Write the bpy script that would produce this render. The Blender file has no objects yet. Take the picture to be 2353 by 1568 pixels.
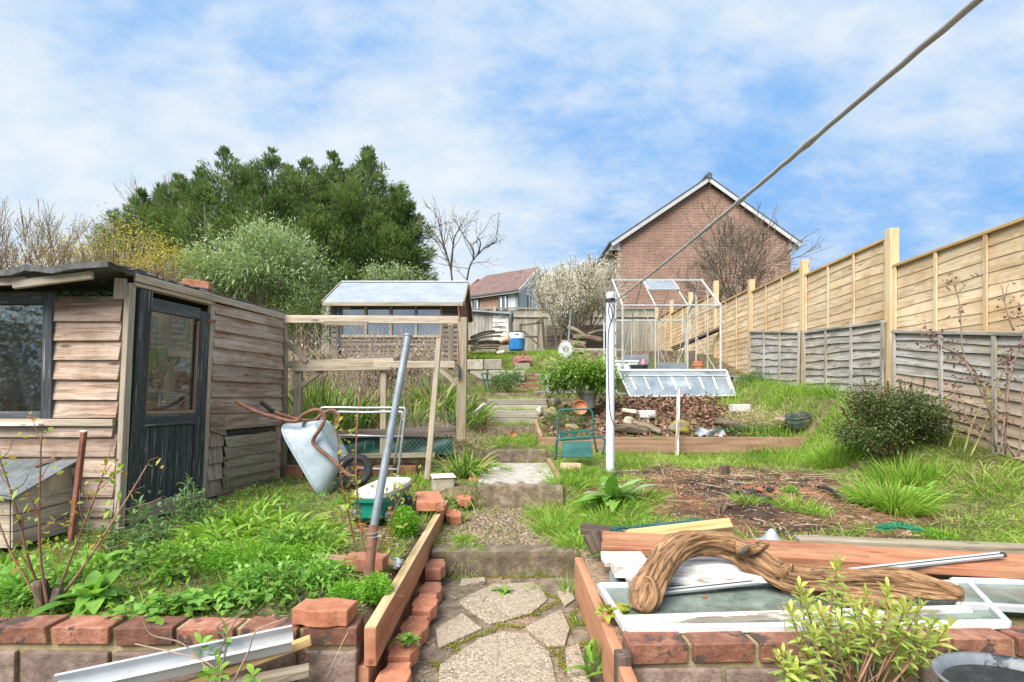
import bpy, bmesh, math, random
from mathutils import noise as mnoise
import numpy as np
from mathutils import Vector, Matrix, Euler
random.seed(7); rng = np.random.default_rng(11)
D = bpy.data; SC = bpy.context.scene; COL = SC.collection
R = math.radians; V = Vector
E = 1.6; S = 1176.5                                   # eye height, focal length in photo units
# ---------------------------------------------------------------- camera
cd = D.cameras.new('camera'); cam = D.objects.new('camera', cd); COL.objects.link(cam)
cd.lens = 18; cd.sensor_width = 36; cd.shift_y = 0.0535; cd.clip_start = 0.05; cd.clip_end = 3000
cam.location = (0, 0, E); cam.rotation_euler = (R(90), 0, 0)
SC.camera = cam
# ---------------------------------------------------------------- light and sky
SUN_EL, SUN_AZ = 48, 215                              # sun behind the camera and to the left (azimuth from +Y, clockwise)
ld = D.lights.new('sun', 'SUN'); sun = D.objects.new('sun', ld); COL.objects.link(sun)
ld.energy = 3.6; ld.angle = R(40); ld.color = (1, .955, .89)
sd = V((math.sin(R(SUN_AZ))*math.cos(R(SUN_EL)), math.cos(R(SUN_AZ))*math.cos(R(SUN_EL)), math.sin(R(SUN_EL))))
sun.rotation_euler = sd.to_track_quat('Z', 'Y').to_euler(); sun.location = sd*40
SC.view_settings.view_transform = 'Standard'; SC.view_settings.look = 'None'
SC.view_settings.exposure = 1.04; SC.view_settings.gamma = 1
SC.cycles.max_bounces = 8; SC.cycles.transparent_max_bounces = 24; SC.cycles.caustics_reflective = False; SC.cycles.caustics_refractive = False
w = D.worlds.new('World'); SC.world = w; w.use_nodes = True
def NT(nt):
    n = nt.nodes; l = nt.links
    def add(t, **k):
        x = n.new(t)
        for a, b in k.items():
            if a.startswith('_'): x.inputs[int(a[1:])].default_value = b
            else: setattr(x, a, b)
        return x
    def lk(a, b, i=0, o=0): l.new(a.outputs[o], b.inputs[i])
    return n, l, add, lk
def ramp(add, stops, interp='LINEAR'):
    r = add('ShaderNodeValToRGB'); cr = r.color_ramp; cr.interpolation = interp
    while len(cr.elements) < len(stops): cr.elements.new(.5)
    for e, (p, c) in zip(cr.elements, stops):
        e.position = p; e.color = (c, c, c, 1) if isinstance(c, (int, float)) else (*c[:3], 1)
    return r
def world():
    n, l, add, lk = NT(w.node_tree); n.clear()
    out = add('ShaderNodeOutputWorld'); bg = add('ShaderNodeBackground'); bg.inputs[1].default_value = .1
    sky = add('ShaderNodeTexSky', sky_type='NISHITA', sun_disc=False, sun_elevation=R(SUN_EL), sun_rotation=R(SUN_AZ), air_density=1.0, dust_density=.3, ozone_density=2.2)
    tc = add('ShaderNodeTexCoord'); sx = add('ShaderNodeSeparateXYZ'); lk(tc, sx)
    # clouds on a flat layer overhead: direction / (height + small)
    zc = add('ShaderNodeMath', operation='MAXIMUM', _1=0.0); l.new(sx.outputs[2], zc.inputs[0])
    za = add('ShaderNodeMath', operation='ADD', _1=.42); lk(zc, za)
    dv = add('ShaderNodeVectorMath', operation='DIVIDE'); lk(tc, dv); cx = add('ShaderNodeCombineXYZ')
    for i in range(3): lk(za, cx, i)
    lk(cx, dv, 1)
    mp = add('ShaderNodeMapping'); lk(dv, mp); mp.inputs[1].default_value = (SKY_OFF[0], SKY_OFF[1], 0); mp.inputs[2].default_value = (0, 0, R(-28)); mp.inputs[3].default_value = (1, 1.5, 1)
    n1 = add('ShaderNodeTexNoise'); lk(mp, n1); n1.inputs['Scale'].default_value = 1.9; n1.inputs['Detail'].default_value = 10; n1.inputs['Roughness'].default_value = .62; n1.inputs['Distortion'].default_value = .25
    n2 = add('ShaderNodeTexNoise'); lk(mp, n2); n2.inputs['Scale'].default_value = 6.5; n2.inputs['Detail'].default_value = 8; n2.inputs['Roughness'].default_value = .62
    m = add('ShaderNodeMath', operation='MULTIPLY_ADD', _1=.42); l.new(n2.outputs[0], m.inputs[0]); l.new(n1.outputs[0], m.inputs[2])
    # more cloud toward the left and low behind the garden: broad cloud banks fixed in the sky
    def bank(d, lo, hi, amt, prev):
        dt = add('ShaderNodeVectorMath', operation='DOT_PRODUCT'); lk(tc, dt); dt.inputs[1].default_value = V(d).normalized()
        mr = add('ShaderNodeMapRange', interpolation_type='SMOOTHSTEP'); l.new(dt.outputs['Value'], mr.inputs[0])
        for i, v in ((1, lo), (2, hi), (3, 0), (4, amt)): mr.inputs[i].default_value = v
        a = add('ShaderNodeMath', operation='ADD'); lk(mr, a); lk(prev, a, 1); return a
    m = bank((-.55, 1, .62), .75, 1, .015, m); m = bank((-.12, 1, .3), .95, .998, .22, m); m = bank((-.95, 1, .4), .88, 1, .08, m)
    m = bank((.25, 1, .44), .93, 1, -.12, m); m = bank((.85, 1, .36), .9, 1, -.10, m); m = bank((.45, 1, .8), .88, 1, .08, m)
    rp = ramp(add, [(.46, .02), (.56, .22), (.68, .60), (.80, .86), (.94, 1)]); lk(m, rp)
    cl = ramp(add, [(.3, (3.4, 4.1, 4.7)), (.7, (4.25, 4.5, 4.8))]); l.new(n2.outputs[0], cl.inputs[0])
    hs = add('ShaderNodeHueSaturation'); hs.inputs[1].default_value = SKY_SAT; hs.inputs[2].default_value = SKY_VAL; lk(sky, hs, 4)
    cap = add('ShaderNodeMixRGB', blend_type='DARKEN'); cap.inputs[0].default_value = 1; lk(hs, cap, 1); cap.inputs[2].default_value = (1.13, 2.46, 4.65, 1)
    mx = add('ShaderNodeMixRGB'); lk(rp, mx); lk(cap, mx, 1); lk(cl, mx, 2)
    lk(mx, bg); lk(bg, out)
SKY_OFF = (3.1, 1.7); SKY_SAT = 1.0; SKY_VAL = 2.6
world()
# ---------------------------------------------------------------- placing
def P(px, py, Y): return V(((px-S)*Y/S, Y, E+(910-py)*Y/S))
def sm(x, a, b): t = np.clip((x-a)/(b-a), 0, 1); return t*t*(3-2*t)
def hnoise(x, y, s=1.0):
    return (np.sin(x*2.1*s+1.3+np.sin(y*1.7*s))*.5+np.sin(y*2.7*s+.4+1.3*np.sin(x*1.3*s+2))*.5)
def gz(x, y, bump=True):
    x = np.asarray(x, float); y = np.asarray(y, float)
    far_y = [18, 45, 70, 400]; far_z = [1.5, 6.4, 6.6, 5]
    Lz = np.interp(y, [-60, 1.93, 1.97, 3.4, 4.5, 5.6, 5.72, 7.5, 9.5, 11, 14]+far_y, [-1.25, -1.25, -.91, -.89, -.87, -.87, -.55, -.12, .42, .7, 1.1]+far_z)
    Lz = Lz-.12*sm(-x, 1.7, 2.7)*np.exp(-((y-3.3)/1.1)**2)
    Pz = np.interp(y, [-60, 3.23, 3.26, 4.5, 4.53, 6.08, 6.11, 7.42, 7.45, 7.93, 7.96, 8.24, 8.27, 8.62, 8.66, 9.5, 10.4, 11.5, 14]+far_y,
                   [-1.14, -1.14, -.99, -.985, -.8, -.8, -.655, -.58, -.43, -.42, -.23, -.22, -.05, -.05, .03, .08, .5, .75, 1.1]+far_z)
    Rz = np.interp(y, [-60, 1.82, 1.86, 3, 5, 6.52, 6.56, 7.5, 8.6, 9.4, 9.5, 11.6, 12, 14]+far_y, [-1.25, -1.25, -.92, -.89, -.80, -.73, -.55, -.4, -.14, -.02, .3, .42, .95, 1.15]+far_z)
    Fz = np.interp(y, [-60, 2, 4.3, 6, 7.8, 9.7, 12, 14]+far_y, [-.9, -.85, -.56, -.1, .08, .33, .95, 1.15]+far_z)
    Rz = Rz+(Fz-Rz)*sm(x, 3.1+.5*sm(y, 5.6, 6.6), 4.2)
    tl = np.where(y < 4.25, .02, .3)
    cl_ = np.where(y < 4.25, -.575, -.66)
    wl = 1-sm(x, cl_-tl, cl_+tl)
    a = np.where(y < 2.85, .375, np.where((y > 6.5) & (y < 8.3), .36, .4)); b = np.where(y < 2.85, .4, np.where((y > 6.5) & (y < 8.3), .42, .85))
    wr = sm(x, a, b)
    z = Lz*wl+Rz*wr+Pz*(1-wl-wr)
    if bump:
        soft = np.clip(wl+wr, 0, 1)
        z = z+(.018*hnoise(x, y, 2)+.012*hnoise(x+3, y-1, 5.1))*(.15+.85*soft)*np.where(y < 1.97, 0, 1)
        hp = np.exp(-(((x-2.0)/1.0)**2+((y-4.25)/.7)**2)); z = z+.07*hp+.02*hp*hnoise(x, y, 7)
    return z+E
def g1(x, y): return float(gz(x, y))
def Gd(px, Y, dz=0):
    X = (px-S)*Y/S; return V((X, Y, g1(X, Y)+dz))
# ---------------------------------------------------------------- objects
def tag(o, label=None, cat=None, group=None, kind=None):
    for k, v in (('label', label), ('category', cat), ('group', group), ('kind', kind)):
        if v: o[k] = v
    return o
def thing(name, label, cat, loc=(0, 0, 0), rz=0, group=None):
    o = D.objects.new(name, None); COL.objects.link(o); o.location = loc; o.rotation_euler = (0, 0, rz); o.empty_display_size = .1
    return tag(o, label, cat, group)
def base_of(o):
    b = V((0, 0, 0)); q = o
    while q is not None: b = b+V(q.location); q = q.parent
    return b
def copy_tree(o, parent=None):
    c = o.copy(); COL.objects.link(c); c.parent = parent
    for ch in list(o.children): copy_tree(ch, c)
    return c
def link(name, me, mat, parent=None, local=False, smooth=False, org=None):
    o = D.objects.new(name, me); COL.objects.link(o)
    if mat is not None:
        for m in (mat if isinstance(mat, (list, tuple)) else [mat]): me.materials.append(m)
    if smooth: me.polygons.foreach_set('use_smooth', [True]*len(me.polygons))
    if parent is not None:
        o.parent = parent
        if not local: me.transform(Matrix.Translation(-base_of(parent)))
    elif not local:
        n = len(me.vertices); co = np.empty(n*3); me.vertices.foreach_get('co', co); co = co.reshape(-1, 3)
        c = V(((co[:, 0].min()+co[:, 0].max())/2, (co[:, 1].min()+co[:, 1].max())/2, co[:, 2].min())) if org is None else V(org)
        me.transform(Matrix.Translation(-c)); o.location = c
    me.update(); return o
class MB:
    def __init__(s): s.v = []; s.f = []; s.g = []; s.r = []; s.m = []
    def add(s, vs, fs, gs, rv=None):
        b = len(s.v); r = random.random() if rv is None else rv
        s.v += [tuple(p) for p in vs]; s.f += [tuple(i+b for i in f) for f in fs]
        o = V((random.uniform(0, 30), random.uniform(0, 30), random.uniform(0, 30)))
        s.g += [tuple(V(q)+o) for q in gs]; s.r += [r]*len(vs); return s
    F6 = [(3, 2, 1, 0), (4, 5, 6, 7), (0, 1, 5, 4), (1, 2, 6, 5), (2, 3, 7, 6), (3, 0, 4, 7)]
    def hexa(s, p, rv=None):
        p = [V(q) for q in p]
        d = [(p[1]-p[0]).length, (p[3]-p[0]).length, (p[4]-p[0]).length]
        o = sorted(range(3), key=lambda i: -d[i]); gs = []
        for c in [(0, 0, 0), (1, 0, 0), (1, 1, 0), (0, 1, 0), (0, 0, 1), (1, 0, 1), (1, 1, 1), (0, 1, 1)]:
            q = [c[i]*d[i] for i in range(3)]; gs.append((q[o[0]], q[o[1]], q[o[2]]))
        return s.add(p, s.F6, gs, rv)
    def box(s, c, d, rot=None, rv=None, M=None):
        x, y, z = (q/2 for q in d); c = V(c)
        ps = [V(q) for q in [(-x, -y, -z), (x, -y, -z), (x, y, -z), (-x, y, -z), (-x, -y, z), (x, -y, z), (x, y, z), (-x, y, z)]]
        if rot is not None:
            m = Euler(rot).to_matrix(); ps = [m@q for q in ps]
        ps = [c+q for q in ps]
        if M is not None: ps = [M@q for q in ps]
        return s.hexa(ps, rv)
    def bar(s, a, b, w, t, up=(0, 0, 1), rv=None):
        a = V(a); b = V(b); d = (b-a).normalized(); sd_ = d.cross(V(up))
        if sd_.length < 1e-4: sd_ = d.cross(V((0, 1, 0)))
        sd_.normalize(); u = sd_.cross(d).normalized(); x = sd_*w/2; y = u*t/2
        return s.hexa([a-x-y, b-x-y, b+x-y, a+x-y, a-x+y, b-x+y, b+x+y, a+x+y], rv)
    def tube(s, pts, rad, n=8, caps=True, rv=None, warp=None):
        pts = [V(p) for p in pts]; k = len(pts)
        if not hasattr(rad, '__len__'): rad = [rad]*k
        vs = []; gs = []; L = 0; u = None
        for i, p in enumerate(pts):
            t = (pts[min(i+1, k-1)]-pts[max(i-1, 0)]).normalized()
            if u is None:
                u = t.cross(V((0, 0, 1)))
                if u.length < 1e-3: u = t.cross(V((1, 0, 0)))
            u = (u-t*u.dot(t)).normalized(); v = t.cross(u)
            if i: L += (p-pts[i-1]).length
            for j in range(n):
                a = 2*math.pi*j/n; r = rad[i]*(warp(i/(k-1), a) if warp else 1); c, q = math.cos(a), math.sin(a)
                vs.append(p+u*c*r+v*q*r); gs.append((L, c*rad[i], q*rad[i]))
        fs = [(i*n+j, i*n+(j+1) % n, (i+1)*n+(j+1) % n, (i+1)*n+j) for i in range(k-1) for j in range(n)]
        if caps: fs += [tuple(reversed(range(n))), tuple(range((k-1)*n, k*n))]
        return s.add(vs, fs, gs, rv)
    def lathe(s, prof, n=24, M=None, rv=None, close=False):
        vs = []; gs = []; k = len(prof)
        for r, z in prof:
            for j in range(n):
                a = 2*math.pi*j/n; q = V((r*math.cos(a), r*math.sin(a), z)); gs.append(tuple(q)); vs.append(M@q if M is not None else q)
        fs = [(i*n+j, i*n+(j+1) % n, (i+1)*n+(j+1) % n, (i+1)*n+j) for i in range(k-1) for j in range(n)]
        if not close: fs += [tuple(reversed(range(n))), tuple(range((k-1)*n, k*n))]
        else: fs += [((k-1)*n+j, (k-1)*n+(j+1) % n, (j+1) % n, j) for j in range(n)]
        return s.add(vs, fs, gs, rv)
    def sheet(s, fn, nu, nv, rv=None, closed=False):
        vs = [fn(i/nu, j/nv) for i in range(nu+1) for j in range(nv+1)]
        gs = [(i/nu, j/nv, 0) for i in range(nu+1) for j in range(nv+1)]
        fs = [(i*(nv+1)+j, (i+1)*(nv+1)+j, (i+1)*(nv+1)+j+1, i*(nv+1)+j+1) for i in range(nu) for j in range(nv)]
        return s.add(vs, fs, gs, rv)
    def prism(s, poly, d, rv=None):
        d = V(d); n = len(poly); a = [V(p) for p in poly]; b = [p+d for p in a]
        fs = [tuple(reversed(range(n))), tuple(range(n, 2*n))]+[(i, (i+1) % n, n+(i+1) % n, n+i) for i in range(n)]
        return s.add(a+b, fs, [tuple(p) for p in a+b], rv)
    def build(s, name, mat, parent=None, smooth=False, bevel=0, local=False, jit=0, seg=1, org=None, solid=0):
        me = D.meshes.new(name); me.from_pydata(s.v, [], s.f)
        a = me.attributes.new('gc', 'FLOAT_VECTOR', 'POINT'); a.data.foreach_set('vector', np.array(s.g, 'f').ravel())
        a = me.attributes.new('rv', 'FLOAT', 'POINT'); a.data.foreach_set('value', np.array(s.r, 'f'))
        bm = bmesh.new(); bm.from_mesh(me)
        if jit:
            for q in bm.verts: q.co += V((random.uniform(-jit, jit), random.uniform(-jit, jit), random.uniform(-jit, jit)))
        bmesh.ops.recalc_face_normals(bm, faces=bm.faces)
        if bevel: bmesh.ops.bevel(bm, geom=bm.edges, offset=bevel, segments=seg, affect='EDGES', profile=.6, clamp_overlap=True)
        bm.to_mesh(me); bm.free()
        o = link(name, me, mat, parent, local, smooth, org)
        if solid:
            md = o.modifiers.new('solid', 'SOLIDIFY'); md.thickness = solid; md.offset = 0
        return o
def spl(pts, n=6):
    pts = [V(p) for p in pts]; q = [2*pts[0]-pts[1]]+pts+[2*pts[-1]-pts[-2]]; out = []
    for i in range(1, len(q)-2):
        for k in range(n):
            t = k/n; a, b, c, d = q[i-1:i+3]
            out.append(.5*((2*b)+(c-a)*t+(2*a-5*b+4*c-d)*t*t+(3*b-a-3*c+d)*t**3))
    return out+[pts[-1]]
def splv(vals, n=6): return [p.x for p in spl([V((v, 0, 0)) for v in vals], n)]
def npmesh(name, Vv, F, rv, mat, parent=None, smooth=False, gc=None, local=False, org=None):
    me = D.meshes.new(name); n = len(Vv); m = len(F); k = F.shape[1]
    me.vertices.add(n); me.vertices.foreach_set('co', np.ascontiguousarray(Vv, 'f').ravel())
    me.loops.add(m*k); me.loops.foreach_set('vertex_index', np.ascontiguousarray(F, 'i').ravel())
    me.polygons.add(m); me.polygons.foreach_set('loop_start', np.arange(m, dtype='i')*k)
    a = me.attributes.new('rv', 'FLOAT', 'POINT'); a.data.foreach_set('value', np.ascontiguousarray(rv, 'f'))
    if gc is not None:
        a = me.attributes.new('gc', 'FLOAT_VECTOR', 'POINT'); a.data.foreach_set('vector', np.ascontiguousarray(gc, 'f').ravel())
    me.update(calc_edges=True)
    return link(name, me, mat, parent, local, smooth, org)
def nrm(a): return a/np.maximum(np.linalg.norm(a, axis=-1, keepdims=True), 1e-9)
PROF = {'grass': lambda t: np.maximum(1-t**1.6, .04), 'leaf': lambda t: np.maximum(np.sin(np.pi*np.clip(t*.92+.06, 0, 1))**.8, .05),
        'strap': lambda t: np.where(t < .65, 1, np.maximum((1-t)/.35, .05)), 'spoon': lambda t: np.maximum(np.sin(np.pi*np.clip(t, 0, 1)**1.6)**.7, .12)}
def blades(p, d, L, W, droop, nseg=3, prof='grass', up=None, rv=None, fold=0.0):
    """ribbons from p along d, arching down by droop; arrays of N"""
    N = len(p); p = np.asarray(p, float); d = nrm(np.asarray(d, float))
    L = np.broadcast_to(L, N).astype(float); W = np.broadcast_to(W, N).astype(float); droop = np.broadcast_to(droop, N).astype(float)
    if up is None: up = nrm(rng.normal(size=(N, 3))*.35+np.array([0, 0, 1.]))
    sdv = nrm(np.cross(d, up)+1e-6*rng.normal(size=(N, 3)))
    t = np.linspace(0, 1, nseg+1); pr = PROF[prof](t)
    c = p[:, None]+d[:, None]*(L[:, None]*t[None])[:, :, None]
    c[:, :, 2] -= droop[:, None]*L[:, None]*t[None]**2
    h = sdv[:, None]*(W[:, None]*pr[None]*.5)[:, :, None]
    if fold:
        nn = nrm(np.cross(sdv, d)); lift = nn[:, None]*(W[:, None]*pr[None]*fold)[:, :, None]
        vs = np.stack([c-h+lift, c, c+h+lift], 2); K = 3
    else: vs = np.stack([c-h, c+h], 2); K = 2
    vs = vs.reshape(-1, 3); base = np.arange(N)[:, None, None]*(nseg+1)*K
    i = np.arange(nseg)[None, :, None]*K; j = np.arange(K-1)[None, None]
    b = (base+i+j).reshape(-1)
    F = np.stack([b, b+1, b+K+1, b+K], 1)
    if rv is None: rv = rng.random(N)
    return vs, F, np.repeat(rv, (nseg+1)*K)
def join(parts):
    Vs = []; Fs = []; rs = []; o = 0
    for v, f, r in parts: Vs.append(v); Fs.append(f+o); rs.append(r); o += len(v)
    return np.concatenate(Vs), np.concatenate(Fs), np.concatenate(rs)
def sph(n): return nrm(rng.normal(size=(n, 3)))
# ---------------------------------------------------------------- materials
MATS = {}
def newmat(name):
    m = D.materials.new(name); m.use_nodes = True; n, l, add, lk = NT(m.node_tree); n.clear()
    out = add('ShaderNodeOutputMaterial'); b = add('ShaderNodeBsdfPrincipled'); lk(b, out); MATS[name] = m
    return m, n, l, add, lk, out, b
def coord(add, l, kind, scale=(1, 1, 1)):
    mp = add('ShaderNodeMapping'); mp.inputs[3].default_value = scale
    if kind == 'gc': a = add('ShaderNodeAttribute', attribute_name='gc'); l.new(a.outputs['Vector'], mp.inputs[0])
    elif kind == 'pos': a = add('ShaderNodeNewGeometry'); l.new(a.outputs['Position'], mp.inputs[0])
    else: a = add('ShaderNodeTexCoord'); l.new(a.outputs['Object'], mp.inputs[0])
    return mp
def noise(add, lk, c, sc, det=6, rough=.6, dist=0):
    x = add('ShaderNodeTexNoise'); lk(c, x); x.inputs['Scale'].default_value = sc; x.inputs['Detail'].default_value = det; x.inputs['Roughness'].default_value = rough; x.inputs['Distortion'].default_value = dist
    return x
def mixc(add, lk, a, b, f=.5, mode='MIX'):
    m = add('ShaderNodeMixRGB', blend_type=mode)
    for i, q in ((0, f), (1, a), (2, b)):
        if hasattr(q, 'outputs'): lk(q, m, i)
        elif isinstance(q, (int, float)): m.inputs[i].default_value = q if i == 0 else (q, q, q, 1)
        else: m.inputs[i].default_value = (*q, 1)
    return m
def rvnode(add):
    return add('ShaderNodeAttribute', attribute_name='rv')
def bump(add, lk, l, b, src, st=.3, dist=.01, o=0):
    x = add('ShaderNodeBump'); x.inputs['Strength'].default_value = st; x.inputs['Distance'].default_value = dist
    l.new(src.outputs[o], x.inputs['Height']); l.new(x.outputs[0], b.inputs['Normal']); return x
def wood(name, cols, rough=.75, along=1.6, across=28, tone=.35, patch=None, bst=.35, knots=True, stain=None, cracks=0, csc=1.0):
    """cols: dark, mid, light grain; tone: board to board variation; patch=(colour, amount) weathered patches; stain=(colour, amount, scale)"""
    m, n, l, add, lk, out, b = newmat(name)
    c = coord(add, l, 'gc', (along, across, across)); cw = coord(add, l, 'gc', (1.1, 3.5, 3.5))
    wv = noise(add, lk, cw, 1.3, 3)
    vm = add('ShaderNodeVectorMath', operation='MULTIPLY_ADD'); l.new(wv.outputs['Color'], vm.inputs[0]); vm.inputs[1].default_value = (0, 1.8, 1.8); lk(c, vm, 2)
    g = noise(add, lk, vm, 1.0, 7, .68)
    rp = ramp(add, [(.3, cols[0]), (.5, cols[1]), (.7, cols[2])]); l.new(g.outputs[0], rp.inputs[0])
    r = rvnode(add); tr = ramp(add, [(0, 1-tone), (1, 1+tone)]); l.new(r.outputs['Fac'], tr.inputs[0])
    x = mixc(add, lk, rp, tr, 1, 'MULTIPLY')
    if patch:
        pn = noise(add, lk, cw, 1.7, 5, .65); pr = ramp(add, [(.42, 0), (.62, patch[1])]); l.new(pn.outputs[0], pr.inputs[0])
        x = mixc(add, lk, x, patch[0], pr)
    if stain:
        cp = coord(add, l, 'pos'); sn = noise(add, lk, cp, stain[2], 5, .7); sr = ramp(add, [(.45, 0), (.68, stain[1])]); l.new(sn.outputs[0], sr.inputs[0]); x = mixc(add, lk, x, stain[0], sr)
    if knots:
        ck = coord(add, l, 'gc', (2.2, 7, 7)); vo = add('ShaderNodeTexVoronoi'); lk(ck, vo); vo.inputs['Scale'].default_value = 1
        kr = ramp(add, [(.05, .75), (.13, 0)]); l.new(vo.outputs['Distance'], kr.inputs[0]); x = mixc(add, lk, x, tuple(q*.45 for q in cols[0]), kr)
    hgt = g
    if cracks:
        cc = coord(add, l, 'gc', (along*.45*csc, across*.75*csc, across*.75*csc)); cv = add('ShaderNodeVectorMath', operation='MULTIPLY_ADD'); l.new(wv.outputs['Color'], cv.inputs[0]); cv.inputs[1].default_value = (0, 1.5, 1.5); lk(cc, cv, 2)
        cn = noise(add, lk, cv, 1, 3, .5); ab = add('ShaderNodeMath', operation='SUBTRACT', _1=.5); l.new(cn.outputs[0], ab.inputs[0]); a2 = add('ShaderNodeMath', operation='ABSOLUTE'); lk(ab, a2)
        cr = ramp(add, [(.004, cracks), (.022, 0)]); lk(a2, cr); x = mixc(add, lk, x, tuple(q*.35 for q in cols[0]), cr)
        hm = add('ShaderNodeMath', operation='MULTIPLY_ADD', _1=-1.2); lk(cr, hm); l.new(g.outputs[0], hm.inputs[2]); hgt = hm
    lk(x, b); b.inputs['Roughness'].default_value = rough; b.inputs['Specular IOR Level'].default_value = .25
    bump(add, lk, l, b, hgt, bst, .008); return m
def plain(name, cols, sc=6, rough=.6, metal=0, bst=.15, kind='obj', spots=None, spec=.5, tone=.15, bsc=1.0, stretch=(1, 1, 1)):
    """mottled surface: two or three tones by noise; spots=(colour, threshold, scale)"""
    m, n, l, add, lk, out, b = newmat(name); c = coord(add, l, kind, stretch)
    g = noise(add, lk, c, sc, 8, .65)
    k = len(cols); rp = ramp(add, [(.3+.4*i/max(k-1, 1), q) for i, q in enumerate(cols)]); l.new(g.outputs[0], rp.inputs[0]); x = rp
    if tone:
        r = rvnode(add); tr = ramp(add, [(0, 1-tone), (1, 1+tone)]); l.new(r.outputs['Fac'], tr.inputs[0]); x = mixc(add, lk, x, tr, 1, 'MULTIPLY')
    if spots:
        for scol, th, ssc in (spots if isinstance(spots, list) else [spots]):
            s2 = noise(add, lk, c, ssc, 6, .7); sr = ramp(add, [(th, 0), (th+.05, 1)]); l.new(s2.outputs[0], sr.inputs[0]); x = mixc(add, lk, x, scol, sr)
    lk(x, b); b.inputs['Roughness'].default_value = rough; b.inputs['Metallic'].default_value = metal; b.inputs['Specular IOR Level'].default_value = spec
    g2 = noise(add, lk, c, sc*4*bsc, 6, .7); bump(add, lk, l, b, g2, bst, .01); return m
def leafm(name, cols, trans=.3, rough=.5, spec=.35):
    m, n, l, add, lk, out, b = newmat(name); r = rvnode(add); k = len(cols)
    rp = ramp(add, [(i/max(k-1, 1), q) for i, q in enumerate(cols)]); l.new(r.outputs['Fac'], rp.inputs[0])
    lk(rp, b); b.inputs['Roughness'].default_value = rough; b.inputs['Specular IOR Level'].default_value = spec
    t = add('ShaderNodeBsdfTranslucent'); br = add('ShaderNodeMixRGB', blend_type='MULTIPLY'); br.inputs[0].default_value = 1; lk(rp, br, 1); br.inputs[2].default_value = (1.5, 1.5, .9, 1); lk(br, t)
    ms = add('ShaderNodeMixShader'); ms.inputs[0].default_value = trans; lk(b, ms, 1); lk(t, ms, 2); lk(ms, out); return m
def glassm(name, tint=(.9, .95, .93), refl=.12, dirt=.15, dcol=(.5, .55, .5), dsc=3, rough=.02):
    m, n, l, add, lk, out, b = newmat(name); n.remove(b)
    t = add('ShaderNodeBsdfTransparent'); t.inputs[0].default_value = (*tint, 1); gl = add('ShaderNodeBsdfGlossy'); gl.inputs['Roughness'].default_value = rough; gl.inputs[0].default_value = (.95, .97, .98, 1)
    fr = add('ShaderNodeLayerWeight'); fr.inputs[0].default_value = .35; mr = add('ShaderNodeMapRange'); lk(fr, mr); mr.inputs[3].default_value = refl; mr.inputs[4].default_value = .9
    m1 = add('ShaderNodeMixShader'); lk(mr, m1); lk(t, m1, 1); lk(gl, m1, 2)
    df = add('ShaderNodeBsdfDiffuse'); df.inputs[0].default_value = (*dcol, 1); c = coord(add, l, 'obj'); g = noise(add, lk, c, dsc, 8, .7); rp = ramp(add, [(.35, dirt*.3), (.75, dirt*1.9)]); l.new(g.outputs[0], rp.inputs[0])
    m2 = add('ShaderNodeMixShader'); lk(rp, m2); lk(m1, m2, 1); lk(df, m2, 2); lk(m2, out); return m
wood('shed', [(.15, .09, .058), (.43, .29, .21), (.64, .51, .41)], patch=((.58, .49, .41), .6), tone=.28, bst=.6, stain=((.17, .10, .06), .5, 2.6), cracks=.35)
wood('pale', [(.26, .20, .14), (.48, .385, .285), (.62, .52, .40)], patch=((.43, .40, .34), .5), tone=.15, cracks=.3)
wood('weathered', [(.18, .13, .085), (.36, .28, .195), (.50, .42, .32)], patch=((.40, .37, .31), .5), tone=.2, cracks=.3, stain=((.26, .27, .12), .35, 2.3))
wood('fresh', [(.46, .305, .155), (.65, .495, .305), (.76, .63, .44)], patch=((.71, .58, .41), .6), tone=.22, bst=.35, stain=((.42, .25, .10), .55, 2.1), cracks=.22, csc=.6, across=13, along=1.0)
wood('freshpost', [(.48, .34, .18), (.63, .48, .29), (.70, .57, .39)], tone=.1, bst=.15, patch=((.60, .44, .19), .5))
wood('greyfence', [(.14, .125, .10), (.32, .295, .25), (.49, .455, .40)], tone=.3, patch=((.52, .50, .47), .75), stain=((.36, .28, .17), .55, 1.3), bst=.5, cracks=.4)
wood('tanfence', [(.26, .17, .11), (.44, .32, .23), (.56, .44, .34)], tone=.15, patch=((.50, .42, .35), .6), bst=.4)
wood('backfence', [(.22, .20, .16), (.36, .33, .27), (.48, .45, .38)], tone=.2, stain=((.2, .19, .13), .5, 1.2))
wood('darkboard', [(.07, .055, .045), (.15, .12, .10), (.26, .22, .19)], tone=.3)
wood('sleeper', [(.26, .10, .055), (.44, .19, .105), (.55, .28, .165)], tone=.1, patch=((.48, .255, .16), .5), bst=.25, along=1.0, across=10, stain=((.26, .20, .08), .45, 3))
wood('sleepertop', [(.30, .21, .10), (.46, .34, .18), (.56, .44, .26)], tone=.1, bst=.25)
wood('planter', [(.22, .125, .075), (.36, .22, .14), (.48, .32, .22)], tone=.1, patch=((.24, .15, .10), .4))
wood('decking', [(.20, .17, .14), (.36, .32, .27), (.50, .46, .40)], tone=.2, across=40, stain=((.25, .28, .10), .3, 4))
wood('redplank', [(.25, .088, .046), (.40, .15, .08), (.48, .22, .125)], tone=.1, along=.7, across=12, patch=((.46, .27, .145), .6), bst=.3, knots=True, cracks=.3, stain=((.25, .14, .08), .4, 5))
wood('yellowstick', [(.36, .22, .085), (.52, .35, .155), (.60, .45, .25)], tone=.1)
wood('log', [(.075, .036, .018), (.33, .18, .085), (.58, .375, .205)], tone=.1, along=6, across=85, patch=((.42, .235, .115), .6), bst=1.0, cracks=.45, csc=1.2, stain=((.13, .08, .05), .55, 11), knots=False)
wood('deadwood', [(.07, .05, .033), (.19, .145, .10), (.32, .26, .195)], tone=.25, bst=.8, cracks=.8)
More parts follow.
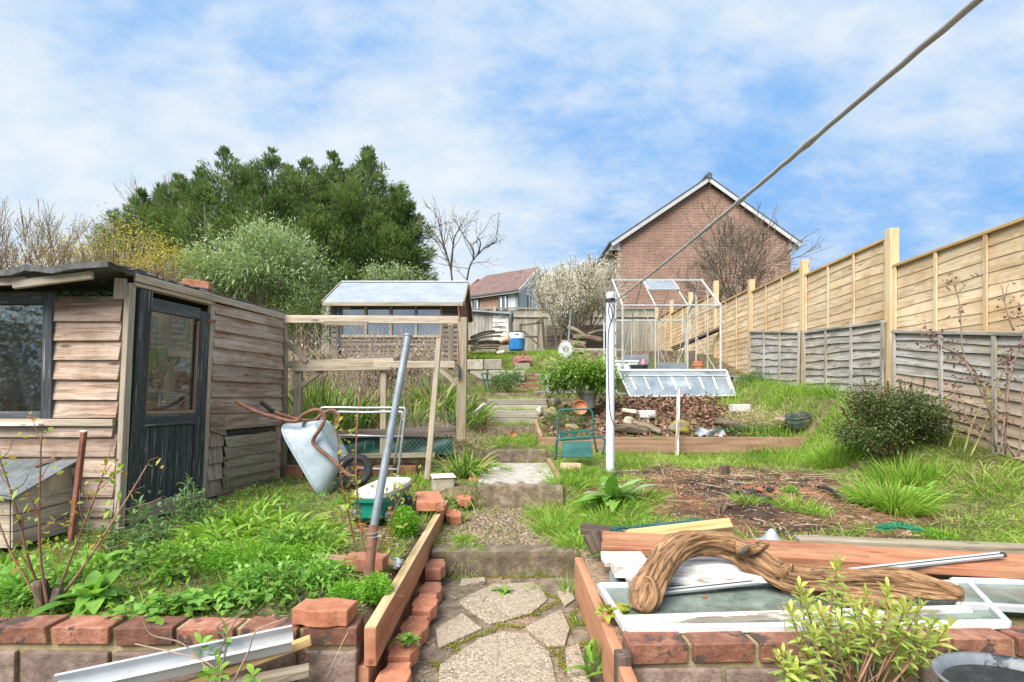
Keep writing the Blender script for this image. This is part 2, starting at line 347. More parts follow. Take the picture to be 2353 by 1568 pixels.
wood('darkwood', [(.03, .022, .016), (.085, .06, .045), (.18, .14, .11)], tone=.2, bst=.8)
wood('bark', [(.10, .08, .06), (.21, .17, .13), (.32, .27, .21)], tone=.25, across=18)
wood('twig', [(.20, .14, .10), (.30, .22, .165), (.40, .31, .24)], tone=.3, knots=False)
wood('greencane', [(.16, .15, .06), (.26, .25, .10), (.36, .33, .15)], tone=.3, knots=False)
wood('cane', [(.16, .075, .05), (.26, .13, .085), (.38, .22, .15)], tone=.3, knots=False)
def blackpaint():
    m = wood('blackpaint', [(.035, .039, .044), (.065, .072, .08), (.12, .128, .138)], tone=.2, knots=False, rough=.5)
    n, l, add, lk = NT(m.node_tree); b = [x for x in n if x.type == 'BSDF_PRINCIPLED'][0]; src = b.inputs[0].links[0].from_node
    c = coord(add, l, 'gc', (2.4, 70, 70)); g = noise(add, lk, c, 1, 6, .7); rp = ramp(add, [(.58, 0), (.65, .8)]); l.new(g.outputs[0], rp.inputs[0])
    x = mixc(add, lk, src, (.46, .43, .39), rp); lk(x, b)
blackpaint()
def flaky():
    m = wood('flakywhite', [(.22, .17, .13), (.36, .30, .25), (.46, .40, .34)], tone=.1, knots=False)
    n, l, add, lk = NT(m.node_tree); b = [x for x in n if x.type == 'BSDF_PRINCIPLED'][0]; src = b.inputs[0].links[0].from_node
    c = coord(add, l, 'gc', (3, 16, 16)); g = noise(add, lk, c, 1, 7, .7); rp = ramp(add, [(.44, 0), (.49, 1)]); l.new(g.outputs[0], rp.inputs[0])
    x = mixc(add, lk, src, (.74, .73, .69), rp); lk(x, b)
flaky()
plain('felt', [(.05, .053, .055), (.11, .115, .115), (.17, .17, .165)], 14, .9, spots=((.20, .20, .12), .62, 7), bst=.6)
plain('greyfelt', [(.25, .29, .325), (.32, .36, .395), (.38, .42, .455)], 3, .7, bst=.2)
plain('galv', [(.13, .16, .18), (.21, .245, .27), (.29, .325, .35)], 9, .5, .2, bst=.1, spots=((.34, .33, .30), .66, 11))
plain('tray', [(.34, .41, .45), (.46, .53, .57), (.56, .62, .65)], 4, .45, .15, bst=.4, spots=[((.30, .35, .37), .58, 9), ((.36, .25, .15), .66, 5)], tone=0)
plain('rust', [(.13, .055, .035), (.24, .11, .07), (.33, .18, .12)], 16, .8, .1, bst=.4)
plain('rustpaint', [(.16, .06, .04), (.28, .09, .055), (.36, .17, .12)], 12, .7, 0, bst=.3)
plain('alu', [(.38, .39, .40), (.48, .49, .50), (.58, .58, .58)], 5, .35, .5, bst=.05)
plain('aluwhite', [(.40, .41, .39), (.50, .51, .50), (.58, .59, .58)], 6, .45, .1, bst=.06, spots=((.50, .52, .40), .66, 9))
plain('upvc', [(.46, .475, .48), (.55, .565, .57), (.60, .61, .62)], 5, .4, 0, bst=.05, spots=[((.33, .33, .27), .62, 12), ((.30, .27, .2), .68, 4)])
plain('postwhite', [(.56, .59, .65), (.62, .65, .71), (.66, .69, .74)], 4, .5, 0, bst=.06, spots=((.52, .53, .50), .69, 14))
plain('rubber', [(.018, .019, .02), (.032, .033, .035), (.055, .055, .055)], 9, .75, 0, bst=.2)
plain('darkplastic', [(.035, .04, .043), (.06, .066, .07), (.10, .105, .11)], 5, .5, 0, bst=.06)
plain('tubplastic', [(.10, .11, .125), (.17, .185, .20), (.27, .28, .30)], 7, .45, 0, bst=.1, spots=((.03, .035, .04), .56, 9))
plain('greypot', [(.10, .10, .095), (.16, .16, .15), (.21, .21, .20)], 6, .6)
plain('teal', [(.0, .155, .11), (.005, .21, .15), (.02, .27, .20)], 5, .42, 0, bst=.04, tone=0)
plain('cream', [(.52, .50, .44), (.62, .60, .55), (.70, .68, .63)], 8, .55, 0, bst=.08, spots=((.36, .34, .28), .66, 13))
plain('greenpaint', [(.005, .075, .06), (.01, .115, .095), (.03, .15, .125)], 7, .65, 0, bst=.1, spots=((.16, .12, .08), .70, 15))
plain('greensheet', [(.008, .055, .04), (.015, .085, .065), (.04, .14, .11)], 5, .45, 0, bst=.3)
plain('greennet', [(.02, .16, .07), (.03, .24, .11), (.06, .32, .16)], 9, .6)
plain('darknet', [(.02, .085, .08), (.035, .125, .12), (.07, .18, .17)], 9, .6)
plain('wire', [(.22, .21, .19), (.34, .32, .29), (.44, .42, .38)], 20, .5, .5)
plain('greenwire', [(.04, .12, .08), (.07, .18, .12), (.12, .22, .16)], 20, .6)
plain('rope', [(.32, .325, .34), (.37, .375, .39), (.42, .425, .44)], 8, .4, bst=.05, tone=0)
plain('cable', [(.01, .01, .015), (.02, .022, .03), (.04, .04, .05)], 9, .5)
plain('blue', [(.01, .12, .36), (.02, .17, .45), (.06, .24, .52)], 6, .4, 0, bst=.05)
plain('white', [(.66, .67, .67), (.76, .77, .77), (.82, .82, .82)], 6, .5, 0, bst=.05)
plain('greybag', [(.26, .28, .31), (.37, .39, .43), (.48, .50, .54)], 5, .5, 0, bst=.3)
plain('pink', [(.55, .12, .18), (.70, .22, .30), (.75, .35, .42)], 5, .5)
plain('terra', [(.42, .14, .06), (.56, .21, .10), (.62, .30, .18)], 9, .8, bst=.15)
plain('terrapale', [(.48, .28, .19), (.60, .38, .27), (.66, .47, .36)], 9, .8, bst=.2)
plain('glaze', [(.03, .06, .05), (.07, .11, .09), (.34, .19, .10)], 8, .3, bst=.1)
plain('brick', [(.20, .075, .045), (.33, .13, .075), (.42, .21, .13)], 13, .88, bst=.5, tone=.3, spots=[((.15, .10, .08), .61, 8), ((.55, .42, .32), .70, 40)])
plain('oldbrick', [(.14, .058, .04), (.28, .115, .07), (.42, .225, .145)], 12, .9, bst=.8, tone=.4, spots=[((.075, .05, .04), .55, 7), ((.24, .20, .075), .66, 14), ((.42, .34, .27), .69, 50)])
plain('orangebrick', [(.34, .115, .058), (.46, .175, .092), (.54, .26, .16)], 16, .88, bst=.5, tone=.16, spots=[((.28, .22, .10), .67, 9), ((.72, .52, .40), .70, 50)])
plain('block', [(.13, .088, .068), (.24, .165, .13), (.35, .265, .22)], 16, .95, bst=.8, tone=.2, spots=[((.10, .085, .08), .6, 10), ((.45, .38, .33), .68, 60)])
plain('mortar', [(.26, .20, .10), (.38, .30, .155), (.46, .39, .235)], 20, .95, bst=.6, spots=((.24, .22, .07), .62, 11))
plain('cblock', [(.22, .20, .15), (.34, .31, .24), (.44, .41, .33)], 14, .95, bst=.7, spots=((.2, .2, .1), .6, 7))
plain('stone', [(.28, .24, .17), (.42, .37, .28), (.54, .49, .38)], 7, .9, bst=.6, spots=((.26, .27, .09), .58, 6))
plain('limestone', [(.46, .40, .30), (.62, .57, .46), (.72, .68, .58)], 7, .9, bst=.5)
plain('mossrock', [(.12, .10, .07), (.22, .19, .13), (.34, .30, .22)], 8, .95, bst=.7, spots=((.30, .26, .03), .46, 5))
plain('slate', [(.07, .08, .085), (.14, .155, .16), (.22, .235, .24)], 9, .7, bst=.3)
plain('char', [(.008, .008, .008), (.02, .02, .02), (.06, .06, .065)], 15, .6, bst=.7)
plain('render', [(.38, .42, .44), (.44, .48, .50), (.50, .54, .55)], 2, .9, bst=.1)
plain('fascia', [(.46, .46, .46), (.52, .52, .52), (.56, .56, .56)], 3, .5, bst=.03)
plain('gutter', [(.05, .055, .06), (.08, .085, .09), (.11, .115, .12)], 3, .5)
plain('conc', [(.26, .235, .19), (.40, .37, .315), (.52, .485, .425)], 11, .92, bst=.6, tone=.1, spots=[((.22, .21, .06), .62, 4.5), ((.20, .18, .14), .66, 14)])
plain('mossconc', [(.08, .06, .04), (.20, .15, .10), (.36, .29, .21)], 10, .95, bst=1.0, spots=[((.13, .15, .03), .58, 6), ((.44, .36, .26), .67, 9)])
plain('tray_rust', [(.16, .06, .045), (.27, .105, .08), (.36, .19, .15)], 8, .8, bst=.3)
plain('dark', [(.02, .017, .014), (.04, .034, .028), (.07, .06, .05)], 6, .95)
glassm('glass', refl=.07, dirt=.10); glassm('brightglass', (.5, .56, .6), .28, .16, (.45, .5, .52)); glassm('shedglass', (.86, .9, .88), .07, .05, (.36, .37, .34)); glassm('frostglass', (.72, .77, .8), .08, .42, (.42, .47, .51), 2.2, .15)
glassm('mossglass', (.62, .72, .66), .13, .42, (.33, .39, .34), 5, .12); glassm('winglass', (.3, .36, .4), .3, .04)
def pebbles():
    m, n, l, add, lk, out, b = newmat('pebble'); c = coord(add, l, 'pos')
    vo = add('ShaderNodeTexVoronoi'); lk(c, vo); vo.inputs['Scale'].default_value = 95
    r1 = ramp(add, [(0, (.22, .17, .12)), (.3, (.37, .285, .20)), (.6, (.49, .39, .285)), (.85, (.60, .48, .36)), (1, (.28, .235, .19))]); sc = add('ShaderNodeSeparateColor'); l.new(vo.outputs['Color'], sc.inputs[0]); l.new(sc.outputs[0], r1.inputs[0])
    dr = ramp(add, [(.25, 1), (.6, .72)]); l.new(vo.outputs['Distance'], dr.inputs[0]); x = mixc(add, lk, r1, dr, 1, 'MULTIPLY')
    g = noise(add, lk, c, 5, 6, .7); gr = ramp(add, [(.4, 0), (.65, .75)]); l.new(g.outputs[0], gr.inputs[0]); x = mixc(add, lk, x, (.37, .295, .215), gr)
    g2 = noise(add, lk, c, 3.3, 8, .75); gr2 = ramp(add, [(.60, 0), (.66, .8)]); l.new(g2.outputs[0], gr2.inputs[0]); x = mixc(add, lk, x, (.20, .18, .13), gr2)
    lk(x, b); b.inputs['Roughness'].default_value = .9; inv = add('ShaderNodeMath', operation='SUBTRACT', _0=1.0); l.new(vo.outputs['Distance'], inv.inputs[1]); bump(add, lk, l, b, inv, .5, .006)
pebbles()
def housebrick():
    m, n, l, add, lk, out, b = newmat('housebrick'); c = coord(add, l, 'gc'); br = add('ShaderNodeTexBrick'); lk(c, br)
    br.inputs['Scale'].default_value = 1; br.inputs['Brick Width'].default_value = .23; br.inputs['Row Height'].default_value = .078; br.inputs['Mortar Size'].default_value = .008
    br.inputs['Color1'].default_value = (.18, .082, .056, 1); br.inputs['Color2'].default_value = (.29, .142, .098, 1); br.inputs['Mortar'].default_value = (.46, .38, .31, 1); br.inputs['Bias'].default_value = -.1
    g = noise(add, lk, c, .7, 5, .6); r = ramp(add, [(.3, .75), (.7, 1.2)]); l.new(g.outputs[0], r.inputs[0]); x = mixc(add, lk, br, r, 1, 'MULTIPLY'); lk(x, b); b.inputs['Roughness'].default_value = .9
housebrick()
def rooftile():
    m, n, l, add, lk, out, b = newmat('rooftile'); c = coord(add, l, 'gc'); br = add('ShaderNodeTexBrick'); lk(c, br)
    br.inputs['Scale'].default_value = 1; br.inputs['Brick Width'].default_value = .3; br.inputs['Row Height'].default_value = .28; br.inputs['Mortar Size'].default_value = .02
    br.inputs['Color1'].default_value = (.14, .085, .075, 1); br.inputs['Color2'].default_value = (.20, .125, .11, 1); br.inputs['Mortar'].default_value = (.13, .07, .06, 1)
    g = noise(add, lk, c, 1.5, 6, .7); r = ramp(add, [(.3, .8), (.7, 1.25)]); l.new(g.outputs[0], r.inputs[0]); x = mixc(add, lk, br, r, 1, 'MULTIPLY'); lk(x, b); b.inputs['Roughness'].default_value = .85
rooftile()
# leaves: dark to light
leafm('grass', [(.07, .14, .016), (.16, .29, .03), (.25, .40, .05), (.34, .48, .085), (.47, .51, .17), (.60, .53, .30)], .42)
leafm('lushgrass', [(.09, .20, .02), (.19, .36, .036), (.29, .46, .06), (.42, .54, .12)], .42)
leafm('weeds', [(.05, .13, .02), (.11, .24, .035), (.19, .36, .05), (.30, .46, .07)], .35)
leafm('straw', [(.30, .22, .11), (.44, .34, .19), (.56, .46, .29), (.64, .55, .38)], .2)
leafm('strap', [(.05, .13, .015), (.11, .23, .028), (.19, .33, .045), (.34, .40, .10), (.52, .44, .23)], .3)
leafm('bigleaf', [(.11, .27, .04), (.20, .40, .065), (.30, .50, .11)], .35)
leafm('dock', [(.08, .20, .03), (.15, .32, .045), (.24, .42, .08), (.38, .46, .30)], .3, .4)
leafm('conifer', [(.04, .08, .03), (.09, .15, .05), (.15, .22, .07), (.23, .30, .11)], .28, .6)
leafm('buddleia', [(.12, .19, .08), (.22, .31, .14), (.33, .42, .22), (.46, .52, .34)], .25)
leafm('yellowleaf', [(.20, .18, .06), (.36, .31, .08), (.50, .43, .07), (.62, .52, .09)], .3)
leafm('laurel', [(.055, .13, .018), (.12, .24, .03), (.21, .36, .05), (.33, .46, .09)], .25, .4)
leafm('boxleaf', [(.035, .06, .02), (.075, .115, .035), (.12, .165, .055), (.19, .14, .085)], .12, .45)
leafm('euph', [(.12, .24, .04), (.25, .38, .08), (.42, .50, .12), (.62, .58, .17)], .35)
leafm('fern', [(.07, .22, .015), (.14, .34, .025), (.23, .45, .04)], .35)
leafm('bluegreen', [(.06, .13, .04), (.11, .20, .07), (.17, .27, .10)], .3)
leafm('blossom', [(.70, .66, .62), (.82, .79, .76), (.90, .88, .86)], .3, .6)
leafm('budleaf', [(.16, .10, .06), (.28, .20, .08), (.36, .32, .08), (.42, .40, .10)], .2)
leafm('roseleaf', [(.13, .05, .055), (.22, .10, .09), (.24, .2, .08)], .25)
leafm('youngleaf', [(.34, .10, .03), (.42, .36, .05), (.36, .44, .08), (.24, .40, .06)], .35)
leafm('litter', [(.10, .045, .03), (.19, .095, .065), (.29, .16, .11), (.36, .24, .17)], .1, .7)
leafm('moss', [(.12, .12, .008), (.20, .20, .012), (.28, .28, .03)], .1, .9)
leafm('debris', [(.05, .035, .025), (.16, .11, .08), (.34, .26, .18), (.50, .42, .32)], .05, .8)
def soilm():
    m, n, l, add, lk, out, b = newmat('soil'); c = coord(add, l, 'pos'); at = add('ShaderNodeAttribute', attribute_name='zone'); sp = add('ShaderNodeSeparateXYZ'); l.new(at.outputs['Vector'], sp.inputs[0])
    g = noise(add, lk, c, 9, 9, .72); g2 = noise(add, lk, c, 2.1, 7, .7); g3 = noise(add, lk, c, 45, 5, .7)
    dirt = ramp(add, [(.28, (.045, .03, .02)), (.48, (.13, .088, .058)), (.62, (.23, .165, .11)), (.75, (.36, .28, .20))]); l.new(g.outputs[0], dirt.inputs[0])
    grn = ramp(add, [(.3, (.06, .085, .015)), (.5, (.12, .17, .03)), (.72, (.25, .24, .09))]); l.new(g.outputs[0], grn.inputs[0])
    burn = ramp(add, [(.25, (.018, .014, .012)), (.42, (.075, .045, .03)), (.54, (.20, .105, .06)), (.64, (.36, .155, .075)), (.78, (.30, .22, .16))]); l.new(g2.outputs[0], burn.inputs[0])
    bg = ramp(add, [(.3, .4), (.7, 1.5)]); l.new(g.outputs[0], bg.inputs[0]); burn = mixc(add, lk, burn, bg, 1, 'MULTIPLY')
    rp = ramp(add, [(.42, 0), (.58, 1)]); l.new(g2.outputs[0], rp.inputs[0]); mm = add('ShaderNodeMath', operation='MULTIPLY'); lk(rp, mm); l.new(sp.outputs[1], mm.inputs[1])
    x = mixc(add, lk, dirt, grn, mm); x2 = mixc(add, lk, x, burn); l.new(sp.outputs[0], x2.inputs[0])
    st = ramp(add, [(.66, 0), (.70, .8)]); l.new(g3.outputs[0], st.inputs[0]); x3 = mixc(add, lk, x2, (.42, .34, .25), st)
    pb = ramp(add, [(.35, (.16, .105, .07)), (.5, (.34, .24, .165)), (.68, (.52, .40, .29))]); l.new(g3.outputs[0], pb.inputs[0]); x4 = mixc(add, lk, x3, pb); l.new(sp.outputs[2], x4.inputs[0])
    lk(x4, b); b.inputs['Roughness'].default_value = .95; b.inputs['Specular IOR Level'].default_value = .2; bump(add, lk, l, b, g, 1.0, .03)
soilm()
M = MATS
# ---------------------------------------------------------------- ground
def burnmask(x, y): return 1-sm(((x-2.08)/1.2)**2+((y-4.35)/1.35)**2+.3*hnoise(x, y, 3)+.12*hnoise(x+1, y, 8), .7, 1.15)
def pathmask(x, y): return sm(x, -.62, -.5)*(1-sm(x, .42, .6))*(y < 8)
def ground():
    xs = np.concatenate([np.linspace(-220, -12, 14), np.linspace(-11, -5, 20), np.arange(-4.9, 5.3, .045), np.linspace(5.4, 12, 22), np.linspace(14, 220, 14)])
    xs = np.sort(np.concatenate([xs, [-.58, -.57, -.56, .376, .399, .401, .361, .419]]))
    ys = np.concatenate([np.linspace(-60, 1, 10), np.arange(1.3, 12.6, .045), np.linspace(12.8, 20, 28), np.linspace(22, 70, 18), np.linspace(90, 420, 8)])
    ys = np.sort(np.concatenate([ys, [1.931, 1.969, 1.821, 1.859, 3.231, 3.259, 4.501, 4.529, 6.081, 6.109, 7.421, 7.449, 7.931, 7.959, 8.241, 8.269, 6.521, 6.559, 5.601, 5.719]]))
    X, Y = np.meshgrid(xs, ys, indexing='ij'); Z = gz(X, Y)
    ny = len(ys); Vv = np.stack([X, Y, Z], -1).reshape(-1, 3)
    i = (np.arange(len(xs)-1)[:, None]*ny+np.arange(ny-1)[None]).reshape(-1); F = np.stack([i, i+ny, i+ny+1, i+1], 1)
    o = npmesh('ground', Vv, F, np.zeros(len(Vv)), M['soil'], smooth=True, local=True); tag(o, kind='structure')
    x, y = Vv[:, 0], Vv[:, 1]; me = o.data; a = me.attributes.new('zone', 'FLOAT_VECTOR', 'POINT')
    zn = np.stack([burnmask(x, y), np.where((x > .45) | (y > 8), .75, .35), pathmask(x, y)*.9*(y < 4.5)], 1); a.data.foreach_set('vector', zn.astype('f').ravel())
ground()
# ---------------------------------------------------------------- paving of the path: irregular slabs set in mossy mortar
def paving():
    t = MB()
    t.sheet(lambda u, v: V((-.50+.89*u, .6+2.62*v, E-1.137+.004*math.sin(9*u+7*v))), 20, 40)
    o = t.build('path', M['mossconc'], smooth=True); tag(o, kind='structure')
    def slab(px, py, h=1.14): Y = h*S/(py-910); return V(((px-S)*Y/S, Y))
    polys = [[(1050, 1385), (1130, 1345), (1235, 1342), (1262, 1382), (1225, 1415), (1125, 1442), (1062, 1400)],
             [(1100, 1472), (1160, 1455), (1215, 1462), (1265, 1505), (1290, 1600), (1120, 1700), (1000, 1640), (1005, 1535)],
             [(1205, 1448), (1290, 1405), (1310, 1450), (1300, 1490), (1260, 1494)], [(1000, 1455), (1062, 1415), (1110, 1452), (1060, 1475), (1005, 1500)],
             [(1278, 1368), (1310, 1350), (1322, 1385), (1298, 1402)], [(1052, 1356), (1062, 1338), (1115, 1334), (1116, 1344)], [(1298, 1500), (1330, 1490), (1370, 1620), (1310, 1660)]]
    for k, poly in enumerate(polys):
        c = sum((slab(*p) for p in poly), V((0, 0)))/len(poly); pts = []
        for i in range(len(poly)):
            a = slab(*poly[i]); b = slab(*poly[(i+1) % len(poly)])
            for q in range(5):
                p = a.lerp(b, q/5); p = c+(p-c)*(.97+random.uniform(-.015, .01)); pts.append(V((p.x, p.y, E-1.139)))
        s = MB(); s.prism(pts, (0, 0, .013+.002*k % 3)); o = s.build('paving_slab', M['pebble'], bevel=.005, seg=2); tag(o, kind='structure')
paving()
# ---------------------------------------------------------------- steps
def block(name, x0, x1, y0, y1, z0, z1, mat, label, cat, jit=.006, bev=.012, n=9):
    t = MB()
    for i in range(1):
        def top(u, v): return V((x0+(x1-x0)*u, y0+(y1-y0)*v, 0))
    t.sheet(lambda u, v: V((x0+(x1-x0)*u+.006*math.sin(u*31+v*5), (y0-.01*math.sin(u*17+1)*math.sin(u*5) if v < .78 else y0+(y1-y0)*(v-.78)/.22), (z0+(z1-z0)*v/.78 if v < .78 else z1+.004*math.sin(u*23+v*9)))), 40, 9)
    o = t.build(name, M[mat], smooth=False, solid=.02); tag(o, label, cat); return o
block('garden_step', -.50, .42, 3.22, 3.36, E-1.16, E-.985, 'mossconc', 'lowest mossy concrete step, overhung by a pale grass tuft', 'step')
block('garden_step', -.30, .44, 4.49, 4.70, E-1.0, E-.797, 'mossconc', 'thick concrete step in front of the pale cracked slab', 'step')
t = MB(); t.box((.05, 5.3, E-.80), (.74, 1.4, .03)); o = t.build('paving_slab', M['conc'], bevel=.01); tag(o, kind='structure')
block('garden_step', -.33, .40, 6.07, 6.25, E-.82, E-.655, 'mossconc', 'mossy concrete step beside the brown sleeper corner, above the pale slab', 'step')
block('garden_step', -.36, .45, 7.41, 7.6, E-.60, E-.455, 'mossconc', 'low concrete step among grass below the timber steps', 'step')
for (y0, z0, z1, lb) in ((7.92, -.45, -.225, 'lower grey timber step with grooved decking face'), (8.23, -.24, -.048, 'upper grey timber step below the mossy concrete lip')):
    th = thing('timber_step', lb, 'step', (0, y0, E+z0))
    for k, zz in enumerate(np.linspace(z0, z1, 3)[:-1]):
        t = MB(); h = (z1-z0)/2; t.box((.08, y0+.010*k-.022, E+zz+h/2), (.98-.03*k, .05, h-.006)); t.build('board', M['decking'], th, bevel=.004)
    t = MB(); t.box((.08, y0+.18, E+z1-.012), (.98, .22, .024)); t.build('tread', M['decking'], th, bevel=.004)
block('garden_step', -.45, .60, 8.61, 8.78, E-.1, E+.04, 'mossconc', 'dark mossy concrete lip crossing the path above the grey timber steps', 'step')
th = thing('brick_steps', 'small flight of dark brick steps climbing behind the laurel bush', 'steps', (.1, 9.6, E))
for k in range(4):
    t = MB()
    for i in range(4): t.box((-.17+.2*i+.012*(k % 2), 9.6+.22*k, E+.03+.105*k+.05), (.19, .22, .085))
    t.build('step', M['oldbrick'], th, bevel=.006, jit=.004)
# ---------------------------------------------------------------- low retaining walls at the front
def brickwall(name, label, x0, x1, yf, ztop, skew, step_end):
    th = thing(name, label, 'wall', ((x0+x1)/2, yf, E-1.3))
    ux = V((1, skew, 0)); L = x1-x0
    mo = MB(); a = V((x0+.006, yf+.012, 0)); b = V((x1-.006, yf+.012+skew*L, 0))
    d = V((-skew, 1, 0))*.09
    mo.hexa([a+V((0, 0, E-1.45)), b+V((0, 0, E-1.45)), b+d+V((0, 0, E-1.45)), a+d+V((0, 0, E-1.45)), a+V((0, 0, ztop-.012)), b+V((0, 0, ztop-.012)), b+d+V((0, 0, ztop-.012)), a+d+V((0, 0, ztop-.012))])
    mo.build('mortar', M['mortar'], th)
    cap = MB(); x = x0; i = 0
    while x < x1-.05:
        l = min(.215, x1-x)*(1 if i % 4 else .98); q = V((x, yf-.006+skew*(x-x0), ztop-.067)); dz = random.uniform(-.004, .004)
        c = q+ux*(l/2)+V((0, .051, .0335+dz)); cap.box(c, (l-.001, .104, .067), (random.uniform(-.012, .012), random.uniform(-.01, .01), math.atan(skew)+random.uniform(-.012, .012)))
        x += l+.022; i += 1
    cap.build('brick_coping', M['oldbrick'], th, bevel=.003, seg=1, jit=.004)
    bl = MB(); z = ztop-.067-.022
    for r in range(3):
        x = x0 if r % 2 == 0 else x0-.16
        while x < x1:
            l = .33; xa = max(x, x0); xb = min(x+l, x1)
            if xb-xa > .04:
                c = V(((xa+xb)/2, yf+.04+skew*((xa+xb)/2-x0)+random.uniform(-.003, .003), z-.075)); bl.box(c, (xb-xa, .1, .145), (0, 0, math.atan(skew)))
            x += l+.022
        z -= .168
    bl.build('blocks', M['block'], th, bevel=.008, seg=2, jit=.004); return th
brickwall('retaining_wall', 'low brick-capped retaining wall holding the weedy bed below the shed', -2.2, -.585, 1.93, E-.872, 0.0, 0)
brickwall('retaining_wall', 'low brick-capped retaining wall below the log and old window frames', .405, 2.4, 1.80, E-.872, .03, 0)
# sleepers either side of the path
t = MB(); t.bar((-.535, 1.93, E-.948), (-.552, 4.25, E-.945), .046, .146); o = t.build('sleeper_board', M['sleeper'], bevel=.003); tag(o, 'long orange-brown board on edge along the left of the path', 'board')
t = MB(); t.bar((-.535, 1.935, E-.8735), (-.552, 4.245, E-.8705), .043, .003); t.build('weathered_top', M['sleepertop'], o)
t = MB(); t.bar((-.565, 1.94, E-1.10), (-.575, 4.1, E-1.10), .046, .15); o = t.build('sleeper_board', M['sleeper'], bevel=.003); tag(o, 'lower orange board half hidden beneath the long board left of the path', 'board')
t = MB(); t.bar((.385, 1.62, E-1.02), (.372, 2.86, E-1.0), .044, .20); o = t.build('sleeper_board', M['sleeper'], bevel=.003); tag(o, 'orange-brown board along the right of the path beside the window frame', 'board')
t = MB(); t.bar((.36, 1.77, E-1.12), (.413, 1.77, E-1.12), .06, .47, up=(0, 0, 1)); o = t.build('timber_post', M['darkwood'], jit=.006, bevel=.003); tag(o, 'dark rotten timber post end at the left end of the log side brick wall', 'post')
t = MB(); t.bar(P(1288, 1100, 4.8)+V((0, 0, -.06)), P(1256, 1049, 6.3)+V((0, 0, -.06)), .045, .14); o = t.build('sleeper_board', M['planter'], bevel=.003); tag(o, 'short brown board beside the pale slab and the green kneeler', 'board')
# paving bricks along the path
def paver(px, py, Y, rz, label, group=None, mat='orangebrick', tilt=(0, 0), size=(.10, .205, .065), z=None):
    t = MB(); n = 7; a, b, h = size; poly = []
    for sx, lo, hi in ((-1, b/2, -b/2), (1, -b/2, b/2)):
        for i in range(n): y = lo+(hi-lo)*i/(n-1); poly.append(V((sx*(a/2+.010*(1 if i in (2, 3, 4) else -.6)), y+(.008 if i == 3 else 0), 0)))
    t.prism(poly, (0, 0, h)); o = t.build('paving_brick', M[mat], bevel=.0035, seg=1, local=True, jit=.0012)
    p = P(px, py, Y); 
    if z is not None: p.z = z
    o.location = p; o.rotation_euler = (tilt[0], tilt[1], rz); tag(o, label, 'brick', group); return o
for k, (px, y0, nm) in enumerate([(905, 1.86, 'nearest path edging brick, cut by the bottom of the picture'), (927, 2.07, 'path edging brick with a weed at its far end, second nearest'), (953, 2.29, 'path edging brick with two dark chips beside the long board'), (975, 2.51, 'bright orange path edging brick halfway along the row'),
      (988, 2.74, 'pinkish worn path edging brick below the raised end brick'), (1000, 3.0, 'brown worn brick ending the row beside the lowest step')]):
    paver(px, 0, y0+.08, random.uniform(-.06, .06), nm, 'orange paving bricks edging the path', 'orangebrick' if k < 4 else 'brick', (0, random.uniform(-.04, .04)), (.105, .20, .065), E-1.125+.018*(k % 2)+(.03 if k == 5 else 0))
paver(1043, 1205, 4.0, .3, 'single orange brick lying at the left edge of the gravel terrace', tilt=(.05, -.1), z=E-.98)
for k, (py, Y) in enumerate([(1155, 4.3), (1168, 4.12), (1180, 3.96), (1192, 3.8)]):
    paver(984+2*k, py, Y, 1.57+.04*k, ['farthest brick of the row behind the teal cart', 'second farthest brick of the row behind the teal cart', 'third brick of the row beside the teal cart', 'nearest brick of the row beside the teal cart'][k], 'bricks in a row beside the cart', 'orangebrick', z=E-.875+.01*k)
paver(748, 1440, 1.98, 1.5, 'pale orange brick lying loose on top of the left retaining wall', tilt=(0, .03), size=(.12, .215, .062), z=E-.868)
paver(842, 1310, 2.6, 1.45, 'brown brick at the foot of the leaning metal pole', mat='brick', z=E-.875)
paver(1312, 1062, 5.5, 1.4, 'pale pink brick lying in grass before the green kneeler', mat='terrapale', size=(.1, .22, .07), z=g1(.63, 5.45))
paver(1067, 1150, 4.45, .2, 'orange brick under the strappy plant beside the thick step', z=E-.94)
paver(1093, 1108, 4.9, .4, 'terracotta brick end beside the pale slab', z=E-.85, mat='terra')
t = MB(); t.box(P(1018, 1112, 4.6), (.19, .15, .13), (0, 0, .3)); o = t.build('stone_block', M['stone'], bevel=.02, seg=2, jit=.008)
tag(o, 'squat stone block with a pale cream top beside the leaning wooden stake', 'stone block'); t = MB(); t.box(P(1018, 1094, 4.6), (.21, .17, .012), (0.06, 0, .3)); t.build('top', M['limestone'], o, bevel=.004, jit=.004)
# ---------------------------------------------------------------- feather-edge cladding helper
def clap(mb, a0, a1, b0, b1, n, th=.03, tt=.006, rv=None):
    n = V(n)*1.0; a0, a1, b0, b1 = V(a0), V(a1), V(b0), V(b1)
    mb.hexa([a0, a1, a1+n*th, a0+n*th, b0, b1, b1+n*tt, b0+n*tt], rv)
def chainlink(mb, O, U, W, nu, nw, r, jit=0):
    """diamond wire mesh spanning O + u*U + w*W, nu by nw diamonds"""
    U = V(U); W = V(W); O = V(O)
    def pt(a, b): return O+U*a+W*b+V((random.uniform(-jit, jit),)*3)
    for k in range(-nw, nu):
        for s in (0, 1):
            pts = []
            for j in range(nw+1):
                a = (k+j)/nu if s == 0 else (k+nw-j)/nu
                if -1e-6 <= a <= 1+1e-6: pts.append(pt(a, j/nw))
            if len(pts) > 1: mb.tube(pts, r, 3, False)
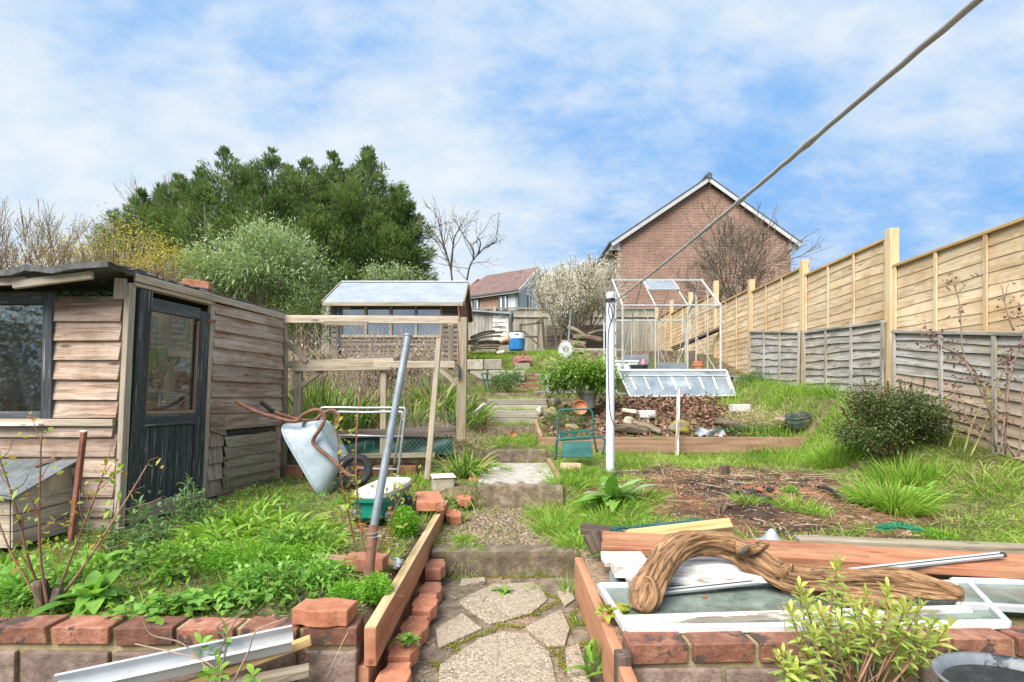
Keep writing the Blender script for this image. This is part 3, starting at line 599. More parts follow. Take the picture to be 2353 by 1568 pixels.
# ---------------------------------------------------------------- weatherboarded shed on the left
def shed():
    th = thing('garden_shed', 'low brown weatherboarded shed with black door and window and felt roof', 'shed', (-3.6, 4.2, E-1.0))
    Yf = 3.7; nf = V((0, -1, 0))
    SB, ST, FB, FT = P(262, 1240, Yf), P(302, 632, Yf), P(640, 1135, 5.45), P(648, 724, 5.45)
    def W(u, v, o=0): return (SB.lerp(FB, u)).lerp(ST.lerp(FT, u), v)+ns*o
    ns = (FB-SB).cross(V((0, 0, 1))).normalized()
    def uat(px, v):
        lo, hi = 0, 1
        for _ in range(40):
            m = (lo+hi)/2; p = W(m, v); x = S+p.x*S/p.y
            if x < px: lo = m
            else: hi = m
        return m
    # front wall
    rows = [740, 784, 828, 873, 919, 961, 1005, 1050, 1095, 1142, 1187, 1236]; tops = [688]+rows[:-1]; fw = MB()
    for k, (yt, yb) in enumerate(zip(tops, rows)):
        f = (yb-632)/608; rt = 287-26*f; lt = 133-25*(yb-700)/260 if yb < 970 else -420
        if k == 6: rt -= 8
        clap(fw, P(lt, yb, Yf), P(rt, yb+random.uniform(-1, 1), Yf), P(lt, yt-6, Yf), P(rt+3, yt-6, Yf), nf)
    for k, (yt, yb) in enumerate(zip(tops[:6], rows[:6])): clap(fw, P(-420, yb, Yf), P(-285, yb, Yf), P(-420, yt-6, Yf), P(-285, yt-6, Yf), nf)
    fw.build('front_cladding', M['shed'], th, bevel=.002, jit=.0015)
    t = MB(); t.bar(P(-420, 968, Yf-.03), P(262, 972, Yf-.03), .03, .05); t.build('sill_rail', M['pale'], th, bevel=.003)
    t = MB(); t.bar(P(-60, 1080, Yf-.035), P(172, 1083, Yf-.035), .02, .05); t.build('batten', M['pale'], th, bevel=.003)
    # corner posts
    t = MB(); t.bar(P(272, 1242, Yf-.005), P(300, 652, Yf-.005), .062, .04, up=(1, 0, 0)); t.build('corner_batten', M['pale'], th, bevel=.003)
    t = MB(); t.bar(P(275, 688, Yf-.03), P(278, 640, Yf-.03), .075, .03, up=(0, 1, 0)); t.build('corner_block', M['pale'], th, bevel=.003)
    # wire netting in the gap under the eaves
    t = MB(); chainlink(t, P(128, 691, Yf-.01), P(262, 691, Yf)-P(128, 691, Yf), P(128, 668, Yf)-P(128, 691, Yf), 9, 2, .0022, .012); t.build('wire_netting', M['greenwire'], th)
    # side wall boards
    sw = MB(); ud = uat(480, .5); n = 13
    for k in range(n):
        v0, v1 = k/n, min((k+1.12)/n, .985); ua = ud; ub = 1
        if k == n-1: v1 = .97
        if k < 5: ub = uat(508, .3)
        clap(sw, W(ua, v0), W(ub, v0), W(ua, v1), W(ub, v1), ns, .032, .005)
    for k in range(5, 6): clap(sw, W(ud, k/n), W(uat(515, .4), k/n-.03), W(ud, (k+1)/n), W(uat(512, .4), (k+1)/n), ns, .03, .022)
    for k in range(5): clap(sw, W(uat(632, .3), k/n), W(1, k/n), W(uat(632, .3), (k+1.1)/n), W(1, (k+1.1)/n), ns, .022, .006)
    sw.build('side_cladding', M['shed'], th, bevel=.002, jit=.0015)
    # pop-door hatch with a wire vent above it
    u0, u1 = uat(510, .3), uat(630, .3); h = MB(); m = 7
    for k in range(m):
        v0 = .0+.345*k/m; v1 = .0+.345*(k+1.1)/m; clap(h, W(u0+.004*k, v0, .012), W(u1, v0, .012), W(u0, v1, .012), W(u1, v1, .012), ns, .02, .01)
    hd = h.build('hatch', M['weathered'], th, bevel=.002, jit=.001)
    t = MB(); t.tube([W(u0+.02, .02, .045), W(u0+.02, .34, .045)], .003, 5); t.tube(spl([W(u0+.02, .34, .045), W((u0+u1)/2, .31, .045), W(u1-.03, .345, .045), W(u1-.03, .06, .045)], 6), .003, 5); t.build('cord', M['yellowstick'], hd)
    t = MB(); t.hexa([W(u0, .355, -.03), W(u1, .355, -.03), W(u1, .355, -.02), W(u0, .355, -.02), W(u0, .41, -.03), W(u1, .41, -.03), W(u1, .41, -.02), W(u0, .41, -.02)]); vt = t.build('vent', M['dark'], th)
    t = MB()
    for k in range(27): u = u0+(u1-u0)*k/26; t.tube([W(u, .355, .002), W(u, .41, .002)], .0014, 3, False)
    for k in range(6): v = .355+.055*k/5; t.tube([W(u0, v, .002), W(u1, v, .002)], .0014, 3, False)
    t.build('wire_grid', M['wire'], vt)
    # door: frame, glazed top, boarded bottom
    d0, d1 = uat(287, .5)+.0, uat(468, .5); vb, vm, vt_ = .115, .465, .955
    d0 = max(d0, .03); sw_ = .062
    dr = MB()
    def dq(ua, ub, va, vb_, o=.03, th_=.04, m=None):
        (m or dr).hexa([W(ua, va, o-th_), W(ub, va, o-th_), W(ub, va, o), W(ua, va, o), W(ua, vb_, o-th_), W(ub, vb_, o-th_), W(ub, vb_, o), W(ua, vb_, o)])
    dq(d0, d0+sw_, vb-.03, vt_); dq(d1-sw_, d1, vb+.02, vt_-.035); dq(d0+sw_, d1-sw_, vt_-.075, vt_-.025, .028); dq(d0+sw_, d1-sw_, vm-.045, vm+.005, .028)
    door = dr.build('door', M['blackpaint'], th, bevel=.003)
    t = MB(); k = 8; a, b = d0+sw_, d1-sw_
    for i in range(k): dq(a+(b-a)*i/k+.001, a+(b-a)*(i+1)/k-.001, vb, vm-.045, .012, .02, t)
    t.build('door_boards', M['blackpaint'], door, bevel=.003)
    t = MB(); dq(a, b, vm+.005, vt_-.075, .0, .004, t); t.build('door_pane', M['shedglass'], door)
    t = MB(); q = .005; dq(a, a+q, vm+.005, vt_-.08, .022, .02, t); dq(b-q*1.6, b, vm+.005, vt_-.08, .022, .02, t); dq(a, b, vm+.003, vm+.018, .022, .02, t); t.build('glazing_bead', M['planter'], door)
    t = MB(); chainlink(t, W(a, vm+.01, -.03), W(b, vm+.01, -.03)-W(a, vm+.01, -.03), W(a, .87, -.03)-W(a, vm+.01, -.03), 7, 11, .0016); t.build('netting', M['wire'], door)
    t = MB(); t.bar(W(d1-.03, vt_-.075, .035), W(d1+.03, vt_-.07, .035), .012, .02); t.build('bolt', M['rust'], door)
    t = MB(); dq(0.035, d1+.0, .05, .115, .02, .03, t); t.build('threshold', M['weathered'], th, bevel=.003)
    t = MB(); dq(d1+.004, ud, .0, .955, .018, .03, t); t.build('door_jamb', M['pale'], th, bevel=.003)
    t = MB(); dq(.02, ud+.01, .955, .995, .005, .02, t); t.build('lintel', M['shed'], th)
    # window in the front wall
    wn = MB(); q = lambda x, y, o=0: P(x, y, Yf)+nf*o
    def fr(pts, o=.04): wn.hexa([q(*p, -.01) for p in pts[:2]]+[q(*p, o) for p in pts[1::-1]]+[q(*p, -.01) for p in pts[3:1:-1]]+[q(*p, o) for p in pts[2:]])
    fr([(104, 965), (128, 968), (131, 672), (109, 672)]); fr([(-285, 700), (108, 700), (109, 672), (-285, 672)]); fr([(-285, 968), (104, 968), (104, 946), (-285, 946)]); fr([(-285, 946), (-262, 946), (-262, 700), (-285, 700)])
    win = wn.build('window', M['blackpaint'], th, bevel=.003)
    t = MB(); t.hexa([q(-270, 950, -.004), q(106, 950, -.004), q(106, 950, 0), q(-270, 950, 0), q(-270, 690, -.004), q(110, 690, -.004), q(110, 690, 0), q(-270, 690, 0)]); t.build('pane', M['shedglass'], win)
    t = MB(); t.bar(q(-290, 975, .05), q(112, 975, .05), .06, .02); t.build('sill', M['flakywhite'], win, bevel=.003)
    # inside: back and end walls, floor, dark
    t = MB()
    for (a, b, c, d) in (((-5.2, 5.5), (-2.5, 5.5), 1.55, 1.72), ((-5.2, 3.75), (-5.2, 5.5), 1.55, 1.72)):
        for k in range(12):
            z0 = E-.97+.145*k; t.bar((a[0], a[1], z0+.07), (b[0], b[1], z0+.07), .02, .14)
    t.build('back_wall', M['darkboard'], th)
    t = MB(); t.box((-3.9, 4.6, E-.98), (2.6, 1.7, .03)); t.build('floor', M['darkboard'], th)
    t = MB(); t.bar(P(318, 925, 4.9), P(470, 925, 5.1), .05, .06); t.bar((-4.9, 5.42, E+.25), (-2.55, 5.42, E+.22), .03, .1); t.bar((-4.9, 5.4, E+.0), (-2.55, 5.42, E-.05), .03, .1); t.bar((-3.6, 5.2, E+.5), (-2.6, 5.3, E+.2), .05, .05); t.build('wall_rail', M['weathered'], th, bevel=.002)
    # roof: felted sheet with an overhanging front corner
    A, B, C, Dd = P(-420, 652, 3.46), P(246, 607, 3.44), P(656, 723, 5.6), V((-5.3, 5.7, E+.92)); Bm = P(310, 628, 3.78)
    Bm2 = P(470, 672, 4.45)
    def rf(u, v):
        f = A.lerp(B, u) if u < .9 else B.lerp(Bm, (u-.9)/.1); bk = Dd.lerp(C, u); p = f.lerp(bk, v)
        p.z += .012*math.sin(u*37)*(1-v)+.006*math.sin(v*23+u*5)+.035*math.sin(v*3.1)*.3; return p
    t = MB(); t.sheet(lambda u, v: rf(u, v), 60, 30); t.build('roof', M['felt'], th, solid=.04, smooth=False, jit=.007)
    t = MB()
    for a, b in (((-420, 668), (60, 645)), ((30, 655), (212, 632))): t.bar(P(*a, 3.50), P(*b, 3.50), .025, .055)
    t.build('front_fascia', M['pale'], th, bevel=.004, jit=.004)
    t = MB(); a, b = W(.0, 1, .03), W(1, 1, .03); up = V((0, 0, .02)); t.bar(a-up, b-up, .022, .055); a, b = W(.0, .975, .022), W(.42, .975, .022); t.bar(a-up, b-up, .03, .025); t.build('side_fascia', M['pale'], th, bevel=.003)
    # nest box on the front
    x1 = -3.17; zb = E-.965; yb, yf = 3.68, 3.24; t = MB()
    for k in range(3):
        z0 = zb+.105*k; t.box(((x1-5)/2, yf+.01, z0+.05), (5+x1+.0, .02, .098)); 
        if k < 3: t.box((x1, (yb+yf)/2, z0+.05), (.02, yb-yf, .098))
    t.hexa([(x1-.01, yf, zb+.31), (x1+.01, yf, zb+.31), (x1+.01, yb, zb+.31), (x1-.01, yb, zb+.31), (x1-.01, yf, zb+.312), (x1+.01, yf, zb+.312), (x1+.01, yb, zb+.47), (x1-.01, yb, zb+.47)])
    nb = t.build('nest_box', M['pale'], th, bevel=.002); t = MB()
    t.hexa([(-5.2, yf-.04, zb+.315), (x1+.05, yf-.04, zb+.315), (x1+.05, yb, zb+.49), (-5.2, yb, zb+.49), (-5.2, yf-.04, zb+.328), (x1+.05, yf-.04, zb+.328), (x1+.05, yb, zb+.505), (-5.2, yb, zb+.505)]); t.build('lid', M['slate'], nb, bevel=.003)
    t = MB(); t.bar((x1-.15, yb-.12, zb+.475), (x1-.10, yb-.005, zb+.53), .03, .004); t.build('hinge', M['rust'], nb)
    # things kept inside
    for (pa, pb, wd, m, lb) in ((P(35, 962, 3.86), P(-40, 740, 4.3), .14, 'sleeper', 'reddish plank leaning inside the shed window'), (P(78, 962, 3.84), P(28, 790, 4.15), .05, 'flakywhite', 'narrow white batten leaning inside the shed window'), (P(85, 958, 4.1), P(62, 790, 4.3), .09, 'pale', 'pale offcut leaning at the right inside the shed window')):
        t = MB(); t.bar(pa, pb, wd, .02, up=(0, 1, .2)); o = t.build('plank', M[m], bevel=.002); tag(o, lb, 'plank')
    c = P(382, 915, 4.8); t = MB(); w0, d0_, h = .55, .3, .22
    t.hexa([c+V((-w0/2+.06, -d0_/2, -.03)), c+V((w0/2-.09, -d0_/2, -.03)), c+V((w0/2-.09, d0_/2, -.03)), c+V((-w0/2+.06, d0_/2, -.03)), c+V((-w0/2, -d0_/2-.03, h)), c+V((w0/2, -d0_/2-.03, h-.04)), c+V((w0/2, d0_/2, h-.04)), c+V((-w0/2, d0_/2, h))])
    o = t.build('storage_tub', M['galv'], bevel=.02, seg=2); tag(o, 'grey metal tub seen through the glass of the shed door', 'tub')
    t = MB(); t.bar(c+V((-.29, -.18, h)), c+V((.29, -.18, h-.04)), .03, .025); t.build('rim', M['aluwhite'], o, bevel=.004)
    t = MB(); t.bar(c+V((-.4, 0, -.05)), c+V((.4, .05, -.05)), .34, .025); o2 = t.build('shelf', M['weathered'], th)
shed()
t = MB(); t.box(P(455, 655, 4.5), (.215, .10, .065), (.02, .12, .2)); o = t.build('brick', M['brick'], bevel=.006); tag(o, 'red brick weighing down the felt of the brown shed roof', 'brick')
# ---------------------------------------------------------------- open timber frame beside the shed
def frame():
    th = thing('garden_run', 'weathered open timber framework of an old netted run beside the shed', 'garden run', (-1.4, 5.6, E-.85)); Y = 5.6
    def b(nm, p0, p1, w_, t_, m='weathered', up=(0, 1, 0), par=th):
        t = MB(); t.bar(p0, p1, w_, t_, up=up); return t.build(nm, M[m], par, bevel=.003, jit=.0015)
    b('top_beam', P(642, 734, Y), P(1056, 736, Y), .082, .045, 'pale'); b('splice_plate', P(745, 743, Y-.04), P(845, 744, Y-.04), .05, .02, 'weathered')
    b('post', P(1060, 1010, Y-.05), P(1063, 731, Y-.05), .10, .10); b('post', P(1036, 838, Y+.9), P(1036, 745, Y+.7), .06, .05)
    b('post', P(650, 1110, Y), P(652, 748, Y), .075, .06); b('post', P(684, 1050, Y-.02), P(686, 848, Y-.02), .085, .06); b('post', P(880, 1050, Y), P(882, 852, Y), .06, .05)
    b('middle_rail', P(655, 838, Y), P(905, 832, Y), .085, .04); b('middle_rail', P(860, 838, Y-.03), P(1046, 838, Y-.03), .075, .04, 'pale'); b('middle_rail', P(672, 850, Y-.05), P(900, 846, Y-.05), .04, .04)
    b('brace', P(652, 778, Y-.02), P(705, 832, Y-.02), .055, .03); b('brace', P(668, 905, Y-.03), P(742, 850, Y-.03), .05, .03); b('brace', P(1010, 848, Y-.03), P(1050, 884, Y-.03), .05, .03)
    b('back_rail', P(1036, 845, Y), P(1036, 832, Y+1.6), .05, .05, up=(0, 0, 1)); b('loose_batten', P(800, 826, Y+.3), P(905, 822, Y+.3), .05, .03, 'pale')
    b('gravel_board', P(735, 1000, Y-.02), P(1048, 990, Y-.02), .09, .03, 'darkboard'); b('bottom_rail', P(735, 1050, Y-.04), P(1000, 1046, Y-.04), .05, .05)
    t = MB(); t.sheet(lambda u, v: P(700+340*u, 1004+40*v, Y+.02)+V((0, .02*math.sin(u*23+v*4)*math.sin(v*3), 0)), 40, 8); t.build('green_sheet', M['greensheet'], th, smooth=True)
    t = MB(); chainlink(t, P(705, 895, Y+.05), P(1040, 890, Y+.05)-P(705, 895, Y+.05), P(735, 742, Y+.05)-P(735, 890, Y+.05), 30, 12, .0013, .004); t.build('wire_netting', M['wire'], th)
    t = MB(); chainlink(t, P(900, 1045, Y-.01), P(1048, 1045, Y-.01)-P(900, 1045, Y-.01), P(900, 945, Y-.01)-P(900, 1045, Y-.01), 14, 9, .0013, .003); t.build('wire_netting', M['wire'], th)
    t = MB(); t.bar(P(1056, 738, Y-.1), P(1053, 700, Y-.12), .012, .012, up=(0, 1, 0)); t.tube([P(1055, 880, Y-.1), P(1052, 760, Y-.1)], .006, 6); t.build('nailed_strip', M['rust'], th)
    t = MB(); t.tube([P(1054, 868, Y-.13), P(1055, 850, Y-.13), P(1052, 838, Y-.13)], .018, 6); t.build('hook', M['darkplastic'], th)
    mb = MB()
    for k in range(6): mb.box(V((-2.35+.24*k+random.uniform(-.01, .01), Y-.03, E-.83)), (.215, .1, .14), (0, 0, random.uniform(-.05, .05)))
    o = mb.build('brick_footing', M['brick'], bevel=.006, jit=.004); tag(o, 'row of bricks standing on end along the foot of the timber frame', 'bricks')
frame()
# ---------------------------------------------------------------- summerhouse behind the frame
def summerhouse():
    th = thing('summerhouse', 'small grey-roofed wooden summerhouse with a long window behind the timber frame', 'summerhouse', (-2.3, 10.9, E+.45))
    x0, x1, y0, y1 = -3.52, -1.02, 10.0, 11.8; zb, ze, zr = E+.42, E+1.80, E+2.39; t = MB(); n = 14
    for k in range(n):
        a = zb+(E+1.15-zb)*k/8; b = zb+(E+1.15-zb)*(k+1.1)/8
        if k < 8: clap(t, (x0, y0, a), (x1, y0, a), (x0, y0, b), (x1, y0, b), (0, -1, 0))
    for (a, b) in ((x0, -3.36), (-1.35, x1)):
        for k in range(7): z0 = E+1.15+.095*k; clap(t, (a, y0, z0), (b, y0, z0), (a, y0, z0+.1), (b, y0, z0+.1), (0, -1, 0))
    t.build('front_cladding', M['darkboard'], th)
    t = MB(); ym = (y0+y1)/2
    for k in range(20):
        z0 = zb+(zr-zb)*k/20; z1 = zb+(zr-zb)*(k+1.05)/20
        f = lambda z: (y0, y1) if z < ze else (y0+(ym-y0)*(z-ze)/(zr-ze), y1-(ym-y0)*(z-ze)/(zr-ze))
        a, b = f(z0), f(min(z1, zr-.01)); t.hexa([(x1-.02, a[0], z0), (x1+.02, a[0], z0), (x1+.02, a[1], z0), (x1-.02, a[1], z0), (x1-.02, b[0], z1), (x1+.006, b[0], z1), (x1+.006, b[1], z1), (x1-.02, b[1], z1)])
    t.build('gable_cladding', M['rustpaint'], th)
    t = MB(); t.box(((x0+x1)/2, y1, (zb+ze)/2), (x1-x0, .03, ze-zb)); t.box((x0, ym, (zb+ze)/2), (.03, y1-y0, ze-zb)); t.build('back_wall', M['darkboard'], th)
    t = MB(); t.box((-2.6, 11.6, E+1.3), (.9, .1, .5)); t.box((-1.7, 11.4, E+1.2), (.3, .1, .6)); t.build('inner_board', M['pale'], th)
    for s, nm in ((-1, 'roof'), (1, 'roof')):
        t = MB(); ye = ym+s*(ym-y0+.2); zz = ze-.03; a = V((x0-.1, ye, zz)); b = V((x1+.08, ye, zz)); c = V((x1+.08, ym, zr)); d = V((x0-.1, ym, zr)); up = V((0, 0, .03))
        t.hexa([a, b, c, d, a+up, b+up, c+up, d+up]); r = t.build(nm, M['greyfelt'], th, bevel=.004)
        t = MB(); t.bar(a+V((0, s*.01, -.02)), b+V((0, s*.01, -.02)), .03, .06); t.build('fascia', M['weathered'], r)
        t = MB(); t.bar(b+V((.015, 0, 0)), c+V((.015, 0, 0)), .02, .09); t.build('bargeboard', M['weathered'], r); t = MB(); t.bar(a+V((-.015, 0, 0)), d+V((-.015, 0, 0)), .02, .09); t.build('bargeboard', M['weathered'], r)
    t = MB(); t.box(((x0+x1)/2, ym, zr+.035), (x1-x0+.2, .1, .03)); t.build('ridge_cap', M['upvc'], th, bevel=.01)
    t = MB(); xs = np.linspace(-3.34, -1.38, 5)
    for x in xs: t.box((x, y0-.01, E+1.48), (.05, .06, .66))
    t.box((-2.36, y0-.012, E+1.8), (2.0, .055, .05)); t.box((-2.36, y0-.012, E+1.16), (2.0, .07, .05)); wn = t.build('window', M['weathered'], th)
    for i in range(4):
        t = MB(); t.box(((xs[i]+xs[i+1])/2, y0+.0, E+1.48), (xs[1]-xs[0]-.05, .004, .6)); t.build('pane', M['brightglass'], wn)
    t = MB(); t.sheet(lambda u, v: V((-1.9+.3*u, y0+.12+.02*math.sin(u*20), E+1.2+.58*v)), 12, 2); t.build('curtain', M['teal'], th)
    t = MB(); t.tube([(-3.40, y0-.06, E+.55), (-3.36, y0-.06, E+1.78)], .035, 8); t.build('downpipe', M['gutter'], th)
summerhouse()
def smallshed():
    th = thing('small_shed', 'small pale grey shed with boarded double doors before the back fence', 'shed', (-.6, 14, E+1.4))
    x0, x1, y0, y1, zb, zt = -1.35, -.06, 13.4, 14.6, E+1.45, E+2.28; t = MB()
    for k in range(9): t.box((x0+.0+.092*k+.05, y0, (zb+zt-.1)/2), (.088, .03, zt-zb-.1))
    t.build('doors', M['greyfence'], th, bevel=.003)
    t = MB()
    for k in range(6): z0 = zb+.12*k; clap(t, (x0+.84, y0, z0), (x1-.1, y0, z0), (x0+.84, y0, z0+.13), (x1-.1, y0, z0+.13), (0, -1, 0), .03)
    t.build('shiplap', M['flakywhite'], th)
    t = MB(); t.box((x1-.05, y0-.01, (zb+zt)/2-.05), (.09, .06, zt-zb-.1)); t.box((x1, (y0+y1)/2, (zb+zt)/2-.04), (.03, y1-y0, zt-zb-.08)); t.box((x0, (y0+y1)/2, (zb+zt)/2-.04), (.03, y1-y0, zt-zb-.08)); t.box(((x0+x1)/2, y1, (zb+zt)/2-.04), (x1-x0, .03, zt-zb-.08)); t.build('walls', M['flakywhite'], th)
    t = MB(); t.hexa([(x0-.05, y0-.12, zt-.06), (x1+.1, y0-.12, zt-.16), (x1+.1, y1+.1, zt-.16), (x0-.05, y1+.1, zt-.06), (x0-.05, y0-.12, zt-.02), (x1+.1, y0-.12, zt-.12), (x1+.1, y1+.1, zt-.12), (x0-.05, y1+.1, zt-.02)]); t.build('roof', M['greyfelt'], th)
    t = MB(); t.tube([(x1+.04, y0-.1, zb), (x1+.02, y0-.1, zt-.25), (x1+.06, y0-.1, zt-.12)], .05, 8); t.build('downpipe', M['gutter'], th)
smallshed()
# ---------------------------------------------------------------- houses on the hill
def wallq(mb, a, b, z0, z1, out=(0, 0, 0)):
    """thin wall a->b with brick coordinates along it"""
    pass
def gcwall(mb, pts, n, th=.25):
    pts = [V(p) for p in pts]; n = V(n).normalized(); k = len(pts); u = (pts[1]-pts[0]); u.z = 0; u.normalize()
    back = [p-n*th for p in pts]; fs = [tuple(range(k)), tuple(reversed(range(k, 2*k)))]+[(i, k+i, k+(i+1) % k, (i+1) % k) for i in range(k)]
    b = len(mb.v); mb.v += [tuple(p) for p in pts+back]; mb.f += [tuple(i+b for i in f) for f in fs]
    mb.g += [(u.dot(p-pts[0]), p.z, 0) for p in pts+back]; mb.r += [.5]*(2*k)
def house_big():
    Y = 26; th = thing('brick_house', 'large red brick house gable with white bargeboards beyond the new fence', 'house', (9.8, 30, E+3))
    x0 = P(1420, 0, Y).x; x1 = P(1817, 0, Y).x; ap = P(1625, 418, Y); zl = P(0, 552, Y).z; yb = Y+10; zb = E+1.5
    t = MB(); gcwall(t, [(x0, Y, zb), (x1, Y, zb), (x1, Y, zl), (ap.x, Y, ap.z-.1), (x0, Y, zl)], (0, -1, 0))
    gcwall(t, [(x0, yb, zb), (x0, Y+.25, zb), (x0, Y+.25, zl-.02), (x0, yb, zl-.02)], (-1, 0, 0)); gcwall(t, [(x1, Y+.25, zb), (x1, yb, zb), (x1, yb, zl-.02), (x1, Y+.25, zl-.02)], (1, 0, 0))
    t.build('wall', M['housebrick'], th)
    for s, xe in ((-1, x0-.35), (1, x1+.35)):
        ze = zl-.2; e0 = V((xe, Y-.25, ze)); r0 = V((ap.x, Y-.25, ap.z+.12)); d = V((0, yb-Y+.5, 0)); up = V((0, 0, .09))
        t = MB(); t.hexa([e0, r0, r0+d, e0+d, e0+up, r0+up, r0+d+up, e0+d+up]); rf = t.build('roof', M['gutter'], th)
        f = (r0-e0).normalized(); t = MB(); dn = V((0, 0, -.19)); t.bar(e0+dn*.6+V((0, .02, 0)), r0+dn*.6+V((0, .02, 0)), .05, .17, up=(0, 0, 1))
        t.build('bargeboard', M['fascia'], rf)
        t = MB(); c = V((xe-s*.22, Y+.02, ze-.14)); t.box(c, (.46, .09, .34)); t.build('box_end', M['fascia'], rf)
        t = MB(); t.bar(V((xe-s*.1, Y-.1, ze-.12)), V((xe-s*.1, yb, ze-.12)), .2, .2); t.build('soffit', M['fascia'], rf)
        t = MB(); t.bar(V((xe+s*.06, Y-.2, ze+.03)), V((xe+s*.06, yb, ze+.03)), .12, .1); t.build('gutter', M['gutter'], rf)
    t = MB(); t.tube([V((ap.x, Y-.3, ap.z+.2)), V((ap.x, yb, ap.z+.2))], .16, 8); t.build('ridge_tiles', M['gutter'], th)
    t = MB(); t.box((x0-.05, Y+1.2, zl-1.3), (.08, .9, 1.2)); t.build('window', M['gutter'], th)
house_big()
def house_small():
    th = thing('house', 'distant house with red tiled roof and grey clad corner seen past the summerhouse', 'house', (0, 45, E+6))
    C0 = P(1190, 665, 42); a = V((-.832, .555, 0)); b = V((.555, .832, 0)); L = 6.6; W = 6.0; zb = E+5; ze = C0.z; za = E+(910-619)*44.5/S
    C0 = V((C0.x, C0.y, 0)); z = lambda p, h: V((p.x, p.y, h))
    A = C0+a*L; B = C0+b*W; mid = C0+b*W/2; na = -b; nb = -a
    t = MB(); gcwall(t, [z(A, zb), z(C0+a*1.9, zb), z(C0+a*1.9, ze), z(A, ze)], na); gcwall(t, [z(C0+b*3.6, zb), z(B, zb), z(B, ze), z(C0+b*3.6, ze+1.2)], nb)
    gcwall(t, [z(B, zb), z(A+b*W, zb), z(A+b*W, ze), z(B, ze)], b); gcwall(t, [z(A+b*W, zb), z(A, zb), z(A, ze), z(A+b*W/2, za), z(A+b*W, ze)], a); t.build('wall', M['housebrick'], th)
    t = MB(); gcwall(t, [z(C0+a*1.9, zb), z(C0, zb), z(C0, ze), z(C0+a*1.9, ze)], na); gcwall(t, [z(C0, zb), z(C0+b*3.6, zb), z(C0+b*3.6, ze+1.2), z(mid, za-.1), z(C0, ze)], nb); t.build('grey_cladding', M['render'], th)
    for s in (0, 1):
        e = (C0-b*.35 if s == 0 else B+b*.35); k = -.35*(za-ze)/(W/2)
        e0 = z(e+nb*.35, ze+k); r0 = z(mid+nb*.35, za); r1 = z(mid+a*(L-1.2), za); e1 = z(e+a*(L+.4), ze+k); up = V((0, 0, .16)); t = MB()
        q = [e0, r0, r1, e1]; t.v = [tuple(p) for p in q+[p+up for p in q]]; t.f = list(MB.F6); sl = (r0-e0).length
        t.g = [(0, 0, 0), (0, sl, 0), (L, sl, 0), (L, 0, 0)]*2; t.r = [.5]*8; rf = t.build('roof', M['rooftile'], th)
        t = MB(); t.bar(e0+V((0, 0, -.02)), r0+V((0, 0, -.02)), .08, .3); t.bar(e0+V((0, 0, .02)), e1+V((0, 0, .02)), .1, .22); t.build('fascia', M['fascia'], rf)
        t = MB(); t.bar(e0-b*.08*(1 if s == 0 else -1)+V((0, 0, .08)), e1-b*.08*(1 if s == 0 else -1)+V((0, 0, .08)), .12, .12); t.build('gutter', M['gutter'], rf)
    def win(o, d, n, w, h, zt):
        c = z(o, zt-h/2); t = MB(); t.bar(c-d*w/2+n*.03, c+d*w/2+n*.03, .1, h); f = t.build('window', M['gutter'], th)
        for i in (-1, 1):
            t = MB(); t.bar(c+d*(i*w/4-w/4+.07)+n*.06, c+d*(i*w/4+w/4-.07)+n*.06, .06, h-.2); t.build('pane', M['upvc' if False else 'winglass'], f)
            t = MB(); t.bar(c+d*(i*w/4-w/4+.09)+n*.07, c+d*(i*w/4-w/4+.22)+n*.07, .06, h-.24); t.build('blind', M['white'], f)
    win(C0+a*1.45, a, na, .9, 1.35, ze-.35); win(C0+a*4.6, a, na, 1.3, 1.1, ze-.35); win(C0+b*1.9, b, nb, .9, 1.35, ze-.3); win(C0+b*4.8, b, nb, .9, 1.3, ze-.4)
house_small()
def house_far():
    Y = 38; th = thing('grey_roofed_house', 'dark grey house roof peeping above the white blossom tree', 'house', (6.2, 40, E+6)); a = P(1332, 622, Y); c = P(1416, 600, Y); r = P(1348, 588, Y); r2 = P(1420, 592, Y)
    t = MB(); t.hexa([V((a.x-.3, Y, E+5)), V((c.x+1.5, Y, E+5)), V((c.x+1.5, Y+5, E+5)), V((a.x-.3, Y+5, E+5)), V((a.x, Y, a.z)), V((c.x+1.5, Y, a.z)), V((c.x+1.5, Y+5, a.z)), V((a.x, Y+5, a.z))]); t.build('wall', M['render'], th)
    t = MB(); zr = r.z; t.hexa([V((a.x-.3, Y-.3, a.z-.1)), V((c.x+2, Y-.3, a.z-.1)), V((c.x+2, Y+5.3, a.z-.1)), V((a.x-.3, Y+5.3, a.z-.1)), V((r.x, Y+2, zr)), V((c.x+2, Y+2, zr)), V((c.x+2, Y+3, zr)), V((r.x, Y+3, zr))]); t.build('roof', M['gutter'], th)
    t = MB(); t.bar(V((a.x-.35, Y-.33, a.z-.1)), V((r.x-.03, Y+1.97, zr)), .12, .2); t.build('bargeboard', M['fascia'], th)
house_far()
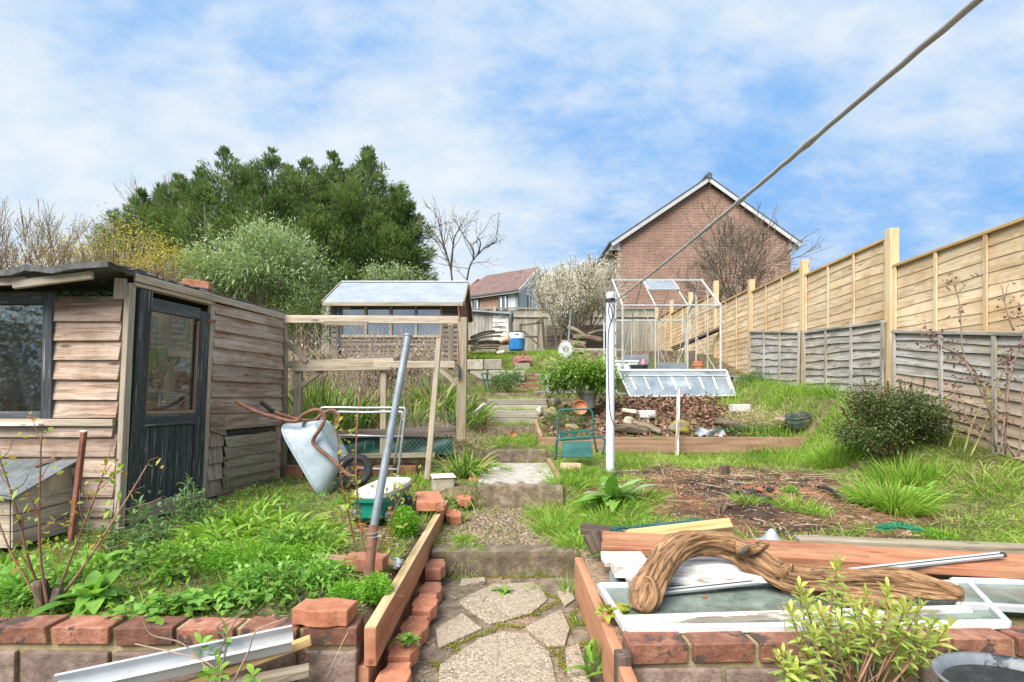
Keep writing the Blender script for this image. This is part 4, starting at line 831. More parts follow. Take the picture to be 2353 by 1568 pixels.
# ---------------------------------------------------------------- new close-lap fence on the right
FX = lambda y: 4.38+.048*(y-5.9)
FP = [2.04+1.93*i for i in range(9)]
def new_fence():
    th = thing('panel_fence', 'new golden timber panel fence stepping uphill along the right side', 'fence', (FX(8), 8, E))
    ptop = [1.72, 1.76, 1.92, 2.07, 2.21, 2.62, 2.75, 2.9, 3.0]; tops = [1.40, 1.48, 1.83, 1.97, 2.04, 2.36, 2.48, 2.6]; u = V((.048, 1, 0)).normalized(); n = V((-1, .048, 0)).normalized()
    for i, y in enumerate(FP):
        if i < 1: continue
        t = MB(); z0 = g1(FX(y), y)-.2; t.box((FX(y), y, (z0+E+ptop[i])/2), (.1, .1, E+ptop[i]-z0), (0, 0, -.048)); t.build('post', M['freshpost'], th, bevel=.004)
    for i, zt in enumerate(tops):
        y0, y1 = FP[i]+.055, FP[i+1]-.055; zb = zt-(1.95 if i < 3 else 1.85); a = V((FX(y0), y0, E)); b = V((FX(y1), y1, E)); t = MB(); k = 17
        for j in range(k):
            z0 = zb+(zt-.03-zb)*j/k; z1 = zb+(zt-.03-zb)*(j+1.25)/k; z1 = min(z1, zt-.02)
            ja, jb = random.uniform(-.008, .008), random.uniform(-.008, .008)
            
            o1, rr = random.uniform(0, 9), random.random()
            for q in range(6):
                pa, pb = a.lerp(b, q/6), a.lerp(b, (q+1)/6); wa, wb = (.010*math.sin(o1+x*5+math.sin(x*9+o1)) for x in (q/6, (q+1)/6))
                clap(t, pa+V((0, 0, z0+ja+wa)), pb+V((0, 0, z0+ja+wb)), pa+V((0, 0, z1)), pb+V((0, 0, z1)), n, .010, .002, rr)
        pn = t.build('fence_panel', M['fresh'], th, jit=.0012)
        t = MB(); t.bar(a+V((0, 0, zt))+n*.01, b+V((0, 0, zt))+n*.01, .055, .03); t.build('capping_rail', M['yellowstick'], pn, bevel=.002)
        for q in (.012, .34, .66, .985):
            p = a.lerp(b, q)+n*.024; t = MB(); t.bar(p+V((0, 0, zb)), p+V((0, 0, zt-.015)), .018, .04, up=n.cross(V((0, 0, 1)))); t.build('batten', M['fresh'], pn, bevel=.002)
new_fence()
def old_panel(label, pa, pb, pc, pd, k, bat=(.0, .33, .66, 1), tan=-1):
    """corners: bottom far, bottom near, top near, top far"""
    th = thing('old_fence_panel', label, 'fence panel', (pa+pb)/2); u = (pb-pa); n = V((0, 0, 1)).cross(u).normalized()
    if n.x > 0: n = -n
    for lo, hi, mt in ((0, max(tan, 0), 'tanfence'), (max(tan, 0), k, 'greyfence')):
        if lo == hi: continue
        t = MB()
        for j in range(lo, hi):
            f0, f1 = j/k, min((j+1.2)/k, .985); m = 8
            for q in range(m):
                a, b = q/m, (q+1)/m; w0, w1 = (.012*math.sin(j*2.3+x*9+math.sin(x*4+j)) for x in (a, b)); L0, L1, T0, T1 = pa.lerp(pb, a), pa.lerp(pb, b), pd.lerp(pc, a), pd.lerp(pc, b)
                clap(t, L0.lerp(T0, f0)+V((0, 0, w0)), L1.lerp(T1, f0)+V((0, 0, w1)), L0.lerp(T0, f1), L1.lerp(T1, f1), n, .026, .004, (j*.37+random.uniform(-.03, .03)) % 1)
        t.build('slats', M[mt], th)
    t = MB(); t.bar(pd+n*.015, pc+n*.015, .06, .035); t.build('capping_rail', M['greyfence'], th, bevel=.003)
    for q in bat:
        t = MB(); a = pa.lerp(pb, q)+n*.03; b = pd.lerp(pc, q)+n*.03; t.bar(a, b, .022, .042, up=n.cross(V((0, 0, 1)))); t.build('batten', M['greyfence'], th, bevel=.002)
def fpt(px, py, off=.07):
    # a point on the inner face of the fence line
    k = (px-S)/S; y = (4.38-.048*5.9-off)/(k-.048); return V((k*y, y, E+(910-py)*y/S))
old_panel('smallest weathered grey fence panel, farthest up the slope, against the new fence', fpt(1727, 905), fpt(1838, 905), fpt(1840, 763), fpt(1727, 762), 9)
old_panel('middle weathered grey fence panel with pale scrolling stains against the new fence', fpt(1853, 915), fpt(2032, 925), fpt(2034, 740), fpt(1853, 764), 9)
old_panel('long weathered grey and tan fence panel nearest the camera behind the roses', fpt(2058, 985), fpt(2720, 1215), fpt(2720, 775), fpt(2056, 762), 12, (.012, .27, .5, .75, .99), 7)
def back_fence():
    Y = 17.6; th = thing('back_fence', 'weathered grey close-board fence across the top of the garden', 'fence', (2.4, Y, E+1.4)); x0, x1 = -6.5, 5.0; t = MB(); x = x0
    while x < x1:
        dz = random.uniform(-.015, .015); t.box((x, Y, E+2.18+dz), (.105, .02, 1.55)); x += .1
    t.build('boards', M['backfence'], th)
    for z in (3.0, 2.72): t = MB(); t.bar((x0, Y-.03, E+z), (x1, Y-.03, E+z), .06, .05); t.build('rail', M['backfence'], th)
    for x in np.arange(x0+.2, x1, 1.9): t = MB(); t.box((x, Y-.06, E+2.2), (.1, .1, 1.72)); t.build('post', M['backfence'], th)
back_fence()
t = MB()
for k in range(7): t.bar(P(1255, 806-9*k, 17.0), P(1412, 806-9*k, 17.0), .05, .13)
o = t.build('log_fence', M['darkboard'], jit=.01); tag(o, 'low dark horizontal board fence below the blossom tree', 'fence')
th = thing('rickety_gate', 'crooked frame of poles standing against the grey back fence', 'gate', P(1225, 800, 16.5))
for a, b, w_ in (((1198, 802), (1196, 745), .07), ((1252, 803), (1246, 728), .09), ((1196, 748), (1250, 742), .06), ((1200, 775), (1236, 774), .05), ((1204, 762), (1240, 796), .05), ((1236, 803), (1238, 745), .06), ((1230, 744), (1252, 728), .06)):
    t = MB(); t.bar(P(*a, 16.4), P(*b, 16.4), w_, w_, up=(0, 1, 0)); t.build('pole', M['deadwood'], th, jit=.01)
# ---------------------------------------------------------------- greenhouse
def greenhouse():
    x0, x1, y0, y1 = 2.05, 3.87, 9.5, 11.4; zb, ze, zr = E+.46, E+1.68, E+2.36; ym = (y0+y1)/2; th = thing('greenhouse', 'aluminium frame greenhouse with most of its glass missing beside the new fence', 'greenhouse', ((x0+x1)/2, ym, zb))
    def b(nm, p0, p1, w_=.035, mat='aluwhite', up=(0, 0, 1), par=th):
        t = MB(); t.bar(p0, p1, w_*.72, w_*.6, up=up); return t.build(nm, M[mat], par, bevel=.002)
    for x in (x0, x1):
        for y in (y0, y1): b('corner_post', (x, y, zb), (x, y, ze), .045, up=(0, 1, 0))
    for y in (y0, y1): b('eave_bar', (x0-.02, y, ze), (x1+.02, y, ze), .05); b('sill_bar', (x0, y, zb), (x1, y, zb), .045)
    for x in (x0, x1):
        b('side_sill', (x, y0, zb), (x, y1, zb), .04); b('side_eave', (x, y0, ze), (x, y1, ze), .03); b('rafter', (x, y0, ze), (x, ym, zr), .045); b('rafter', (x, y1, ze), (x, ym, zr), .045); b('gable_post', (x, ym-.32, zb), (x, ym-.32, ze+.44), .035, up=(0, 1, 0)); b('gable_post', (x, ym+.32, zb), (x, ym+.32, ze+.44), .035, up=(0, 1, 0))
    b('ridge_bar', (x0-.03, ym, zr), (x1+.03, ym, zr), .06)
    for f in (.335, .665):
        x = x0+(x1-x0)*f
        for y in (y0, y1): b('glazing_bar', (x, y, zb), (x, y, ze), .03, up=(0, 1, 0)); b('rafter', (x, y, ze), (x, ym, zr), .03)
    for (a, c) in ((.335-.12, .47), (.80, .54)): b('brace', (x0+(x1-x0)*a, y0+.03, ze-.02), (x0+(x1-x0)*c, y0+.03, zb+.02), .018)
    for (a, c) in ((.0, .13), (.33, .2), (.67, .82), (.99, .86)): b('brace', (x0+(x1-x0)*a, y1-.03, ze-.02), (x0+(x1-x0)*c, y1-.03, zb+.02), .018)
    b('brace', (x1, y1-.1, ze-.05), (x1, y0+.25, zb+.05), .018)
    # roof vent, the one roof pane still in place
    xa, xb = x0+(x1-x0)*.335, x0+(x1-x0)*.665; za, yy = zr-.03, ym-.06; zl, yl = zr-.30, ym-.48; t = MB()
    t.hexa([(xa, yl, zl), (xb, yl, zl), (xb, yy, za), (xa, yy, za), (xa, yl-.005, zl+.012), (xb, yl-.005, zl+.012), (xb, yy-.005, za+.012), (xa, yy-.005, za+.012)]); v = t.build('roof_vent', M['frostglass'], th)
    for p, q in (((xa, yl, zl), (xb, yl, zl)), ((xa, yy, za), (xb, yy, za)), ((xa, yl, zl), (xa, yy, za)), ((xb, yl, zl), (xb, yy, za))): b('vent_bar', V(p)+V((0, 0, .015)), V(q)+V((0, 0, .015)), .03, par=v)
    # louvre in the left side and a few panes at the foot
    lv = b('louvre', (x0-.02, y0+.55, zb), (x0-.02, y0+.55, ze), .03, up=(0, 1, 0))
    for k in range(4): b('slat', (x0-.03, y0+.08, zb+.28+.25*k), (x0-.03, y0+.55, zb+.28+.25*k), .022, 'fern' if False else 'wire', par=lv)
    for (xa, xb, y, za, zt) in ((x0+.02, x0+.6, y1-.02, zb, zb+.30), (x0+.62, x0+1.2, y0+.0, zb+.02, zb+.16), (x0+.05, x0+.58, y0+.35, zb+.02, zb+.33)):
        t = MB(); t.box(((xa+xb)/2, y, (za+zt)/2), (xb-xa, .004, zt-za)); t.build('pane', M['frostglass'], th)
    t = MB(); t.box((x0-.03, (y0+y1)/2, zb-.06), (.12, y1-y0+.2, .16)); t.box(((x0+x1)/2+.05, y0-.02, zb-.08), (x1-x0+.3, .12, .13)); t.box((x1+.05, (y0+y1)/2, zb-.08), (.12, y1-y0, .13)); o = t.build('greenhouse_plinth', M['darkboard'], bevel=.005); tag(o, 'dark low plinth under the bare greenhouse frame', 'plinth')
greenhouse()
t = MB(); t.box((3.0, 12.0, E+.72), (2.6, .12, .68)); o = t.build('terrace_wall', M['mossconc'], bevel=.01, jit=.004); tag(o, 'dark concrete terrace wall seen through the greenhouse frame', 'wall')
t = MB(); t.bar(P(1545, 800, 12.3), P(1662, 752, 11.3), .09, .05); t.bar(P(1548, 806, 12.35), P(1660, 757, 11.35), .03, .03); o = t.build('gutter_length', M['darkwood']); tag(o, 'old dark gutter length sloping across the new fence behind the greenhouse', 'gutter')
# things standing inside the greenhouse
c = V((3.42, 10.2, E+.44)); t = MB(); t.lathe([(.14, 0), (.19, .02), (.23, .2), (.245, .21), (.235, .215), (.22, .2), (.17, .03)], 24, Matrix.Translation(c+V((-.13, .3, 0)))); o = t.build('plastic_tub', M['tubplastic'], smooth=True); tag(o, 'upright dark grey tub inside the greenhouse behind the stacked pots', 'tub')
t = MB()
for k in range(2): t.lathe([(.075, 0), (.09, .1), (.10, .1), (.10, .14), (.088, .14), (.07, .02)], 20, Matrix.Translation(V((3.55, 9.75, E+.47+.045*k)))); 
o = t.build('stacked_pots', M['terra'], smooth=False); tag(o, 'small stack of terracotta pots at the greenhouse front', 'pots')
t = MB(); t.box((2.2, 9.95, E+.56), (.42, .3, .2)); t.box((2.2, 9.8, E+.66), (.46, .03, .04)); o = t.build('white_trough', M['white'], bevel=.03, seg=3); tag(o, 'white plastic trough at the left end inside the greenhouse', 'trough')
t = MB(); t.lathe([(.13, 0), (.18, .12), (.19, .13), (.17, .12), (.1, .02)], 20, Matrix.Translation(V((2.42, 9.75, E+.46)))); o = t.build('bowl', M['tubplastic'], smooth=True); tag(o, 'shallow dark bowl in front of the white greenhouse trough', 'bowl')
t = MB(); t.lathe([(.03, 0), (.045, .02), (.04, .09), (.02, .13), (.015, .15)], 14, Matrix.Translation(V((2.5, 9.76, E+.55)))); o = t.build('pink_bottle', M['pink'], smooth=True); tag(o, 'small pink bottle standing in the dark bowl', 'bottle')
t = MB(); t.box((2.95, 9.8, E+.49), (.45, .3, .05)); o = t.build('seed_tray', M['white'], bevel=.008); tag(o, 'flat white seed tray on the greenhouse floor', 'tray')
# leaning roof section and ladder in front of the greenhouse
def coldframe():
    a, b, c, d = P(1448, 913, 8.75), P(1690, 911, 8.75), P(1668, 853, 9.35), P(1420, 853, 9.35); th = thing('glazed_panel', 'tilted glazed aluminium panel leaning against the greenhouse plinth', 'glazed panel', (a+b)/2)
    n = (b-a).cross(d-a).normalized(); t = MB(); t.hexa([a, b, c, d, a+n*.005, b+n*.005, c+n*.005, d+n*.005]); t.build('glass', M['frostglass'], th)
    for p, q, w_ in ((a, b, .04), (d, c, .06), (a, d, .025), (b, c, .035), (d.lerp(a, .22), c.lerp(b, .22), .03)): t = MB(); t.bar(p+n*.01, q+n*.01, w_, .03, up=n); t.build('frame_bar', M['aluwhite'], th, bevel=.003)
    for k in range(8):
        f = .085+.128*k; t = MB(); t.bar(d.lerp(c, f).lerp(a.lerp(b, f), .27)+n*.012, d.lerp(c, f).lerp(a.lerp(b, f), .76)+n*.012, .03, .01, up=n); t.build('glazing_bar', M['upvc'], th)
coldframe()
def ladder():
    th = thing('ladder', 'long aluminium ladder lying on its side behind the glazed panel', 'ladder', P(1450, 905, 9.0))
    A0, A1, B0, B1 = P(1228, 862, 9.3), P(1700, 866, 9.42), P(1228, 901, 8.95), P(1700, 910, 9.25)
    for a, b in ((A0, A1), (B0, B1)): t = MB(); t.bar(a, b, .025, .05, up=(0, 1, 0)); t.build('stile', M['alu'], th, bevel=.004)
    for k in range(15):
        f = .06+k*.0655; t = MB()
        for q in (-.012, .012): t.tube([A0.lerp(A1, f+q*.35), B0.lerp(B1, f+q*.35)], .011, 8)
        t.build('rung', M['alu'], th)
ladder()
# ---------------------------------------------------------------- raised planter on the right
th = thing('raised_planter', 'long brown timber edge of the raised bed across the right lawn', 'planter', (2.2, 6.5, E-.75))
t = MB(); t.bar((.37, 6.53, E-.63), (4.1, 6.53, E-.63), .05, .2); t.build('front_board', M['planter'], th, bevel=.004)
t = MB(); t.bar((.37, 6.56, E-.60), (.36, 8.0, E-.46), .05, .2); t.build('side_board', M['planter'], th, bevel=.004)
t = MB(); t.bar(P(1556, 1048, 6.4), P(1559, 892, 6.42), .07, .025, up=(1, 0, 0)); o = t.build('wooden_stake', M['flakywhite'], bevel=.003); tag(o, 'short off-white wooden stake standing before the raised bed', 'stake')
# washing line post and line
th = thing('line_post', 'tall white washing line post in the grass beside the kneeler', 'post', Gd(1401, 5.3)); b0 = Gd(1402, 5.3, -.1); tp = P(1403, 676, 5.3)
t = MB(); t.tube([b0, b0.lerp(tp, .5), tp], .043, 20); t.build('tube', M['postwhite'], th, smooth=False)
t = MB(); t.lathe([(.0455, -.05), (.046, 0), (.04, .012), (.02, .02)], 20, Matrix.Translation(tp)); t.build('cap', M['postwhite'], th)
t = MB()
for k in range(6): t.tube([tp+V((.047*math.cos(a)+random.uniform(-.002, .003), .047*math.sin(a), -.055-.006*k+.004*math.sin(3*a+k))) for a in np.linspace(0, 6.28, 20)], .0045, 5)
t.tube(spl([tp+V((-.045, -.02, -.06)), tp+V((-.01, -.06, -.14)), tp+V((.01, -.05, -.25)), tp+V((-.02, -.05, -.33)), tp+V((-.035, -.045, -.5)), tp+V((-.03, -.05, -1.0)), tp+V((-.01, -.05, -1.25)), tp+V((.043, -.03, -1.37))], 8), .0045, 5)
t.tube(spl([tp+V((-.03, -.04, -.06)), tp+V((.02, -.055, -.13)), tp+V((.03, -.05, -.18)), tp+V((-.005, -.055, -.28)), tp+V((-.03, -.045, -.2)), tp+V((-.02, -.045, -.07))], 8), .004, 5)
t.build('cord', M['cable'], th, smooth=True)
a = P(1412, 694, 5.26); b = P(2246, 0, .92); d = (b-a); pts = [a+d*f+V((0, 0, -.02*math.sin(min(f, 1)*3.14)+random.uniform(-.0015, .0015))) for f in np.linspace(0, 1.9, 150)]
t = MB(); t.tube(pts, [.0076+.0003*math.sin(k*.5)+(.0035 if k in (52, 59, 68) else 0) for k in range(150)], 12); o = t.build('washing_line', M['rope'], smooth=True); tag(o, 'thick grey washing line rising from the white post toward the camera', 'washing line')
# ---------------------------------------------------------------- galvanised pole, stakes
th = thing('metal_pole', 'leaning galvanised scaffold tube with a rusty foot in the left bed', 'pole', P(845, 1345, 2.38)); a, b, c = P(845, 1350, 2.36), P(858, 1215, 2.44), P(938, 772, 2.72)
t = MB(); t.tube([b, b.lerp(c, .5), c], .0195, 18); t.build('tube', M['galv'], th); t = MB(); t.lathe([(.0205, -.01), (.024, -.004), (.024, .004), (.018, .006)], 16, Matrix.Translation(c)@(c-b).to_track_quat('Z', 'Y').to_matrix().to_4x4()); t.build('end', M['galv'], th)
t = MB(); t.tube([a, b+(b-a)*.06], .0225, 18); t.build('rusty_sleeve', M['rust'], th)
t = MB(); q = b.lerp(a, .12); t.tube([q+V((.026*math.cos(x), .026*math.sin(x), .003*x-.02)) for x in np.linspace(0, 12.5, 40)], .002, 5); t.box(q+V((.035, -.01, 0)), (.02, .01, .008)); t.build('wire_tie', M['alu'], th)
t = MB(); t.bar(P(982, 1102, 4.9), P(1009, 778, 5.05), .05, .045, up=(0, 1, 0)); o = t.build('wooden_stake', M['weathered'], bevel=.003, jit=.003); tag(o, 'tall square wooden stake leaning before the timber frame', 'stake')
t = MB(); a, b = P(163, 1242, 3.3), P(193, 993, 3.3); t.bar(a, b, .03, .03, up=(0, 1, 0)); o = t.build('iron_stake', M['rustpaint'], bevel=.004); tag(o, 'rusty red iron stake standing in front of the shed nest box', 'stake')
t = MB(); t.bar(b, b+(b-a).normalized()*.008, .03, .03, up=(0, 1, 0)); t.build('tip', M['white'], o)
# ---------------------------------------------------------------- wheelbarrow tipped on its nose
def barrow():
    th = thing('wheelbarrow', 'pale galvanised wheelbarrow tipped on its nose against the shed', 'wheelbarrow', P(735, 1150, 4.4)); yn = 4.42; yf = 4.95; yc = (yn+yf)/2
    A, B, C, Dd = P(640, 982, yn), P(737, 1148, yn), P(715, 972, yn), P(772, 1072, yn)
    def ring(s, a):
        # s 0 rim .. 1 floor ; a angle round the superellipse
        p0, p1 = A.lerp(C, s), B.lerp(Dd, s); c = (p0+p1)/2; h = (p1-p0)/2; hw = (yf-yn)/2*(1-.28*s)
        e = .42; ca, sa = math.cos(a), math.sin(a); x = math.copysign(abs(ca)**e, ca); y = math.copysign(abs(sa)**e, sa)
        q = c+h*x*(1+.05*(1-abs(sa))); return V((q.x, yc+hw*y, q.z))
    t = MB(); t.sheet(lambda u, v: ring(u, 6.28318*v), 12, 64); t.sheet(lambda u, v: ring(1, 6.28318*v)*(1-u)+V(((C+Dd)/2).to_tuple()[:1]+(yc,)+((C+Dd)/2).to_tuple()[2:])*u, 4, 64)
    tr = t.build('tray', M['tray'], th, smooth=True, solid=.004)
    t = MB(); t.tube([ring(-.01, 6.28318*k/64) for k in range(65)], .009, 8, False); t.build('rim', M['tray'], tr, smooth=True)
    Z = lambda l, y: [P(*p, y) for p in l]
    n1 = Z([(542, 921), (575, 940), (613, 954), (676, 969), (695, 955), (717, 944), (735, 944), (746, 960), (738, 982), (722, 1006), (720, 1019), (731, 1030), (766, 1060), (807, 1098)], yn+.02)
    n2 = Z([(605, 930), (622, 942), (650, 954), (690, 965), (722, 966), (741, 951), (764, 943), (780, 958), (774, 981), (760, 1000), (756, 1018), (764, 1030), (786, 1048), (818, 1080)], yf-.02)
    for k in range(len(n2)): n2[k] = n2[k].lerp(n1[k]+V((.05, .5, .01)), .0)
    for p in (n1, n2): t = MB(); t.tube(spl(p, 5), .0165, 12); t.build('frame_tube', M['rust'], th, smooth=True)
    t = MB(); t.tube([n2[0]+V((-.02, 0, .02)), n2[1], n2[1].lerp(n2[2], .3)], .02, 10); t.build('grip', M['rubber'], th, smooth=True)
    t = MB(); t.bar(P(690, 968, yn+.05), P(726, 966, yf-.05), .03, .02); t.build('cross_bar', M['rust'], th); t = MB(); t.bar(P(735, 1035, yn+.04), P(765, 1025, yf-.04), .03, .006); t.build('cross_bar', M['rust'], th)
    c = P(816, 1081, 4.62); Mx = Matrix.Translation(c)@Euler((R(90), 0, R(14))).to_matrix().to_4x4()
    t = MB(); prof = [(.118+.036*math.cos(x), .036*math.sin(x)*1.15) for x in np.linspace(0, 6.283, 20)[:-1]]; t.lathe(prof, 48, Mx, close=True); w_ = t.build('wheel', M['rubber'], th, smooth=True)
    t = MB()
    for k in range(34):
        a = 6.283*k/34
        for s in (-1, 1): t.box((.150*math.cos(a), .150*math.sin(a), .017*s), (.014, .008, .03), (0, 0, a), M=Mx)
    t.build('tread', M['rubber'], w_)
    t = MB(); t.lathe([(.088, -.02), (.09, .0), (.088, .02), (.08, .022), (.078, 0), (.08, -.022)], 32, Mx, close=True); t.lathe([(.02, -.04), (.03, -.03), (.03, .03), (.02, .04)], 16, Mx)
    for k in range(5): t.bar(Mx@V((.02*math.cos(k*1.2566), .02*math.sin(k*1.2566), 0)), Mx@V((.085*math.cos(k*1.2566), .085*math.sin(k*1.2566), 0)), .028, .018, up=Mx.to_3x3()@V((0, 0, 1)))
    t.build('rim', M['darkplastic'], w_)
barrow()
# ---------------------------------------------------------------- tubular walking frame
def walker():
    th = thing('tube_frame', 'folded silver tubular walking frame standing behind the wheelbarrow', 'walking frame', P(830, 1095, 5.15)); y = 5.1
    def tb(nm, pts, r=.013, m='alu', n=6): t = MB(); t.tube(spl(pts, n) if len(pts) > 2 else pts, r, 10); t.build(nm, M[m], th, smooth=True)
    tb('hoop', [P(746, 1085, y), P(741, 1010, y), P(738, 955, y), P(737, 943, y), P(748, 937, y), P(835, 938, y), P(920, 938, y), P(931, 943, y), P(930, 958, y), P(922, 1025, y), P(914, 1095, y)])
    tb('hoop', [P(752, 1075, y+.3), P(742, 955, y+.12), P(741, 950, y+.1), P(752, 947, y+.1), P(840, 948, y+.1), P(915, 947, y+.1), P(925, 952, y+.1), P(922, 970, y+.12), P(905, 1075, y+.3)])
    tb('cross_bar', [P(742, 1000, y), P(925, 1004, y)], .011); tb('cross_bar', [P(760, 1076, y+.1), P(917, 1079, y+.02)], .011); tb('cross_bar', [P(929, 965, y), P(924, 965, y+.12)], .01)
    for p in (P(914, 1092, y), P(746, 1085, y)): tb('rubber_foot', [p, p+V((0, 0, -.03))], .017, 'upvc')
walker()
# ---------------------------------------------------------------- teal garden cart
def cart():
    gp = V((-.93, 3.72, E-.875)); th = thing('garden_cart', 'teal plastic garden cart seat with a cream lid beside the board', 'garden cart', gp, 0); Mx = Matrix.Translation(gp)@Euler((0, 0, R(-6))).to_matrix().to_4x4()
    w0, w1, l0, l1 = .10, .125, .29, .33; t = MB()
    def rect(w_, l, z, n=10):
        out = []
        for k in range(40):
            a = 6.28318*k/40; c, s = math.cos(a), math.sin(a); e = .35; out.append(V((w_*math.copysign(abs(c)**e, c), l*math.copysign(abs(s)**e, s), z)))
        return out
    secs = [rect(w0*.6, l0*.9, .03), rect(w0, l0, .05), rect(w0+.004, l0+.005, .10), rect(w1-.005, l1-.012, .165), rect(w1+.004, l1+.004, .167), rect(w1+.006, l1+.006, .19), rect(w1-.004, l1-.004, .192), rect(w0, l0, .15)]
    t.sheet(lambda u, v: Mx@secs[int(round(u*7))][int(round(v*40)) % 40], 7, 40); t.build('body', M['teal'], th, smooth=False, solid=.004)
    t = MB(); s2 = [rect(w1+.004, l1+.008, .192), rect(w1+.008, l1+.012, .20), rect(w1+.006, l1+.01, .222), rect(w1-.006, l1-.002, .232), rect(.02, .1, .236), rect(.001, .001, .236)]
    t.sheet(lambda u, v: Mx@s2[int(round(u*5))][int(round(v*40)) % 40], 5, 40)
    for k in range(9): t.box((0, .02+.03*k, .2355), (.19-.008*k, .008, .006), M=Mx)
    lid = t.build('lid', M['cream'], th)
    for sx in (-1, 1):
        for sy in (-1, 1):
            c = Mx@V((sx*.115, sy*.2, .06)); m2 = Matrix.Translation(c)@Euler((0, R(90), R(-6))).to_matrix().to_4x4(); t = MB(); t.lathe([(.02, -.022), (.05, -.022), (.06, -.015), (.06, .015), (.05, .022), (.02, .022)], 24, m2); wv = t.build('wheel', M['darkplastic'], th, bevel=.002)
    t = MB(); t.box((0, -.30, .10), (.09, .02, .09), M=Mx); t.build('latch', M['teal'], th, bevel=.006)
cart()
# ---------------------------------------------------------------- green folding kneeler
def kneeler():
    gp = Gd(1325, 5.75); th = thing('garden_kneeler', 'folded dark green garden kneeler with two tube hoops', 'kneeler', gp); y = 5.75
    def tb(nm, pts, r=.011): t = MB(); t.tube(spl(pts, 5), r, 10); t.build(nm, M['greenpaint'], th, smooth=True)
    tb('hoop', [P(1277, 1055, y), P(1281, 1000, y), P(1282, 955, y), P(1284, 945, y), P(1295, 942, y), P(1350, 941, y), P(1358, 944, y), P(1362, 955, y), P(1364, 1000, y+.02), P(1372, 1040, y+.05)])
    tb('hoop', [P(1276, 1058, y-.25), P(1277, 1025, y-.25), P(1280, 1013, y-.25), P(1292, 1010, y-.25), P(1375, 1005, y-.22), P(1386, 1008, y-.22), P(1390, 1016, y-.22), P(1384, 1045, y-.22)])
    t = MB(); a, b, c, d = P(1290, 1052, y-.12), P(1362, 1052, y-.12), P(1357, 1015, y+.0), P(1292, 1017, y+.0); n = V((0, -.95, .3))*.02; t.hexa([a, b, c, d, a+n, b+n, c+n, d+n]); t.build('kneeling_board', M['greenpaint'], th, bevel=.004)
    t = MB(); a, b, c, d = P(1291, 1014, y-.02), P(1356, 1011, y-.02), P(1355, 1003, y), P(1291, 1006, y); t.hexa([a, b, c, d, a+n, b+n, c+n, d+n]); t.bar(P(1289, 994, y), P(1357, 990, y), .02, .03)
    for px in (1294, 1318, 1352): t.bar(P(px, 1010, y), P(px, 991, y), .03, .016, up=(0, 1, 0))
    t.bar(P(1290, 1014, y), P(1288, 990, y), .02, .02, up=(0, 1, 0)); t.build('slotted_rail', M['greenpaint'], th, bevel=.003)
kneeler()
# ---------------------------------------------------------------- log, planks and old windows on the right wall
def log():
    Y0 = 2.12; pts = [P(1472, 1408, 2.06), P(1487, 1362, 2.10), P(1512, 1312, 2.2), P(1555, 1264, 2.3), P(1612, 1247, 2.36), P(1680, 1254, 2.36), P(1735, 1284, 2.32), P(1785, 1316, 2.26), P(1850, 1332, 2.22), P(1940, 1330, 2.2), P(2040, 1338, 2.16), P(2130, 1355, 2.12), P(2205, 1366, 2.1)]
    k = .00185; rad = [20*k, 33*k, 32*k, 29*k, 30*k, 31*k, 31*k, 30*k, 28*k, 25*k, 23*k, 20*k, 15*k]
    P2 = spl(pts, 16); r2 = splv(rad, 16)
    def warp(u, a):
        s = u*17; tw = a+.5*math.sin(s*.35)
        return 1+.13*math.sin(3*tw+s*.4)+.05*math.sin(5*tw-s*.9+1)+.055*math.sin(7*tw+1.5*math.sin(s*.8))+.035*math.sin(15*tw+2*math.sin(s*1.3)+s)+.02*math.sin(26*tw+s*2.1)+.05*math.sin(s*1.7+1)*math.sin(2*a)+.20*mnoise.noise((math.cos(a)*1.6, math.sin(a)*1.6, s*.55))+.12*mnoise.noise((math.cos(tw)*5, math.sin(tw)*5, s*.8))+.07*mnoise.noise((math.cos(tw)*13, math.sin(tw)*13, s*2.2))
    t = MB(); t.tube(P2, r2, 96, True, warp=warp)
    o = t.build('driftwood_log', M['log'], smooth=True); tag(o, 'large arched bare brown log lying across the old window frames', 'log')
    t = MB(); t.tube(spl([P(1452, 1352, 2.12), P(1462, 1385, 2.08), P(1485, 1395, 2.05), P(1502, 1372, 2.04), P(1498, 1340, 2.07), P(1480, 1328, 2.1)], 6), splv([.012, .022, .024, .022, .016, .008], 6), 14, warp=lambda u, a: 1+.2*math.sin(5*a+u*9)); t.build('root_lip', M['log'], o, smooth=True)
    t = MB()
    t.tube(spl([P(1690, 1262, 2.28), P(1722, 1262, 2.27), P(1748, 1256, 2.27), P(1766, 1252, 2.28)], 6), splv([.03, .026, .02, .007], 6), 14, warp=lambda u, a: 1+.25*math.sin(4*a+u*12))
    t.build('broken_limb', M['log'], o, smooth=True); t = MB()
    t.tube(spl([P(1790, 1322, 2.24), P(1808, 1306, 2.21), P(1822, 1298, 2.2)], 6), splv([.03, .022, .006], 6), 14, warp=lambda u, a: 1+.25*math.sin(5*a+u*12))
    t.build('broken_limb', M['log'], o, smooth=True); t = MB()
    t.tube(spl([P(1975, 1318, 2.2), P(2050, 1318, 2.16), P(2125, 1338, 2.12), P(2208, 1362, 2.08)], 6), splv([.014, .026, .03, .022], 6), 16, warp=lambda u, a: 1+.15*math.sin(6*a+u*12))
    t.build('broken_limb', M['log'], o, smooth=True)
    t = MB(); t.tube(spl([P(1700, 1270, 2.25), P(1712, 1262, 2.24), P(1722, 1257, 2.24)], 5), [.012]*11, 8); t.build('snag', M['darkwood'], o)
log()
